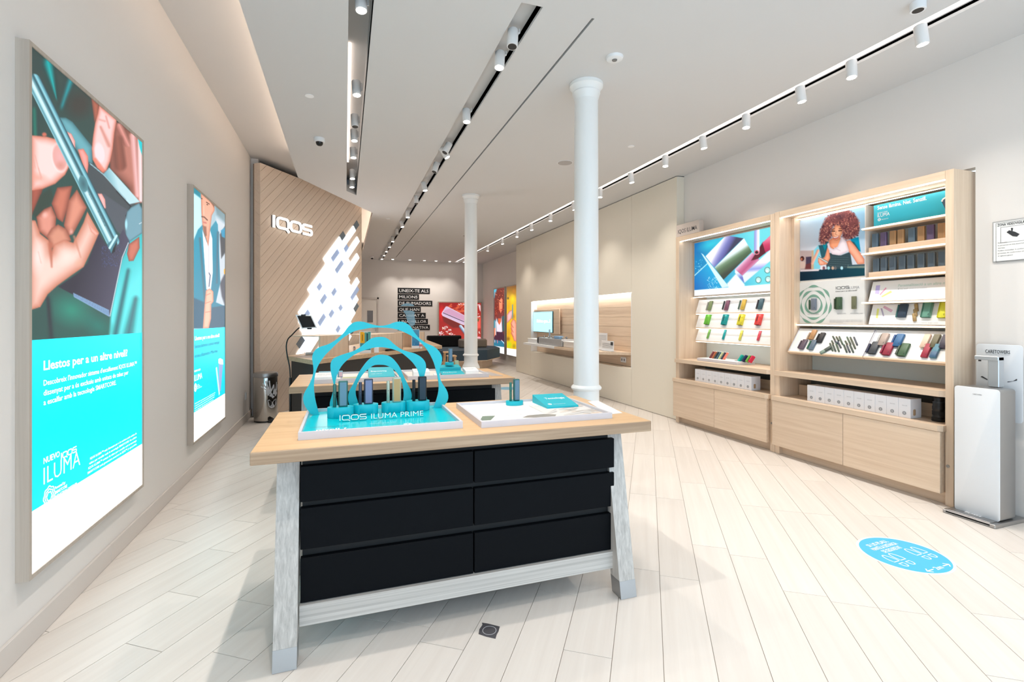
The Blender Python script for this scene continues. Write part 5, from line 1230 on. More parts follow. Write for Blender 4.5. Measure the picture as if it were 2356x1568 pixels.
# oak screens standing on the counter
def screen(px, base_y, top_y, lw, rw, label, dp):
    P = ct(px, base_y); zc = depth(P); top = EYE - (top_y - HY) / FPX * zc
    s = thing('counter_screen', P, label, 'screen')
    L_ = P - cu * lw; R_ = P + cw * rw * 1.0
    G().prism([Vector((q.x, q.y, CZ + .0005)) for q in (P, L_, L_ + cw * .02, P + cw * .02 - cu * 0)], (0, 0, top - CZ)).build('front_panel', 'oak_z', s)
    G().prism([Vector((q.x, q.y, CZ + .0005)) for q in (P, P + cw * dp, P + cw * dp - cu * .02, P - cu * .02)], (0, 0, top - CZ - .001)).build('side_panel', 'oak_z', s)
    G().prism([Vector((q.x, q.y, top - .012)) for q in (P - cu * .021 + cw * .021, L_ + cw * .021, L_ + cw * dp, P + cw * dp - cu * .021)], (0, 0, .01)).build('top_panel', 'oak_x', s)
    return s
screen(803, 815.5, 769, .52, 0, 'left oak screen on the service counter', .45)
screen(927, 802.5, 765.5, .80, 0, 'middle oak screen on the service counter', .40)
screen(977, 797, 763, .26, 0, 'right oak screen at the end of the service counter', .40)
def holder(px0, px1, yb, yt, label, paint, lean=.05):
    P = ct(px0, yb); Q = P + cu * .0; zc = depth(P); w = (px1 - px0) / FPX * zc * 1.12; h = (yb - yt) / FPX * zc
    s = thing('brochure_holder', P, label, 'brochure')
    cam_n = Vector((-P.x, -P.y, 0)).normalized(); U = Vector((-cam_n.y, cam_n.x, 0)); V = (Z3 + (-cam_n) * lean).normalized()
    G().prism([P, P + U * w, P + U * w + V * h, P + V * h], -cam_n * .006).build('back_plate', 'plastic', s)
    G().prism([P + cam_n * .03, P + U * w + cam_n * .03, P + U * w + cam_n * .03 + Z3 * .04, P + cam_n * .03 + Z3 * .04], -cam_n * .004).build('front_lip', 'plastic', s)
    G().prism([P + Z3 * .0006, P + U * w + Z3 * .0006, P + U * w + cam_n * .03 + Z3 * .0006, P + cam_n * .03 + Z3 * .0006], Z3 * .004).build('foot', 'plastic', s)
    picture('brochure', P + V * h * .98 + cam_n * .002 + U * w * .06, P + V * h * .98 + cam_n * .002 + U * w * .96, P + V * h * .12 + cam_n * .002 + U * w * .06, 26, 40, paint, PRINT, s)
def leafY(k):
    k.c = np.tile(np.array((90, 160, 150.)), (len(k.x), 1)); k.put((k.x < 838.5) * 1.0, (240, 178, 40)); k.put((k.y > 789) * 1.0, (70, 150, 160)); k.line([(834, 770), (834, 783)], .9, (120, 90, 40)); k.line([(845, 768), (845, 784)], 1.6, (40, 70, 80)); k.line([(837, 764), (846, 764)], .6, (230, 240, 240))
def leafB(k):
    k.c = k.grad((0, 757), (90, 160, 196), (0, 800), (60, 130, 180)); k.speck(16, (945, 770, 964, 798), (.5, 1.6), [(150, 200, 220), (40, 100, 150)], .6)
holder(827, 850, 812, 762, 'yellow and green brochure in a white holder on the counter', leafY)
holder(947, 963, 801, 757, 'blue brochure in a holder at the right of the counter', leafB)
P = ct(866, 811); tag(G().bevbox(P.x - .03, P.x + .03, P.y - .03, P.y + .03, CZ + .0005, CZ + .075, .004).build('paper_cup_box', 'white'), 'small white box on the counter below the middle arch', 'box')
P = ct(896, 806) - cw * .06; o2 = thing('card_terminal', P, 'dark low card tray on the counter behind the middle arch', 'card tray'); G().prism([P + cu * a - cw * b + Z3 * .0005 for a, b in ((-.15, .02), (.15, .02), (.15, -.03), (-.15, -.03))], (0, 0, .026)).build('tray_body', 'blackplastic', o2); G().prism([P + cu * a - cw * b + Z3 * .0268 for a, b in ((-.13, .012), (.13, .012), (.13, -.022), (-.13, -.022))], (0, 0, .002)).build('pad', 'dark', o2)
P = ct(815, 806.5); o2 = thing('stamp_pot', P, 'small violet and white pot beside the left oak screen', 'pot'); G().lathe([(.016, CZ + .0005), (.018, CZ + .02), (.017, CZ + .05)], P.x, P.y, 16).build('pot', 'white', o2); G().lathe([(.0135, CZ + .05), (.0135, CZ + .06)], P.x, P.y, 16).build('cap', mat('violet_cap', (120, 110, 160), .4), o2)
P = ct(968, 801); o2 = thing('sanitiser_bottle', P, 'small clear bottle with pink label at the counter end', 'bottle'); G().lathe([(.02, CZ + .0005), (.022, CZ + .01), (.022, CZ + .08), (.008, CZ + .1), (.008, CZ + .12)], P.x, P.y, 16).build('bottle', 'plastic', o2); G().lathe([(.0225, CZ + .03), (.0225, CZ + .065)], P.x, P.y, 16).build('label_band', mat('pink_label', (220, 120, 130), .5), o2)
P = ct(717, 815); tag(G().bevbox(P.x - .07, P.x + .08, P.y - .05, P.y + .05, CZ + .0005, CZ + .03, .004).build('keyboard_pad', 'paper'), 'flat white pad on the left end of the counter', 'pad')
# clear acrylic totem with pale blue print behind the counter screens
P = ct(935, 790); P.y = 10.2; P = Vector((on_y(937, 760, 10.2).x, 10.2, CZ))
o = thing('acrylic_totem', P, 'translucent pale blue acrylic display figure in front of the lettering', 'display')
ACR = mat('blue_acrylic', (150, 208, 238), .08, alpha=.38)
def ay(px, py): return on_y(px, py, 10.2)
G().prism([ay(*q) for q in ((921, 704), (927, 699.5), (935, 697), (944, 697.5), (952, 701), (953, 704), (940, 703.5))], (0, .012, 0)).build('upper_cap', ACR, o)
G().prism([ay(*q) for q in ((928, 714), (938, 713.5), (948, 714.5), (955, 717.5), (953, 722), (956, 740), (954, 747), (947, 750), (938, 741), (933, 722), (929, 718))], (0, .012, 0)).build('lower_cap', ACR, o)
a = ay(943, 745); G().box(a.x - .012, a.x + .012, 10.2, 10.212, CZ + .012, a.z).build('stem', ACR, o); G().bevbox(a.x - .2, a.x + .2, 10.05, 10.35, CZ + .0005, CZ + .012, .003).build('foot_plate', 'plastic', o)

# ================================================================ LOUNGE AT THE BACK
o = thing('corner_sofa', (3.6, 14.2, 0), 'low blue-grey corner sofa with black and grey backs at the rear', 'sofa')
SB = mat('sofa_blue', (58, 76, 90), .85, bump=.3, bscale=500); SG = mat('sofa_grey', (140, 130, 122), .9, bump=.3, bscale=500); SK = mat('sofa_black', (12, 13, 18), .9, bump=.2, bscale=500)
sp0, sp1, sp2, sp3 = [on_z(*q, .53) for q in ((1036, 806), (1122, 806), (1156, 804), (1150, 800))]
fz = [Vector((1.75, 13.6, .25)), Vector((2.6, 12.95, .25)), Vector((3.75, 13.1, .25)), Vector((4.42, 14.05, .25)), Vector((4.55, 15.0, .25)), Vector((4.2, 15.6, .25)), Vector((1.75, 15.6, .25))]
G().prism(fz, (0, 0, .28)).build('seat', SB, o)
cz_ = sum(fz, Vector()) / 7
G().prism([Vector((cz_.x + (p.x - cz_.x) * 1.012, cz_.y + (p.y - cz_.y) * 1.012, .232)) for p in fz], (0, 0, .018)).build('seat_rim', 'oak_x', o)
G().prism([Vector((cz_.x + (p.x - cz_.x) * .80, cz_.y + (p.y - cz_.y) * .84, .001)) for p in fz], (0, 0, .231)).build('plinth', 'oak_x', o)
bk0, bk1 = on_y(984, 772, 15.0), on_y(1062, 773, 15.0)
G().bevbox(bk0.x, bk1.x, 15.0, 15.25, .531, bk0.z, .03).build('backrest', SK, o)
gk0, gk1 = on_y(1059, 780, 14.3), on_y(1121, 781, 14.3)
G().bevbox(gk0.x, gk1.x, 14.3, 14.62, .531, gk0.z, .035).build('backrest', SG, o)
G().bevbox(1.75, 2.05, 14.0, 15.3, .531, .80, .03).build('armrest', mat('sofa_pale', (190, 186, 182), .8), o)
for i, (px, pyt, yy, lab) in enumerate(((1039, 816.5, 10.9, 'wooden stool in front, beside the far column'), (1030, 808, 11.6, 'wooden stool behind, partly hidden by the first stool'))):
    p = on_y(px, pyt, yy); zt = p.z; s = thing('stool', (p.x, yy, 0), lab, 'stool', 'wooden stools by the sofa'); r = .105
    G().bevbox(p.x - r, p.x + r, yy - r, yy + r, zt - .035, zt, .02).build('seat', 'top_x', s)
    for sx in (-1, 1):
        for sy_ in (-1, 1): G().tube([(p.x + sx * r * .7, yy + sy_ * r * .7, zt - .035), (p.x + sx * r * .95, yy + sy_ * r * .95, .001)], .014, 8).build('leg', 'top_x', s)
    G().tube([(p.x - r * .8, yy - r * .8, zt * .45), (p.x + r * .8, yy - r * .8, zt * .45)], .009, 6).build('rung', 'top_x', s)

# ================================================================ NICHE FITTINGS
ny = lambda a, b: on_z(a, b, .85)
o = thing('niche_shelf', (4.2, 9, .8), 'long oak shelf projecting from the lit niche', 'shelf')
G().prism([Vector((x, y, .805)) for x, y in ((4.498, 10.72), (3.95, 10.72), (3.93, 8.95), (4.498, 8.95))], (0, 0, .045)).build('white_board', 'white', o)
G().prism([Vector((x, y, .80)) for x, y in ((4.498, 8.95), (3.95, 8.945), (4.02, 7.30), (4.498, 6.95))], (0, 0, .045)).build('oak_board', 'oak_y', o)
SH = .8505
# screen on its oak backing
o = thing('wall_screen', (4.45, 10.6, 1.1), 'wall screen showing pale blue slide in the lit niche', 'screen')
xs = 4.42; a = on_x(1229, 718, xs); b = on_x(1272.5, 718, xs); zt_, zb_ = on_x(1229, 718, xs).z, on_x(1229, 761.5, xs).z
G().bevbox(xs + .004, xs + .03, b.y - .32, a.y + .02, zb_ - .03, zt_ + .06, .004).build('backing', 'oak_y', o); G().box(xs + .03, 4.499, b.y + .1, a.y - .1, zb_ + .05, zt_ - .05).build('bracket', 'dark', o)
G().bevbox(xs - .02, xs + .004, b.y - .012, a.y + .012, zb_ - .012, zt_ + .012, .004).build('bezel', mat('screen_bezel', (44, 84, 92), .3), o)
G().box(xs - .0212, xs - .02, b.y, a.y, zb_, zt_).build('display', glow('screen_glow', (168, 226, 242), 1.0), o)
plabel(o, 'Sabies que...?', lambda p, q: on_x(p, q, xs - .0215), -Y3, (1235, 741), 1266, 7, TXW, bold=.01)
def boxthing(name, x0, x1, y0, y1, h, m, label, cat, z=SH):
    return tag(G().bevbox(x0, x1, y0, y1, z, z + h, .004).build(name, m), label, cat)
o = thing('device_tray', (4.2, 9.3, SH), 'silver display tray of small parts on the niche shelf', 'tray')
G().bevbox(4.02, 4.36, 8.75, 9.95, SH, SH + .14, .006).build('tray_body', 'alu', o); G().box(4.035, 4.345, 8.77, 9.93, SH + .14, SH + .143).build('tray_top', 'steel', o)
for i in range(9):
    y = 8.85 + i * .12; G().lathe([(.02, SH + .143), (.024, SH + .16), (.018, SH + .19)], 4.10 + .14 * (i % 2), y, 12).build('chrome_part', 'chrome', o)
G().tube([(4.2, 9.75, SH + .143), (4.2, 9.75, SH + .32)], .018, 10).build('clear_tube', mat('clear_tube', (180, 210, 230), .1), o)
G().bevbox(4.06, 4.16, 8.95, 9.2, SH + .143, SH + .2, .004).build('blue_piece', mat('blue_piece', (140, 186, 226), .3), o)
tag(G().bevbox(4.03, 4.2, 9.98, 10.08, SH, SH + .15, .03).build('headset_case', 'blackplastic'), 'black rounded case beside the silver tray in the niche', 'case')
o = thing('carton', (4.2, 10.4, SH), 'shallow white carton at the far end of the niche shelf', 'box'); G().bevbox(4.05, 4.35, 10.14, 10.68, SH, SH + .08, .003).build('carton_body', 'white', o); G().bevbox(4.04, 4.36, 10.13, 10.69, SH + .08, SH + .095, .003).build('lid', 'warmwhite', o)
o = thing('carton', (4.2, 8.5, SH), 'beige carton on the niche shelf left of the front column', 'box'); G().bevbox(4.05, 4.34, 8.2, 8.72, SH, SH + .10, .003).build('carton_body', 'warmwhite', o); G().bevbox(4.04, 4.35, 8.19, 8.73, SH + .10, SH + .115, .003).build('lid', 'white', o)
for nm, pxa, pxb, yt, yb, xx, lab, lines in (('notice_holder', 1371, 1397, 766, 803, 4.40, 'tall acrylic notice stand with lined text in the niche', 9), ('notice_holder', 1384, 1412, 784.5, 806, 4.28, 'smaller acrylic notice stand with dark emblem in the niche', 6)):
    a = on_x(pxa, 790, xx); b = on_x(pxb, 790, xx); zt_ = on_x(pxb, yt, xx).z
    s = thing(nm, (xx, (a.y + b.y) / 2, SH), lab, 'notice stand')
    G().box(xx, xx + .004, b.y, a.y, SH, zt_).box(xx - .05, xx + .05, b.y, a.y, SH, SH + .004).build('acrylic_plate', 'plastic', s)
    g = G()
    for i in range(lines): g.box(xx - .0012, xx - .0004, b.y + .03, a.y - .03, zt_ - .05 - i * (zt_ - SH - .08) / lines, zt_ - .044 - i * (zt_ - SH - .08) / lines)
    g.build('printed_lines', 'inkgrey', s)
    if lines == 6: G().box(xx - .002, xx - .0012, b.y + .02, b.y + .10, SH + .1, SH + .155).build('emblem', 'ink', s)
for px, yy, lab in ((1462, 0, 'double white socket under the right end of the niche shelf'), (1229, 1, 'double white socket under the far end of the niche shelf')):
    a = on_x(1435 if yy == 0 else 1228, 827 if yy == 0 else 799, NXB); s = thing('wall_socket', (NXB, a.y, .68), lab, 'socket')
    G().bevbox(NXB - .012, NXB - .0005, a.y - .08, a.y + .08, a.z - .045, a.z + .045, .003).build('plate', 'plastic', s)
    for k in (-.038, .038): G().tube([(NXB - .0125, a.y + k, a.z), (NXB - .014, a.y + k, a.z)], .022, 16).build('insert', mat('socket_grey', (150, 150, 156), .5), s)

# ================================================================ BUILT-IN SHELVES ON THE RIGHT
SX = 4.26; LWH = 'warmwhite'
BACKP = mat('shelf_back', (226, 234, 232), .5)
LEDW = glow('shelf_led', (255, 250, 246), 10.0)
def unit_base(o, ya, yb, ydoor):
    """ya > yb: far and near end of the unit"""
    G().box(4.30, 4.74, yb + .002, ya - .002, .001, .092).build('plinth', 'oak_y', o)
    d = (ydoor, yb + .045)
    for a, b in ((ya - .012, ydoor + .002), (ydoor - .002, yb + .045)):
        dr = G().bevbox(4.205, 4.226, b, a, .094, .553, .0015).build('door', 'oak_y', o)
    G().box(4.228, 4.74, yb + .05, ya - .05, .094, .553).build('carcass', 'oak_y', o)
    G().prism([Vector((x, y, .556)) for x, y in ((4.20, ya - .004), (4.20, yb + .06), (4.225, yb + .035), (4.74, yb + .035), (4.74, ya - .004))], (0, 0, .044)).build('lower_shelf', 'oak_y', o)
    G().prism([Vector((x, y, .812)) for x, y in ((4.235, ya - .004), (4.235, yb + .07), (4.265, yb + .035), (4.74, yb + .035), (4.74, ya - .004))], (0, 0, .047)).build('worktop', 'oak_y', o)
    G().box(4.52, 4.535, yb + .06, ya - .06, .6005, .71).build('upstand', 'oak_y', o)
    G().box(4.70, 4.74, yb + .05, ya - .05, .6005, .8115).build('recess_back', mat('recess_grey', (120, 118, 112), .7), o)
    kb = G().tube([(4.31, yb + .024, .30), (4.255, yb + .024, .30)], .011, 14); kb.build('lock_knob', 'steel', dr)
U1A, U1B = 5.56, 3.945
U1 = thing('shelf_unit', (SX + .2, 4.75, 0), 'left oak shelf unit with turquoise lightbox and three sloped ledges', 'shelf unit', 'built-in oak shelf units')
for a, b in ((U1A, U1A - .065), (U1B + .058, U1B)): G().bevbox(SX, 4.745, b, a, .001, 2.505, .002).build('side_panel', 'oak_z', U1)
G().bevbox(SX, 4.745, U1B + .059, U1A - .066, 2.445, 2.505, .002).build('top_panel', 'oak_y', U1)
G().box(4.715, 4.745, U1B + .06, U1A - .067, .86, 2.444).build('back_panel', BACKP, U1)
unit_base(U1, U1A - .002, U1B + .012, 4.77)
G().box(4.285, 4.298, U1B + .06, U1A - .067, 2.439, 2.4445).build('led_strip', LEDW, U1)
U2A, U2B = 3.942, 2.355
U2 = thing('shelf_unit', (SX + .2, 3.1, 0), 'right oak shelf unit with woman poster and rows of devices', 'shelf unit', 'built-in oak shelf units')
for a, b in ((U2A, U2A - .055), (U2B + .055, U2B)): G().bevbox(SX, 4.745, b, a, .001, 2.512, .002).build('side_panel', 'oak_z', U2)
G().bevbox(SX, 4.745, U2B + .056, U2A - .056, 2.452, 2.512, .002).build('top_panel', 'oak_y', U2)
G().box(4.715, 4.745, U2B + .057, U2A - .057, .86, 2.451).build('back_panel', BACKP, U2)
unit_base(U2, U2A - .004, U2B + .012, 3.165)
G().box(4.285, 4.298, U2B + .057, U2A - .057, 2.446, 2.4515).build('led_strip', LEDW, U2)

# header block on the left unit
o = thing('header_sign', (4.3, 5.35, 2.506), 'taupe header block lettered IQOS ILUMA above the left shelf unit', 'sign')
y0h = on_x(1608, 530, SX).y; G().bevbox(SX + .002, SX + .075, y0h, U1A - .004, 2.506, 2.665, .002).build('block', mat('taupe_block', (204, 190, 180), .6), o)
plabel(o, 'IQOS ILUMA', lambda a, b: on_x(a, b, SX + .002), -Y3, (1560, 538), 1604, 9.5, 'ink', bold=.008)

# ---------------- left unit: lightbox
xs = 4.50
o = thing('lightbox_screen', (xs, 4.75, 1.7), 'backlit turquoise picture of striped devices in the left shelf unit', 'lightbox')
ya_, yb_ = U1A - .07, U1B + .064
G().box(xs + .004, xs + .05, yb_, ya_, 1.692, 2.44).build('housing', 'frame_wood', o)
G().box(xs - .006, xs + .004, yb_, ya_, 1.692, 1.712).box(xs - .006, xs + .004, yb_, ya_, 2.425, 2.44).box(xs - .006, xs + .004, ya_ - .014, ya_, 1.712, 2.425).build('bezel', 'frame_wood', o)
def turq(k):
    A = lambda x, y: (1590 + x / 8.71, 510 + y / 8.71); P_ = lambda *q: [A(*p) for p in q]
    k.c = k.grad(A(60, 600), (0, 130, 190), A(1200, 300), (110, 222, 232))
    k.ell(*A(100, 500), 26, 34, (0, 104, 176), 0, .9, .8); k.ell(*A(400, 450), 40, 16, (30, 214, 230), -20, .9, .7)
    k.poly(P_((60, 1080), (340, 820), (600, 1330), (60, 1370)), k.grad(A(80, 1300), (0, 110, 190), A(520, 1000), (0, 180, 226)), 2)
    k.speck(70, (*A(330, 1080), *A(600, 1340)), (.5, 1.6), [(190, 240, 250), (90, 210, 236), (230, 250, 255)], .8); k.speck(26, (*A(70, 760), *A(230, 980)), (.5, 1.5), [(160, 230, 246), (80, 190, 226)], .8)
    k.line(P_((70, 1075), (350, 815)), 1.0, (180, 236, 246))
    k.poly(P_((200, 625), (240, 650), (360, 800), (760, 1300), (620, 1320)), (214, 244, 250), 1.5)
    def rod(q, cols, mesh=None):
        (ax, ay), (bx, by), w0, w1 = q; k.cap(A(ax, ay), A(bx, by), w0, w1, cols, 1)
    def bar(p, cols):      # p: four corners, shaded from first edge to opposite edge
        a_, b_, c_, d_ = [A(*t) for t in p]; m0 = ((a_[0] + b_[0]) / 2, (a_[1] + b_[1]) / 2); m1 = ((c_[0] + d_[0]) / 2, (c_[1] + d_[1]) / 2)
        d = np.subtract(m1, m0); t_ = np.clip(((k.x - m0[0]) * d[0] + (k.y - m0[1]) * d[1]) / (d @ d), 0, .999) * (len(cols) - 1); i = t_.astype(int); w = (t_ - i)[:, None]; C = np.asarray(cols, float)
        k.put(k.sd([a_, b_, c_, d_]) / 1.0 + .5, C[i] * (1 - w) + C[i + 1] * w)
    bar([(290, 690), (700, 270), (1050, 330), (460, 910)], [(244, 246, 252), (250, 250, 255), (170, 170, 220), (120, 124, 190), (96, 96, 160), (60, 60, 90)])
    bar([(470, 915), (1060, 330), (1220, 600), (650, 1160)], [(246, 250, 252), (226, 240, 240), (120, 150, 120), (84, 112, 84), (74, 92, 70), (56, 64, 56)])
    bar([(880, 950), (1230, 610), (1370, 760), (1030, 1080)], [(240, 200, 226), (206, 120, 160), (190, 84, 130), (214, 140, 176)])
    k.poly(P_((1200, 780), (1440, 400), (1500, 620), (1340, 740)), (92, 20, 40), 1.5)
    bar([(1430, 420), (1590, 270), (1590, 560), (1490, 620)], [(236, 130, 160), (206, 60, 100), (176, 40, 84)])
    bar([(1030, 1080), (1590, 560), (1590, 780), (1070, 1220)], [(250, 246, 255), (206, 206, 246), (150, 160, 230), (230, 236, 255)])
    bar([(880, 950), (1030, 1085), (1070, 1230), (880, 1020)], [(236, 240, 255), (110, 120, 200)])
    k.poly(P_((720, 1240), (900, 1040), (1070, 1250), (1080, 1330), (760, 1330)), (244, 250, 252), 3)
    k.cap(A(1320, 160), A(1315, 600), 6, 6.5, [(150, 150, 210), (170, 180, 236), (240, 240, 252), (250, 250, 255)][::-1], 1); k.ell(*A(1315, 612), 6.5, 6, (226, 120, 140)); k.ell(*A(1315, 612), 3.8, 3.6, (40, 20, 24))
    for x, y in ((1530, 970), (1350, 1165), (1545, 1150)): k.ell(*A(x, y), 7.5, 8, (70, 120, 120)); k.ell(*A(x, y), 6, 6.4, (190, 236, 230)); k.ell(*A(x - 8, y + 20), 3, 3, (250, 250, 240))
    k.poly(P_((20, 1372), (1620, 1240), (1620, 1700), (20, 1700)), (250, 252, 255), .8)
k0 = (xs, ya_ - .014, 2.425); picture('picture', k0, (xs, yb_, 2.425), (xs, ya_ - .014, 1.712), 190, 110, turq, FILM, o)
G().box(xs - .002, xs + .006, yb_, ya_, 1.685, 1.691).build('led_strip', LEDW, o)

# ---------------- left unit: sloped ledges with devices
def ledge_frame(x0, z0, x1, z1):
    d = Vector((x1 - x0, 0, z1 - z0)); L = d.length; d.normalize(); n = Vector((-d.z, 0, d.x)); return d, n, L
def sloped_board(parent, x0, z0, x1, z1, ya, yb, th=.012, name='ledge', lip=True, m='white'):
    d, n, L = ledge_frame(x0, z0, x1, z1); P = Vector((x0, ya, z0))
    G().prism([P, P + d * L, P + d * L - n * th, P - n * th], (0, yb - ya, 0)).build(name, m, parent)
    if lip: G().prism([P - d * .012 + n * .004, P + n * .004, P - n * th, P - d * .012 - n * th], (0, yb - ya, 0)).build(name + '_lip', 'oak_y', parent)
    return Vector((x0, 0, z0)), d, n
def put_case(p, d, n, c, label, w, h, r, dp=.016, name='charger_case', cat='charger case', grp=None, hinge=True, tilt=0.0, two=None):
    """device lying on a sloped board: p is the middle of its lower edge on the board"""
    o = thing(name, p, label, cat, grp); q = p + n * (dp / 2 + .0006)
    W_ = (d + Vector((0, -tilt, 0))).normalized(); U = -Y3 + W_ * (Y3.dot(W_)); U.normalize()
    m = mat('device_colour', c, .42, .1)
    G().rprism(q, U, -n, W_, w, dp, h, r, .0025, 4).build('shell', m, o)
    if two is not None: G().rprism(q + n * .0008 + W_ * .001, U, -n, W_, w * 1.01, dp, h * .42, r, .0025, 4).build('lower_half', mat('device_colour_b', two, .42, .1), o)
    elif hinge: G().rprism(q + n * (dp / 2 + .0002) + U * (w * .30) + W_ * h * .2, U, W_, n, w * .07, h * .12, .0007, w * .02, .0002, 2).build('status_mark', mat('device_mark', np.asarray(c) * .55, .4), o)
    return o
def put_stick(p, d, n, c, label, h, r=.0055, grp=None, name='heating_stick', tilt=0.0, band=None, cat='stick device'):
    o = thing(name, p, label, cat, grp); a = p + n * (r + .0004); W_ = (d + Vector((0, -tilt, 0))).normalized()
    G().tube([a, a + W_ * .002, a + W_ * (h - .002), a + W_ * h], [r * .8, r, r, r * .8], 10).build('barrel', mat('stick_colour', c, .4, .25), o)
    if band is not None: G().tube([a + W_ * h * .44, a + W_ * h * .52], r * 1.04, 10).build('ring', mat('stick_ring', band, .4), o)
    else: G().tube([a + W_ * h * .5 + n * r * .8, a + W_ * h * .5 + n * (r + .0004)], r * .4, 8).build('button', mat('stick_dot', np.asarray(c) * .6, .4), o)
    return o
LD = [(4.512, 1.478, 4.572, 1.655), (4.512, 1.284, 4.572, 1.462), (4.512, 1.108, 4.572, 1.278)]
zd = lambda x, y: (1580 + x / 7.838, 660 + y / 7.838)
frames = []
for i, (x0, z0, x1, z1) in enumerate(LD):
    frames.append(sloped_board(U1, x0, z0, x1, z1, U1A - .09, U1B + .06))
    G().box(x0 + .004, x0 + .02, U1B + .062, U1A - .095, z0 - .019, z0 - .013).build('led_strip', MT['ledsoft'], U1)
def on_board(px, py, fr): return on_p(px, py, fr[0], fr[2])
GR1 = 'devices on the sloped ledges of the left unit'
rowA = [((360, 418), (150, 150, 140), 'grey'), ((413, 425), (118, 136, 92), 'sage green'), ((652, 408), (50, 54, 60), 'dark'), ((715, 422), (120, 72, 96), 'mauve'), ((940, 402), (84, 108, 98), 'grey-green'), ((1010, 412), (206, 172, 70), 'mustard'), ((1262, 398), (70, 66, 74), 'slate'), ((1325, 404), (64, 96, 108), 'petrol')]
for i, (q, c, nm) in enumerate(rowA):
    p = on_board(*zd(*q), frames[0]); h = .115 if i % 2 == 0 else .128
    if i % 2 == 0: put_stick(p, frames[0][1], frames[0][2], c, '%s stick beside the %s case on the top ledge' % (nm, rowA[i + 1][2]), .112, .009, GR1)
    else: put_case(p, frames[0][1], frames[0][2], c, '%s charger case on the top sloped ledge' % nm, .058, .128, .010, .022, grp=GR1)
for q, c, nm in (((370, 680), (112, 186, 64), 'lime green'), ((680, 688), (0, 150, 150), 'turquoise'), ((970, 694), (222, 212, 60), 'lemon yellow'), ((1293, 692), (222, 76, 74), 'coral red')):
    p = on_board(*zd(*q), frames[1]); put_case(p, frames[1][1], frames[1][2], c, '%s rounded silicone case on the middle sloped ledge' % nm, .070, .138, .032, .022, grp=GR1)
    if nm != 'lime green': put_stick(p + Y3 * .03 + frames[1][1] * .05, frames[1][1], frames[1][2], (76, 66, 74), 'dark stick tucked behind the %s case on the middle ledge' % nm, .075, .009, GR1)
for q, c, nm in (((380, 930), (118, 172, 84), 'lime green'), ((660, 948), (0, 148, 152), 'turquoise'), ((960, 960), (212, 206, 86), 'lemon yellow'), ((1290, 966), (214, 76, 92), 'coral red')):
    p = on_board(*zd(*q), frames[2]); put_case(p, frames[2][1], frames[2][2], c, '%s slim sleeve on the lowest sloped ledge' % nm, .036, .130, .010, .016, grp=GR1, name='slim_sleeve', cat='sleeve')
# tray on the worktop
WT = .8592
o = thing('display_tray', (4.45, 4.75, WT), 'pale grey tray on the worktop of the left shelf unit', 'tray')
tq_ = [on_z(*zd(*q), WT) for q in ((185, 1330), (900, 1412), (1325, 1392))]
tx0, tx1, ty0, ty1 = 4.35, 4.60, tq_[1].y, tq_[0].y
tx0 = 4.33; ty1 = on_x(*zd(185, 1330), tx0).y; ty0 = on_x(*zd(910, 1412), tx0).y
G().bevbox(tx0, tx1, ty0, ty1, WT, WT + .035, .003).build('tray_body', 'tray', o); G().box(tx0 + .01, tx1 - .01, ty0 + .01, ty1 - .01, WT + .035, WT + .036).build('tray_liner', 'paper', o)
TZ2 = WT + .0365; LV = Vector((.35, -.45, 1)).normalized()
for i, (x, c) in enumerate(((420, (130, 60, 64)), (465, (196, 110, 70)), (505, (50, 70, 74)), (545, (70, 110, 130)), (582, (220, 226, 170)), (625, (60, 70, 90)), (665, (236, 130, 110)))):
    yy = on_x(*zd(x, 1268), tx0 + .10).y; s = thing('slim_sleeve', (tx0 + .1, yy, TZ2), '%s thin leaning sleeve on the left unit tray' % ('maroon', 'orange-brown', 'dark green', 'steel blue', 'cream', 'navy', 'salmon')[i], 'sleeve', 'thin sleeves on the worktop tray')
    G().rprism((tx0 + .1, yy, TZ2), (0, 1, .45), (1, 0, -.35), LV, .012, .03, .10, .004, .002).build('sleeve_body', mat('sleeve_ink', c, .4), s); G().rprism(Vector((tx0 + .1, yy, TZ2)) + LV * .1, (0, 1, .45), (1, 0, -.35), LV, .011, .028, .004, .004, .001).build('tip', 'white', s)
for i, (x, c, nm) in enumerate(((945, (0, 176, 160), 'turquoise'), (1020, (30, 36, 90), 'navy'), (1085, (120, 190, 80), 'green'), (1135, (214, 40, 84), 'crimson'))):
    yy = on_x(*zd(x, 1325), tx0 + .10).y; s = thing('silicone_case', (tx0 + .1, yy, TZ2), '%s rounded case leaning on the left unit tray' % nm, 'charger case', 'leaning cases on the worktop tray')
    G().rprism((tx0 + .1, yy, TZ2), (0, 1, .45), (1, 0, -.35), LV, .022, .05, .085, .010, .004).build('shell', mat('silicone', c, .5), s); G().rprism(Vector((tx0 + .1, yy, TZ2)) + LV * .085, (0, 1, .45), (1, 0, -.35), LV, .012, .03, .002, .005, .0008).build('top_cap', mat('silicone_b', np.asarray(c) * .8, .5), s)
o = thing('part_strip', (4.5, ty0 + .08, TZ2), 'small strip of metal parts on the left unit tray', 'parts'); G().bevbox(4.44, 4.50, ty0 + .03, ty0 + .16, TZ2, TZ2 + .006, .001).build('strip', 'steel', o); G().tube([(4.47, ty0 + .05, TZ2 + .006), (4.47, ty0 + .05, TZ2 + .016)], .008, 10).build('pin', 'chrome', o)

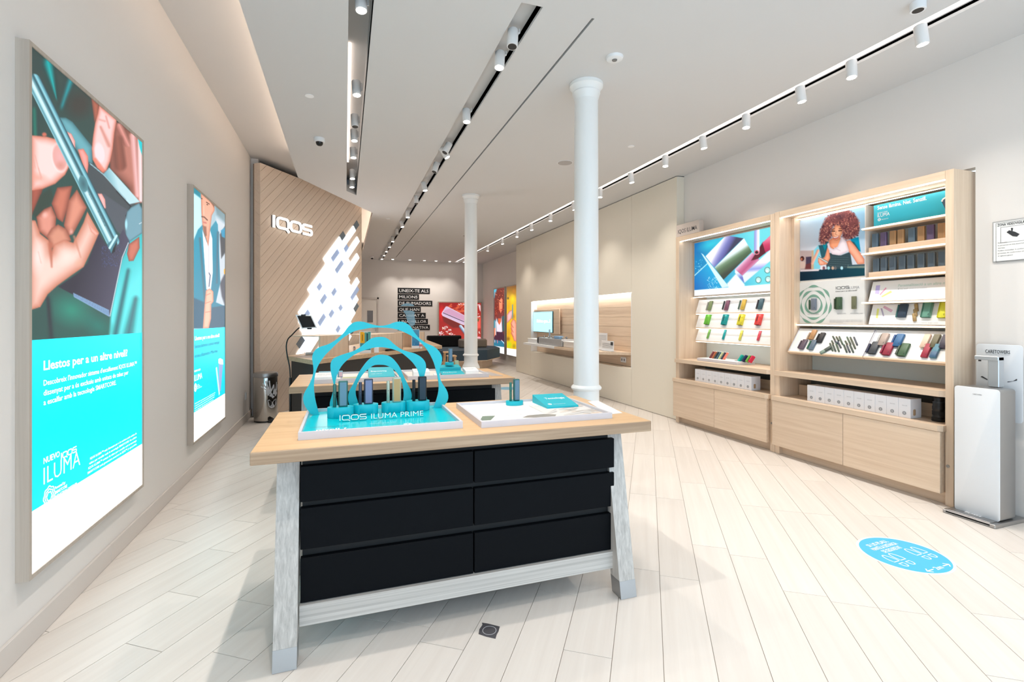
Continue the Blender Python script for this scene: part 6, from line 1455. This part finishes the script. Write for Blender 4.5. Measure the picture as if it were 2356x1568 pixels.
# ---------------- white product cartons in both recesses
def cartons(n, px0, px1, X, where, z=.6006, h=.155, dp=.13):
    ya = on_x(px0, 870, X).y; yb = on_x(px1, 870, X).y; w = (ya - yb) / n
    for i in range(n):
        y1 = ya - i * w; y0 = y1 - w
        s = thing('product_carton', (X, (y0 + y1) / 2, z), 'white product carton, %s in the row of the %s shelf unit' % (ORD[i] if i < n - 1 else 'rightmost', where), 'carton', 'white cartons in the %s shelf unit' % where)
        G().bevbox(X, X + dp, y0 + .0008, y1 - .0008, z, z + h, .0015).build('carton_body', mat('carton_white', (246, 246, 250), .4), s)
        text('lettering', 'IQOS ILUMA', (X - .0006, y1 - w * .32, z + h * .62), -Y3, Z3, None, 'inkgrey', s, width=w * .42, height=.006)
        g = G(); rosette(g, Vector((X - .0006, (y0 + y1) / 2, z + h * .24)), -Y3, Z3, .014, w=.16); g.build('emblem', 'inkgrey', s)
        if i == n - 1: G().rprism((X + dp * .35, y0, z + h * .3), X3, Z3, -Y3, .03, .05, .001, .01, .0004).build('window', mat('carton_window', (196, 164, 130), .4), s)
cartons(9, 1599, 1729, 4.285, 'left'); cartons(10, 1857, 2095, 4.285, 'right')
o = thing('camera_lens', (4.40, 2.505, .6006), 'black camera lens standing at the right end of the lower recess', 'lens')
lp = on_x(2160, 950, 4.38); lx, ly = 4.39, on_x(2160, 950, 4.39).y
G().lathe([(.043, .6006), (.045, .605), (.045, .628), (.039, .632), (.039, .69), (.041, .694), (.041, .715), (.038, .72), (.038, .745), (.034, .76), (.033, .785), (.030, .787)], lx, ly, 32).build('barrel', 'blackplastic', o)
G().lathe([(.0415, .65), (.0415, .68)], lx, ly, 48).build('zoom_ring', mat('lens_rubber', (22, 22, 24), .8), o); G().lathe([(.0395, .7465), (.0395, .757)], lx, ly, 32).build('collar', mat('lens_collar', (34, 40, 46), .3), o)

# ---------------- right unit: fittings
XP = 4.50; YM = 3.172
G().box(XP + .004, 4.714, YM, U2A - .075, 1.335, 2.440).build('picture_carrier', LWH, U2)
G().box(4.42, XP + .003, U2A - .092, U2A - .057, 1.08, 2.45).build('reveal', 'oak_z', U2)
for z in (2.222, 1.995, 1.772, 1.552, 1.345):
    y1 = YM + .0 if z > 1.4 else U2A - .095
    G().box(4.455, 4.714, U2B + .057, y1, z - .018, z).build('shelf_board', 'oak_y', U2)
    G().box(4.449, 4.4545, U2B + .057, y1, z - .010, z - .005).build('led_strip', LEDW, U2)
G().box(4.455, 4.462, U2B + .057, U2A - .095, 2.428, 2.434).build('led_strip', LEDW, U2)
for z in (2.045, 1.822): G().box(4.50, 4.60, U2B + .058, YM - .03, z - .048, z - .001).build('device_ledge', 'oak_y', U2)
# poster of the woman
o = thing('photo_poster', (XP, 3.5, 1.795), 'photo poster of a smiling curly-haired woman at a table', 'poster')
def woman(k):
    A = lambda x, y: (1830 + x / 8.253, 460 + y / 8.253); P_ = lambda *q: [A(*p) for p in q]
    k.c = k.grad(A(700, 100), (150, 196, 226), A(300, 1000), (206, 210, 222))
    k.poly(P_((90, 960), (340, 960), (340, 1330), (90, 1330)), (188, 168, 168), 3)
    k.poly(P_((200, 1080), (310, 1070), (300, 1230), (200, 1230)), (70, 60, 84), 2); k.ell(*A(130, 1110), 5, 6, (76, 40, 40)); k.ell(*A(118, 1120), 2.4, 3.4, (190, 110, 84)); k.poly(P_((90, 1170), (180, 1170), (200, 1290), (90, 1300)), (214, 190, 180), 2); k.poly(P_((200, 1220), (300, 1190), (310, 1310), (180, 1310)), (110, 56, 60), 3)
    k.poly(P_((310, 960), (350, 950), (360, 1310), (300, 1310)), (196, 170, 140), 2)
    k.poly(P_((350, 950), (440, 850), (480, 1000), (470, 1310), (350, 1310)), (120, 200, 222), 3); k.cap(A(430, 960), A(320, 1200), 3, 3, [(236, 190, 170), (226, 170, 150), (200, 140, 120)], 2)
    # jacket, body
    k.poly(P_((1040, 740), (1200, 700), (1240, 980), (1150, 940)), (0, 140, 176), 2); k.poly(P_((1060, 780), (1120, 800), (1220, 960), (1200, 980), (1090, 880)), (40, 76, 84), 3)
    k.poly(P_((440, 860), (560, 840), (620, 720), (640, 800), (560, 1080), (500, 1120)), (36, 86, 100), 2); k.poly(P_((520, 860), (600, 740), (626, 760), (560, 960)), (0, 130, 150), 2)
    k.poly(P_((640, 1000), (860, 1050), (1040, 980), (1080, 1240), (980, 1330), (600, 1330), (580, 1200)), (52, 72, 80), 2)
    for i in range(5): k.cap(A(650, 1080 + 40 * i), A(1000, 1090 + 44 * i), 1.2, 1.2, [(40, 56, 64), (84, 112, 118), (40, 56, 64)], 2, .8)
    k.shade(P_((610, 900), (640, 930), (660, 1100), (600, 1220), (480, 1240), (430, 1180), (440, 1090), (540, 1100), (570, 1050)), (236, 164, 130), (196, 116, 86), 1, 7)
    k.shade(P_((960, 780), (1040, 760), (1130, 860), (1240, 1010), (1310, 1120), (1310, 1210), (1180, 1220), (1080, 1060), (1000, 960)), (240, 172, 146), (200, 120, 92), 1, 9)
    k.shade(P_((640, 770), (700, 720), (860, 720), (900, 800), (820, 920), (700, 930), (650, 880)), (240, 160, 122), (206, 120, 84), 1, 9)
    k.shade(P_((600, 830), (640, 800), (660, 900), (720, 930), (800, 880), (850, 760), (880, 670), (960, 770), (1020, 960), (950, 1000), (830, 1050), (700, 1030), (630, 940)), (236, 224, 232), (200, 184, 196), 1, 8)
    k.cap(A(730, 900), A(850, 960), 1, 1, [(206, 190, 202)] * 2, 2, .8)
    # hair
    H_ = P_((700, 260), (860, 190), (1000, 180), (1120, 260), (1200, 380), (1215, 520), (1190, 660), (1080, 720), (960, 760), (900, 700), (880, 560), (820, 480), (720, 500), (680, 600), (690, 700), (640, 760), (560, 840), (480, 830), (450, 740), (470, 580), (520, 460), (580, 340))
    k.poly(H_, (126, 74, 76), 5); ms = k.sd(H_) > -2
    x0, y0 = A(440, 170); x1, y1 = A(1230, 860)
    k.speck(700, (x0, y0, x1, y1), (.8, 2.4), [(86, 48, 56), (64, 38, 50), (176, 108, 100), (216, 146, 124), (150, 86, 84), (100, 60, 66)], .75, ms); k.speck(150, (x0, A(0, 430)[1], x1, y1), (.8, 2.0), [(226, 156, 130), (240, 180, 150)], .6, ms)
    k.ell(*A(840, 310), 24, 11, (70, 44, 56), -8, .9, .6)
    k.shade(P_((700, 560), (760, 480), (840, 480), (890, 560), (885, 640), (850, 720), (790, 770), (730, 760), (700, 690), (685, 620)), (248, 184, 148), (206, 124, 92), 1, 9)
    k.ell(*A(790, 640), 8, 10, (252, 208, 178), -15, .9, .7)
    for a_, b_ in (((690, 560), (745, 545)), ((830, 545), (880, 540))): k.line([A(*a_), A(*b_)], .9, (90, 50, 44), .9)
    for a_, b_ in (((695, 588), (745, 590)), ((825, 582), (878, 578))): k.line([A(*a_), A(*b_)], 1.2, (60, 34, 34), .9)
    k.line(P_((775, 590), (760, 650), (790, 660)), .8, (206, 128, 98), .8); k.poly(P_((705, 690), (760, 705), (835, 670), (810, 720), (760, 740), (720, 725)), (190, 70, 72), 1); k.poly(P_((715, 696), (762, 708), (826, 678), (800, 708), (760, 722), (728, 716)), (250, 246, 244), .8)
    # phone, table
    k.cap(A(450, 1090), A(600, 1175), 2.2, 2.2, [(60, 70, 70), (226, 226, 222), (110, 120, 120)], 1); k.shade(P_((425, 1110), (470, 1110), (560, 1190), (540, 1230), (450, 1230)), (240, 176, 150), (206, 124, 96), 1, 5)
    k.poly(P_((85, 1340), (400, 1320), (900, 1300), (1320, 1270), (1320, 1460), (85, 1540)), k.grad(A(100, 1500), (10, 40, 60), A(1200, 1350), (20, 66, 80)), 1.5)
    k.poly(P_((90, 1330), (460, 1310), (440, 1345), (90, 1360)), (226, 214, 220), 2); k.poly(P_((1000, 1230), (1320, 1215), (1320, 1290), (980, 1290)), (110, 130, 124), 1); k.poly(P_((1010, 1235), (1320, 1222), (1320, 1240), (1000, 1256)), (30, 60, 80), 1)
    for x, c in ((500, (230, 220, 226)), (540, (120, 80, 90)), (630, (150, 206, 216)), (710, (190, 160, 140)), (760, (96, 100, 104)), (880, (170, 216, 230))): k.ell(*A(x, 1290), 3.6, 4.6, c, 0, .3)
P00 = (XP, U2A - .092, 2.424); zA, zB = 2.424, 1.795
picture('picture', (XP - .002, U2A - .094, zA), (XP - .002, YM + .004, zA), (XP - .002, U2A - .094, zB), 150, 150, woman, PRINT, o)
G().box(XP - .001, XP + .003, YM + .003, U2A - .093, zB - .001, zA + .001).build('board', 'white', o)

# graphic panel with rosette and mounted devices
zh = lambda x, y: (1830 + x / 6.368, 640 + y / 6.368)
o = thing('graphic_panel', (XP, 3.5, 1.35), 'grey-white panel with green rosette under the woman poster', 'panel')
G().box(XP - .004, XP + .003, YM + .003, U2A - .093, 1.348, 1.775).build('board', mat('panel_grey', (222, 222, 220), .55), o)
XG = XP - .0046; fg = lambda a, b: on_x(a, b, XG)
cR = fg(*zh(265, 385)); RR = .20
G5 = 'inkgreen'
def wavy(r, kk, amp, ph=0): return [Vector((r * (1 + amp * math.cos(kk * t + ph)) * math.cos(t), r * (1 + amp * math.cos(kk * t + ph)) * math.sin(t))) for t in np.linspace(0, 2 * math.pi, 97)[:-1]]
def wavy_band(kk, r0, a0, r1, a1, ph):
    L_ = wavy(r0, kk, a0, ph); R_ = wavy(r1, kk, a1, ph); L_.append(L_[0]); R_.append(R_[0])
    lim = U2A - .0935 - cR.y
    f3 = lambda p: Vector((XG, cR.y + max(min(-p.x, lim), -lim * 9), cR.z + p.y))
    return G().band([f3(p) for p in L_], [f3(p) for p in R_], (-.0008, 0, 0))
wavy_band(3, .098, .06, .080, -.04, math.pi / 2).build('rosette_ring', G5, o); wavy_band(5, .148, .05, .134, -.045, math.pi / 2).build('rosette_ring', G5, o); wavy_band(7, .192, .045, .180, -.035, math.pi / 2).build('rosette_ring', G5, o)
a = fg(*zh(590, 163)); logo(o, a, -Y3, Z3, .0275, .0006, 'ink', .15, split=False)
plabel(o, 'ILUMA', fg, -Y3, zh(775, 158), zh(940, 0)[0], 6.5, 'inkgrey'); plabel(o, 'Llestos per a un altre nivell?', fg, -Y3, zh(590, 200), zh(905, 0)[0], 3, 'ink', bold=.01)
for x0, x1, y, s in ((180, 345, 530, 'IQOS ILUMA PRIME'), (612, 745, 522, 'IQOS ILUMA'), (805, 985, 520, 'IQOS ILUMA ONE')): plabel(o, s, fg, -Y3, zh(x0, y), zh(x1, 0)[0], 2.2, 'inkgrey')
for i in range(4): plabel(o, 'Aquest producte no està exempt de risc i en utilitzar-lo s inhala nicotina que és addictiva', fg, -Y3, zh(500, 612 + 12 * i), zh(985 if i < 3 else 700, 0)[0], 1.2, 'inkgrey')
dv_, nv_ = Z3, Vector((-1, 0, 0)); GR2 = 'devices on the rosette panel'
for q, c, nm, kind in (((217, 458), (66, 92, 70), 'dark green stick in the middle of the rosette panel', 's'), ((283, 465), (112, 122, 136), 'grey-blue case in the middle of the rosette', 'c'), ((588, 448), (74, 84, 66), 'dark green stick right of the rosette', 's'), ((650, 455), (66, 92, 66), 'dark green rounded case right of the rosette', 'r'), ((873, 448), (110, 112, 86), 'olive slim device at the right of the rosette panel', 'o')):
    p = fg(*zh(*q)) - X3 * .001
    if kind == 's': put_stick(p, dv_, nv_, c, nm, .10, .0085, GR2)
    else: put_case(p, dv_, nv_, c, nm, {'c': .052, 'r': .056, 'o': .040}[kind], .118, {'c': .007, 'r': .02, 'o': .006}[kind], .022, grp=GR2)

# teal banner, top right
o = thing('teal_banner', (XP, 2.75, 2.23), 'teal banner reading Sense làmina. Net. Senzill. at the top right', 'banner')
YT0 = on_x(2011, 480, XP).y
G().box(XP - .003, XP + .01, U2B + .058, YT0, 2.226, 2.416).build('board', mat('banner_teal', (52, 184, 206), .35), o)
fb = lambda a, b: on_x(a, b, XP - .0035)
plabel(o, 'Sense làmina. Net. Senzill.', fb, -Y3, (2019, 482.5), 2132, 8.5, 'inkwhite', bold=.018)
plabel(o, 'NUEVO IQOS', fb, -Y3, (2019, 492), 2042, 3.2, 'inkwhite'); plabel(o, 'ILUMA', fb, -Y3, (2019, 500), 2047, 8, 'inkwhite'); plabel(o, 'SMARTCORE SYSTEM', fb, -Y3, (2028, 506), 2044, 2.4, 'inkwhite')
g = G(); rosette(g, fb(2023, 505) , -Y3, Z3, .013, w=.16); g.build('emblem', 'inkwhite', o)
pq = [fb(*q) - X3 * .0006 for q in ((2166, 462), (2169, 457.5), (2178, 452), (2178, 487))]; G().prism(pq, (-.0006, 0, 0)).build('printed_device', mat('banner_device', (70, 86, 104), .4), o)
pq = [fb(*q) - X3 * .0014 for q in ((2165.5, 462), (2169, 456.5), (2178, 451), (2178, 454), (2170, 460), (2169, 464), (2178, 484), (2178, 488))]; g = G(); g.band(pq[:4], [pq[0] + Z3 * -.004, pq[5], pq[4], pq[3]], (-.0005, 0, 0)); g.build('printed_outline', 'inkwhite', o)

# two rows of standing cases
zg = lambda x, y: (1990 + x / 9.8, 500 + y / 9.8)
BG, PU, GO = (92, 112, 128), (98, 84, 116), (166, 130, 92)
r1 = [(240, 605, BG, 'blue-grey'), (430, 575, PU, 'purple'), (642, 548, GO, 'bronze'), (820, 518, GO, 'bronze'), (1065, 487, BG, 'blue-grey'), (1277, 458, GO, 'bronze'), (1490, 428, PU, 'purple'), (1738, 388, GO, 'bronze')]
r2 = [(262, 1160), (435, 1142), (635, 1120), (848, 1102), (1047, 1080), (1277, 1060), (1510, 1038), (1750, 1015)]
XD = 4.545
for i, (x, y, c, nm) in enumerate(r1):
    yy = on_x(*zg(x, y), XD).y; case('charger_case', XD, yy, 2.0455, c, '%s case, %s in the upper row of the right unit' % (nm, ORD[i] if i < 7 else 'rightmost'), w=.052, d=.026, h=.125, U=-Y3, V=X3, Wv=Z3, grp='standing cases, upper row', r=.007, side=np.asarray(c) * 1.15)
for i, (x, y) in enumerate(r2):
    yy = on_x(*zg(x, y), XD).y; case('charger_case', XD, yy, 1.8225, (86, 102, 116), 'slate blue case, %s in the lower row of the right unit' % (ORD[i] if i < 7 else 'rightmost'), w=.054, d=.026, h=.122, U=-Y3, V=X3, Wv=Z3, grp='standing cases, lower row', r=.007, side=(110, 124, 134))

# two sloped white boards
frA = sloped_board(U2, 4.475, 1.556, 4.535, 1.735, YM - .045, U2B + .058, name='sloped_board', lip=False)
frB = sloped_board(U2, 4.475, 1.350, 4.535, 1.530, YM - .045, U2B + .058, name='sloped_board', lip=False)
fA = lambda a, b: on_board(a, b, frA); fB = lambda a, b: on_board(a, b, frB)
o = thing('printed_banner', fA(*zh(1700, 160)), 'white sloped banner with pale device prints and green title', 'banner')
q = [fA(*zh(*t_)) + frA[2] * .0006 for t_ in ((1118, 298), (2205, 268), (2205, -20), (1160, 8))]
q = [Vector((0, 0, 0)) + Vector((frA[0].x, 0, frA[0].z)) + frA[1] * u + Y3 * y + frA[2] * .0006 for u, y in ((.004, YM - .05), (.004, U2B + .06), (.175, U2B + .06), (.175, YM - .05))]
G().prism(q, frA[2] * .001).build('sheet', 'paper', o)
off = frA[2] * .0018
plabel(o, 'Personalització a un altre nivell', lambda a, b: fA(a, b) + off, -Y3, zh(1505, 125), zh(2290, 0)[0], 6.5, mat('pale_green_ink', (206, 226, 214), .5), V=frA[1], bold=.02)
plabel(o, 'El teu estil', lambda a, b: fA(a, b) + off, -Y3, zh(1505, 165), zh(1645, 0)[0], 3, 'inkgrey', V=frA[1]); plabel(o, 'defineix els teus accessoris', lambda a, b: fA(a, b) + off, -Y3, zh(1660, 160), zh(1925, 0)[0], 3, mat('pale_ink', (206, 208, 220), .5), V=frA[1])
def pquad(parent, pts, c, fn, fr, name='printed_device'): return G().prism([fn(*zh(*t_)) + fr[2] * .0018 for t_ in pts], fr[2] * .0004).build(name, mat('pale_print', c, .5), parent)
pquad(o, ((1168, 225), (1185, 105), (1245, 100), (1228, 230)), (196, 184, 230), fA, frA); pquad(o, ((1232, 238), (1325, 135), (1340, 145), (1250, 245)), (236, 160, 186), fA, frA, 'printed_stick'); pquad(o, ((1258, 265), (1400, 180), (1418, 205), (1275, 278)), (226, 232, 140), fA, frA, 'printed_stick')
o = thing('printed_banner', fB(*zh(1400, 600)), 'white sloped board with pale sticks printed at its left end', 'banner')
q = [Vector((frB[0].x, 0, frB[0].z)) + frB[1] * u + Y3 * y + frB[2] * .0006 for u, y in ((.004, YM - .05), (.004, U2B + .06), (.175, U2B + .06), (.175, YM - .05))]
G().prism(q, frB[2] * .001).build('sheet', 'paper', o)
pquad(o, ((1180, 580), (1200, 445), (1230, 445), (1210, 585)), (232, 234, 130), fB, frB, 'printed_stick'); pquad(o, ((1250, 440), (1275, 440), (1305, 555), (1285, 560)), (176, 166, 190), fB, frB, 'printed_stick'); pquad(o, ((1285, 430), (1305, 400), (1430, 465), (1405, 500)), (222, 176, 196), fB, frB)
for i in range(2): plabel(o, "Aquest producte no està exempt de risc i en utilitzar-lo s'inhala nicotina que és addictiva. Dirigit a adults.", lambda a, b: fB(a, b) + frB[2] * .0018, -Y3, zh(1120, 645 + 12 * i), zh(2100, 0)[0], 1.2, 'inkgrey', V=frB[1])
GR3 = 'devices on the sloped board of the right unit'
pB = lambda x, y: fB(*zh(x, y)) + frB[2] * .0018
put_stick(pB(1490, 575), frB[1], frB[2], (56, 104, 106), 'dark teal stick on the lower sloped board', .112, .0085, GR3)
put_case(pB(1570, 578), frB[1], frB[2], (44, 62, 80), 'dark navy case on the lower sloped board', .064, .118, .006, .022, grp=GR3)
for i, (x, y, lab) in enumerate(((1790, 490, 'top'), (1775, 560, 'middle'), (1760, 632, 'bottom'))): put_case(pB(x, y), frB[1], frB[2], (176, 150, 100), '%s of three small gold caps in a diagonal' % lab, .026, .072 if i != 1 else .066, .008, .012, name='gold_cap', cat='cap', grp='small gold caps', tilt=-.3, hinge=False, two=(150, 124, 82))
put_case(pB(1920, 580), frB[1], frB[2], (104, 156, 138), 'sea green rounded case on the lower sloped board', .070, .128, .022, .022, grp=GR3)
put_case(pB(2155, 585), frB[1], frB[2], (226, 226, 70), 'bright yellow case at the right end of the lower sloped board', .060, .128, .020, .022, grp=GR3)

# two sloped display trays
def sloped_tray(ya, yb, label):
    o = thing('sloped_tray', (4.40, (ya + yb) / 2, 1.03), label, 'tray', 'sloped device trays')
    x0, z0, x1, z1 = 4.335, 1.070, 4.49, 1.300
    fr = sloped_board(o, x0, z0, x1, z1, ya, yb, .03, 'tray_board', False, 'paper')
    d, n = fr[1], fr[2]; P = Vector((x0, ya, z0))
    G().prism([P - d * .016 + n * .006, P - d * .002 + n * .006, P - d * .002 - n * .03, P - d * .016 - n * .03], (0, yb - ya, 0)).build('front_rail', 'oak_y', o)
    for y in (ya, yb + .006): G().prism([Vector((x0, y, z0)) + n * .006, Vector((x1, y, z1)) + n * .006, Vector((x1, y, z1)) + n * .0004, Vector((x0, y, z0)) + n * .0004], (0, -.006, 0)).build('edge_strip', 'tray', o)
    G().box(4.46, 4.714, yb + .004, ya - .004, 1.09, 1.11).build('support', 'oak_y', o)
    return o, fr
TA, ft = sloped_tray(U2A - .10, 3.075, 'left sloped tray of devices and small sample sticks')
TB, ft2 = sloped_tray(3.068, U2B + .058, 'right sloped tray of coloured cases and sleeves')
ze = lambda x, y: (1820 + x / 11.2, 740 + y / 11.2); zf = lambda x, y: (1980 + x / 11.22, 740 + y / 11.22)
bt = lambda x, y: on_board(*ze(x, y), ft); bf = lambda x, y: on_board(*zf(x, y), ft); D_, N_ = ft[1], ft[2]
GR4 = 'devices on the left sloped tray'; GR5 = 'devices on the right sloped tray'
TI = .0
for x, y, c, nm in ((520, 470, (172, 128, 84), 'bronze'), (735, 548, (26, 26, 32), 'black'), (275, 718, (92, 78, 92), 'plum'), (515, 735, (88, 106, 122), 'blue-grey')): put_case(bt(x, y), D_, N_, c, '%s case on the left sloped tray' % nm, .050, .112, .007, .022, grp=GR4, tilt=TI)
for x, y, c, nm in ((408, 478, (170, 148, 128), 'beige'), (645, 515, (26, 26, 30), 'black'), (190, 685, (84, 72, 84), 'plum'), (425, 700, (50, 106, 82), 'green')): put_stick(bt(x, y), D_, N_, c, '%s stick on the left sloped tray' % nm, .09, .008, GR4, tilt=TI)
o = put_case(bt(770, 825), D_, N_, (60, 70, 64), 'open dark case tilted in the middle of the left sloped tray', .034, .115, .006, .018, name='open_case', grp=GR4, tilt=.95, hinge=False, two=(120, 140, 128))
rods = [((1085, 760), (1015, 565)), ((1160, 768), (1090, 590)), ((1100, 575), (1060, 495)), ((1190, 570), (1140, 490)), ((1250, 775), (1175, 580)), ((1140, 470), (1090, 385)), ((1240, 500), (1180, 395)), ((1300, 680), (1215, 520)), ((1345, 590), (1255, 390)), ((1450, 795), (1370, 595)), ((1460, 590), (1410, 505)), ((1530, 795), (1450, 610)), ((1545, 590), (1455, 400)), ((1620, 800), (1530, 600)), ((1670, 700), (1540, 405)), ((1720, 610), (1635, 405))]
bands = [(120, 90, 60), (170, 120, 70), (120, 180, 190), (200, 140, 140), (120, 200, 180)]
for i, (a, b) in enumerate(rods):
    A_, B_ = bt(*a), bt(*b); W_ = (B_ - A_); L_ = W_.length; W_.normalize()
    s = thing('sample_stick', A_, 'dark green sample stick, number %s from the left in the tray cluster' % ['one', 'two', 'three', 'four', 'five', 'six', 'seven', 'eight', 'nine', 'ten', 'eleven', 'twelve', 'thirteen', 'fourteen', 'fifteen', 'sixteen'][i], 'sample stick', 'sample sticks on the left sloped tray')
    r = .0072; q = A_ + N_ * (r + .0004); G().tube([q, q + W_ * .002, q + W_ * (L_ - .002), q + W_ * L_], [r * .8, r, r, r * .8], 10).build('barrel', mat('sample_green', [(62, 80, 62), (50, 66, 56), (70, 76, 58), (56, 62, 74)][i % 4], .4), s)
    G().tube([q + W_ * (L_ - .002), q + W_ * (L_ + .002)], r * .9, 10).build('tip', mat('sample_tip', bands[i % 5], .4), s)
for x, y, c, nm, rr in ((300, 845, (56, 62, 68), 'charcoal', .016), (540, 632, (158, 142, 132), 'taupe', .016), (665, 878, (142, 36, 58), 'crimson', .016), (930, 655, (36, 92, 138), 'blue', .016), (1065, 905, (62, 92, 64), 'forest green', .016)): put_case(bf(x, y), D_, N_, c, '%s rounded case on the right sloped tray' % nm, .066, .122, rr, .024, grp=GR5, tilt=TI)
for x, y, c, nm in ((165, 800, (44, 48, 72), 'navy'), (440, 560, (160, 160, 158), 'silver'), (535, 825, (132, 34, 62), 'crimson'), (820, 580, (36, 72, 120), 'blue'), (930, 855, (70, 84, 70), 'dark green')): put_stick(bf(x, y), D_, N_, c, '%s stick on the right sloped tray' % nm, .088, .010, GR5, tilt=TI)
for x, y, c, nm, tw in ((1625, 685, (206, 180, 160), 'beige', None), (1870, 695, (96, 92, 66), 'olive', None), (2105, 710, (52, 46, 62), 'dark violet', None), (1650, 935, (150, 34, 58), 'red', None), (1880, 948, (70, 122, 142), 'teal blue', (54, 92, 124))): put_case(bf(x, y), D_, N_, c, '%s slim sleeve on the right sloped tray' % nm, .046, .125, .005, .022, grp=GR5, name='slim_sleeve', cat='sleeve', tilt=TI, two=tw)

# ================================================================ HAND SANITISER TOWER AND NOTICE
o = thing('sanitiser_tower', (4.28, 2.18, 0), 'white and silver hand sanitiser tower with foot plate by the right wall', 'sanitiser stand')
bx0, bx1, by0, by1 = 4.095, 4.448, 2.03, 2.333
G().bevbox(bx0, bx1, by0, by1, .001, .026, .003).build('foot_plate', 'steel', o)
G().box(bx0 - .001, bx0 + .006, by0 + .03, by1 - .02, .010, .020).build('pedal_gap', 'black2', o); G().bevbox(bx0 + .004, bx0 + .075, by0 + .03, by1 - .022, .026, .032, .002).build('pedal', 'steel', o)
text('lettering', 'PUSH', (bx0 + .055, by1 - .10, .0325), -Y3, X3, None, 'inkwhite', o, width=.09, height=.022)
fx0 = 4.17; yl_, yr_ = on_x(2196, 1000, fx0).y, on_x(2300, 1000, fx0).y; ztp = on_x(2200, 886, fx0).z
cyy = (yl_ + yr_) / 2; ww = yl_ - yr_
G().rprism((fx0, cyy, .027 + (ztp - .027) / 2), -Y3, Z3, X3, ww, ztp - .027, .006, .02, .001).build('front_panel', mat('tower_white', (236, 238, 240), .35), o)
G().rprism((fx0 + .0062, cyy, .027 + (ztp - .027) / 2), -Y3, Z3, X3, ww - .002, ztp - .03, .17, .02, .001).build('cabinet', 'steel', o)
ft_ = lambda a, b: on_x(a, b, fx0 - .0006); plabel(o, 'CARETOWERS', ft_, -Y3, (2238, 907), 2259, 2.6, 'ink')
xb = 4.425; yl2, yr2 = on_x(2246, 800, xb).y, on_x(2353, 800, xb).y; zt2 = on_x(2250, 790, xb).z; zb2 = ztp + .004
G().rprism((xb, (yl2 + yr2) / 2, (zb2 - .25 + zt2) / 2), -Y3, Z3, X3, yl2 - yr2, zt2 - zb2 + .25, .006, .02, .001).build('back_panel', mat('tower_back', (226, 230, 234), .3), o)
fk = lambda a, b: on_x(a, b, xb - .0008); plabel(o, 'CARETOWERS', fk, -Y3, (2267, 811), 2324, 8, 'ink', bold=.01); plabel(o, 'Handsfree Alcohol Gel Hand Sanitizer', fk, -Y3, (2268, 814.5), 2324, 2.2, 'inkgrey')
xn = 4.30; nl, nr = on_x(2272, 850, xn).y, on_x(2298, 850, xn).y; znt = on_x(2285, 820, xn).z
G().bevbox(xn, xn + .06, nr, nl, ztp + .001, znt, .004).build('nozzle_post', 'alu', o); G().bevbox(xn - .005, xn + .06, nr, nl + .075, znt - .028, znt + .002, .004).build('nozzle_head', 'alu', o); G().tube([(xn + .03, nl + .06, znt - .028), (xn + .03, nl + .06, znt - .04)], .008, 10).build('nozzle_tip', 'dark', o)
g = G(); a = fk(2256, 866); b = fk(2272, 874); g.prism([a + X3 * -.0004, a + Vector((-.0004, -.01, .006)), b + Vector((-.0004, 0, .008)), b + X3 * -.0004], (-.0006, 0, 0)); g.build('hand_pictogram', 'ink', o)
g = G(); a = fk(2318, 879); b = fk(2340, 873); g.prism([a, b - Z3 * .006, b + Z3 * .006, a + Vector((0, -.03, .012)), a + Z3 * .006], (-.0006, 0, 0)); g.build('foot_pictogram', 'ink', o)
o = thing('cctv_notice', (4.45, 2.07, 1.8), 'framed video surveillance notice on the right wall edge', 'notice')
xn = 4.452; a = on_x(2283, 511, xn); zt_, zb_ = a.z, on_x(2283, 604, xn).z; yl_ = a.y; yr_ = yl_ - .215
G().bevbox(xn, XR - .0005, yr_, yl_, zb_, zt_, .002).build('frame', 'alu', o); G().box(xn - .001, xn, yr_ + .008, yl_ - .008, zb_ + .008, zt_ - .008).build('sheet', 'paper', o)
fn_ = lambda p, q: on_x(p, q, xn - .0016); g = G()
def fr(g, p0, p1, w=.0018):
    A_, B_ = fn_(*p0), fn_(*p1); y0, y1, z0, z1 = min(A_.y, B_.y), max(A_.y, B_.y), min(A_.z, B_.z), max(A_.z, B_.z)
    g.box(A_.x, A_.x + .0005, y0, y1, z0, z0 + w).box(A_.x, A_.x + .0005, y0, y1, z1 - w, z1).box(A_.x, A_.x + .0005, y0, y0 + w, z0, z1).box(A_.x, A_.x + .0005, y1 - w, y1, z0, z1)
fr(g, (2291, 514), (2372, 596)); fr(g, (2302, 523), (2372, 551)); g.build('border', 'ink', o)
plabel(o, 'ZONA VIDEOVIGILADA', fn_, -Y3, (2295, 521), 2368, 6, 'ink', bold=.015)
g = G(); A_ = fn_(2317, 537); g.prism([fn_(*q) - X3 * .0004 for q in ((2316, 534), (2322, 529.5), (2336, 533), (2346, 538), (2340, 544), (2330, 543))], (-.0006, 0, 0)); g.prism([fn_(*q) - X3 * .0004 for q in ((2326, 524), (2331, 524), (2330, 531), (2327, 531))], (-.0006, 0, 0)); g.build('camera_pictogram', 'ink', o)
for i in range(6): plabel(o, ('Responsable:', "Es pot exercitar els drets davant l'adreça", 'Altada de Catalunya', 'Podeu consultar la política de', 'privacitat de conformitat amb', 'el reglament general')[i], fn_, -Y3, (2296, 560 + 6 * i), (2318, 2362, 2312, 2366, 2360, 2330)[i], 2.4, 'ink')
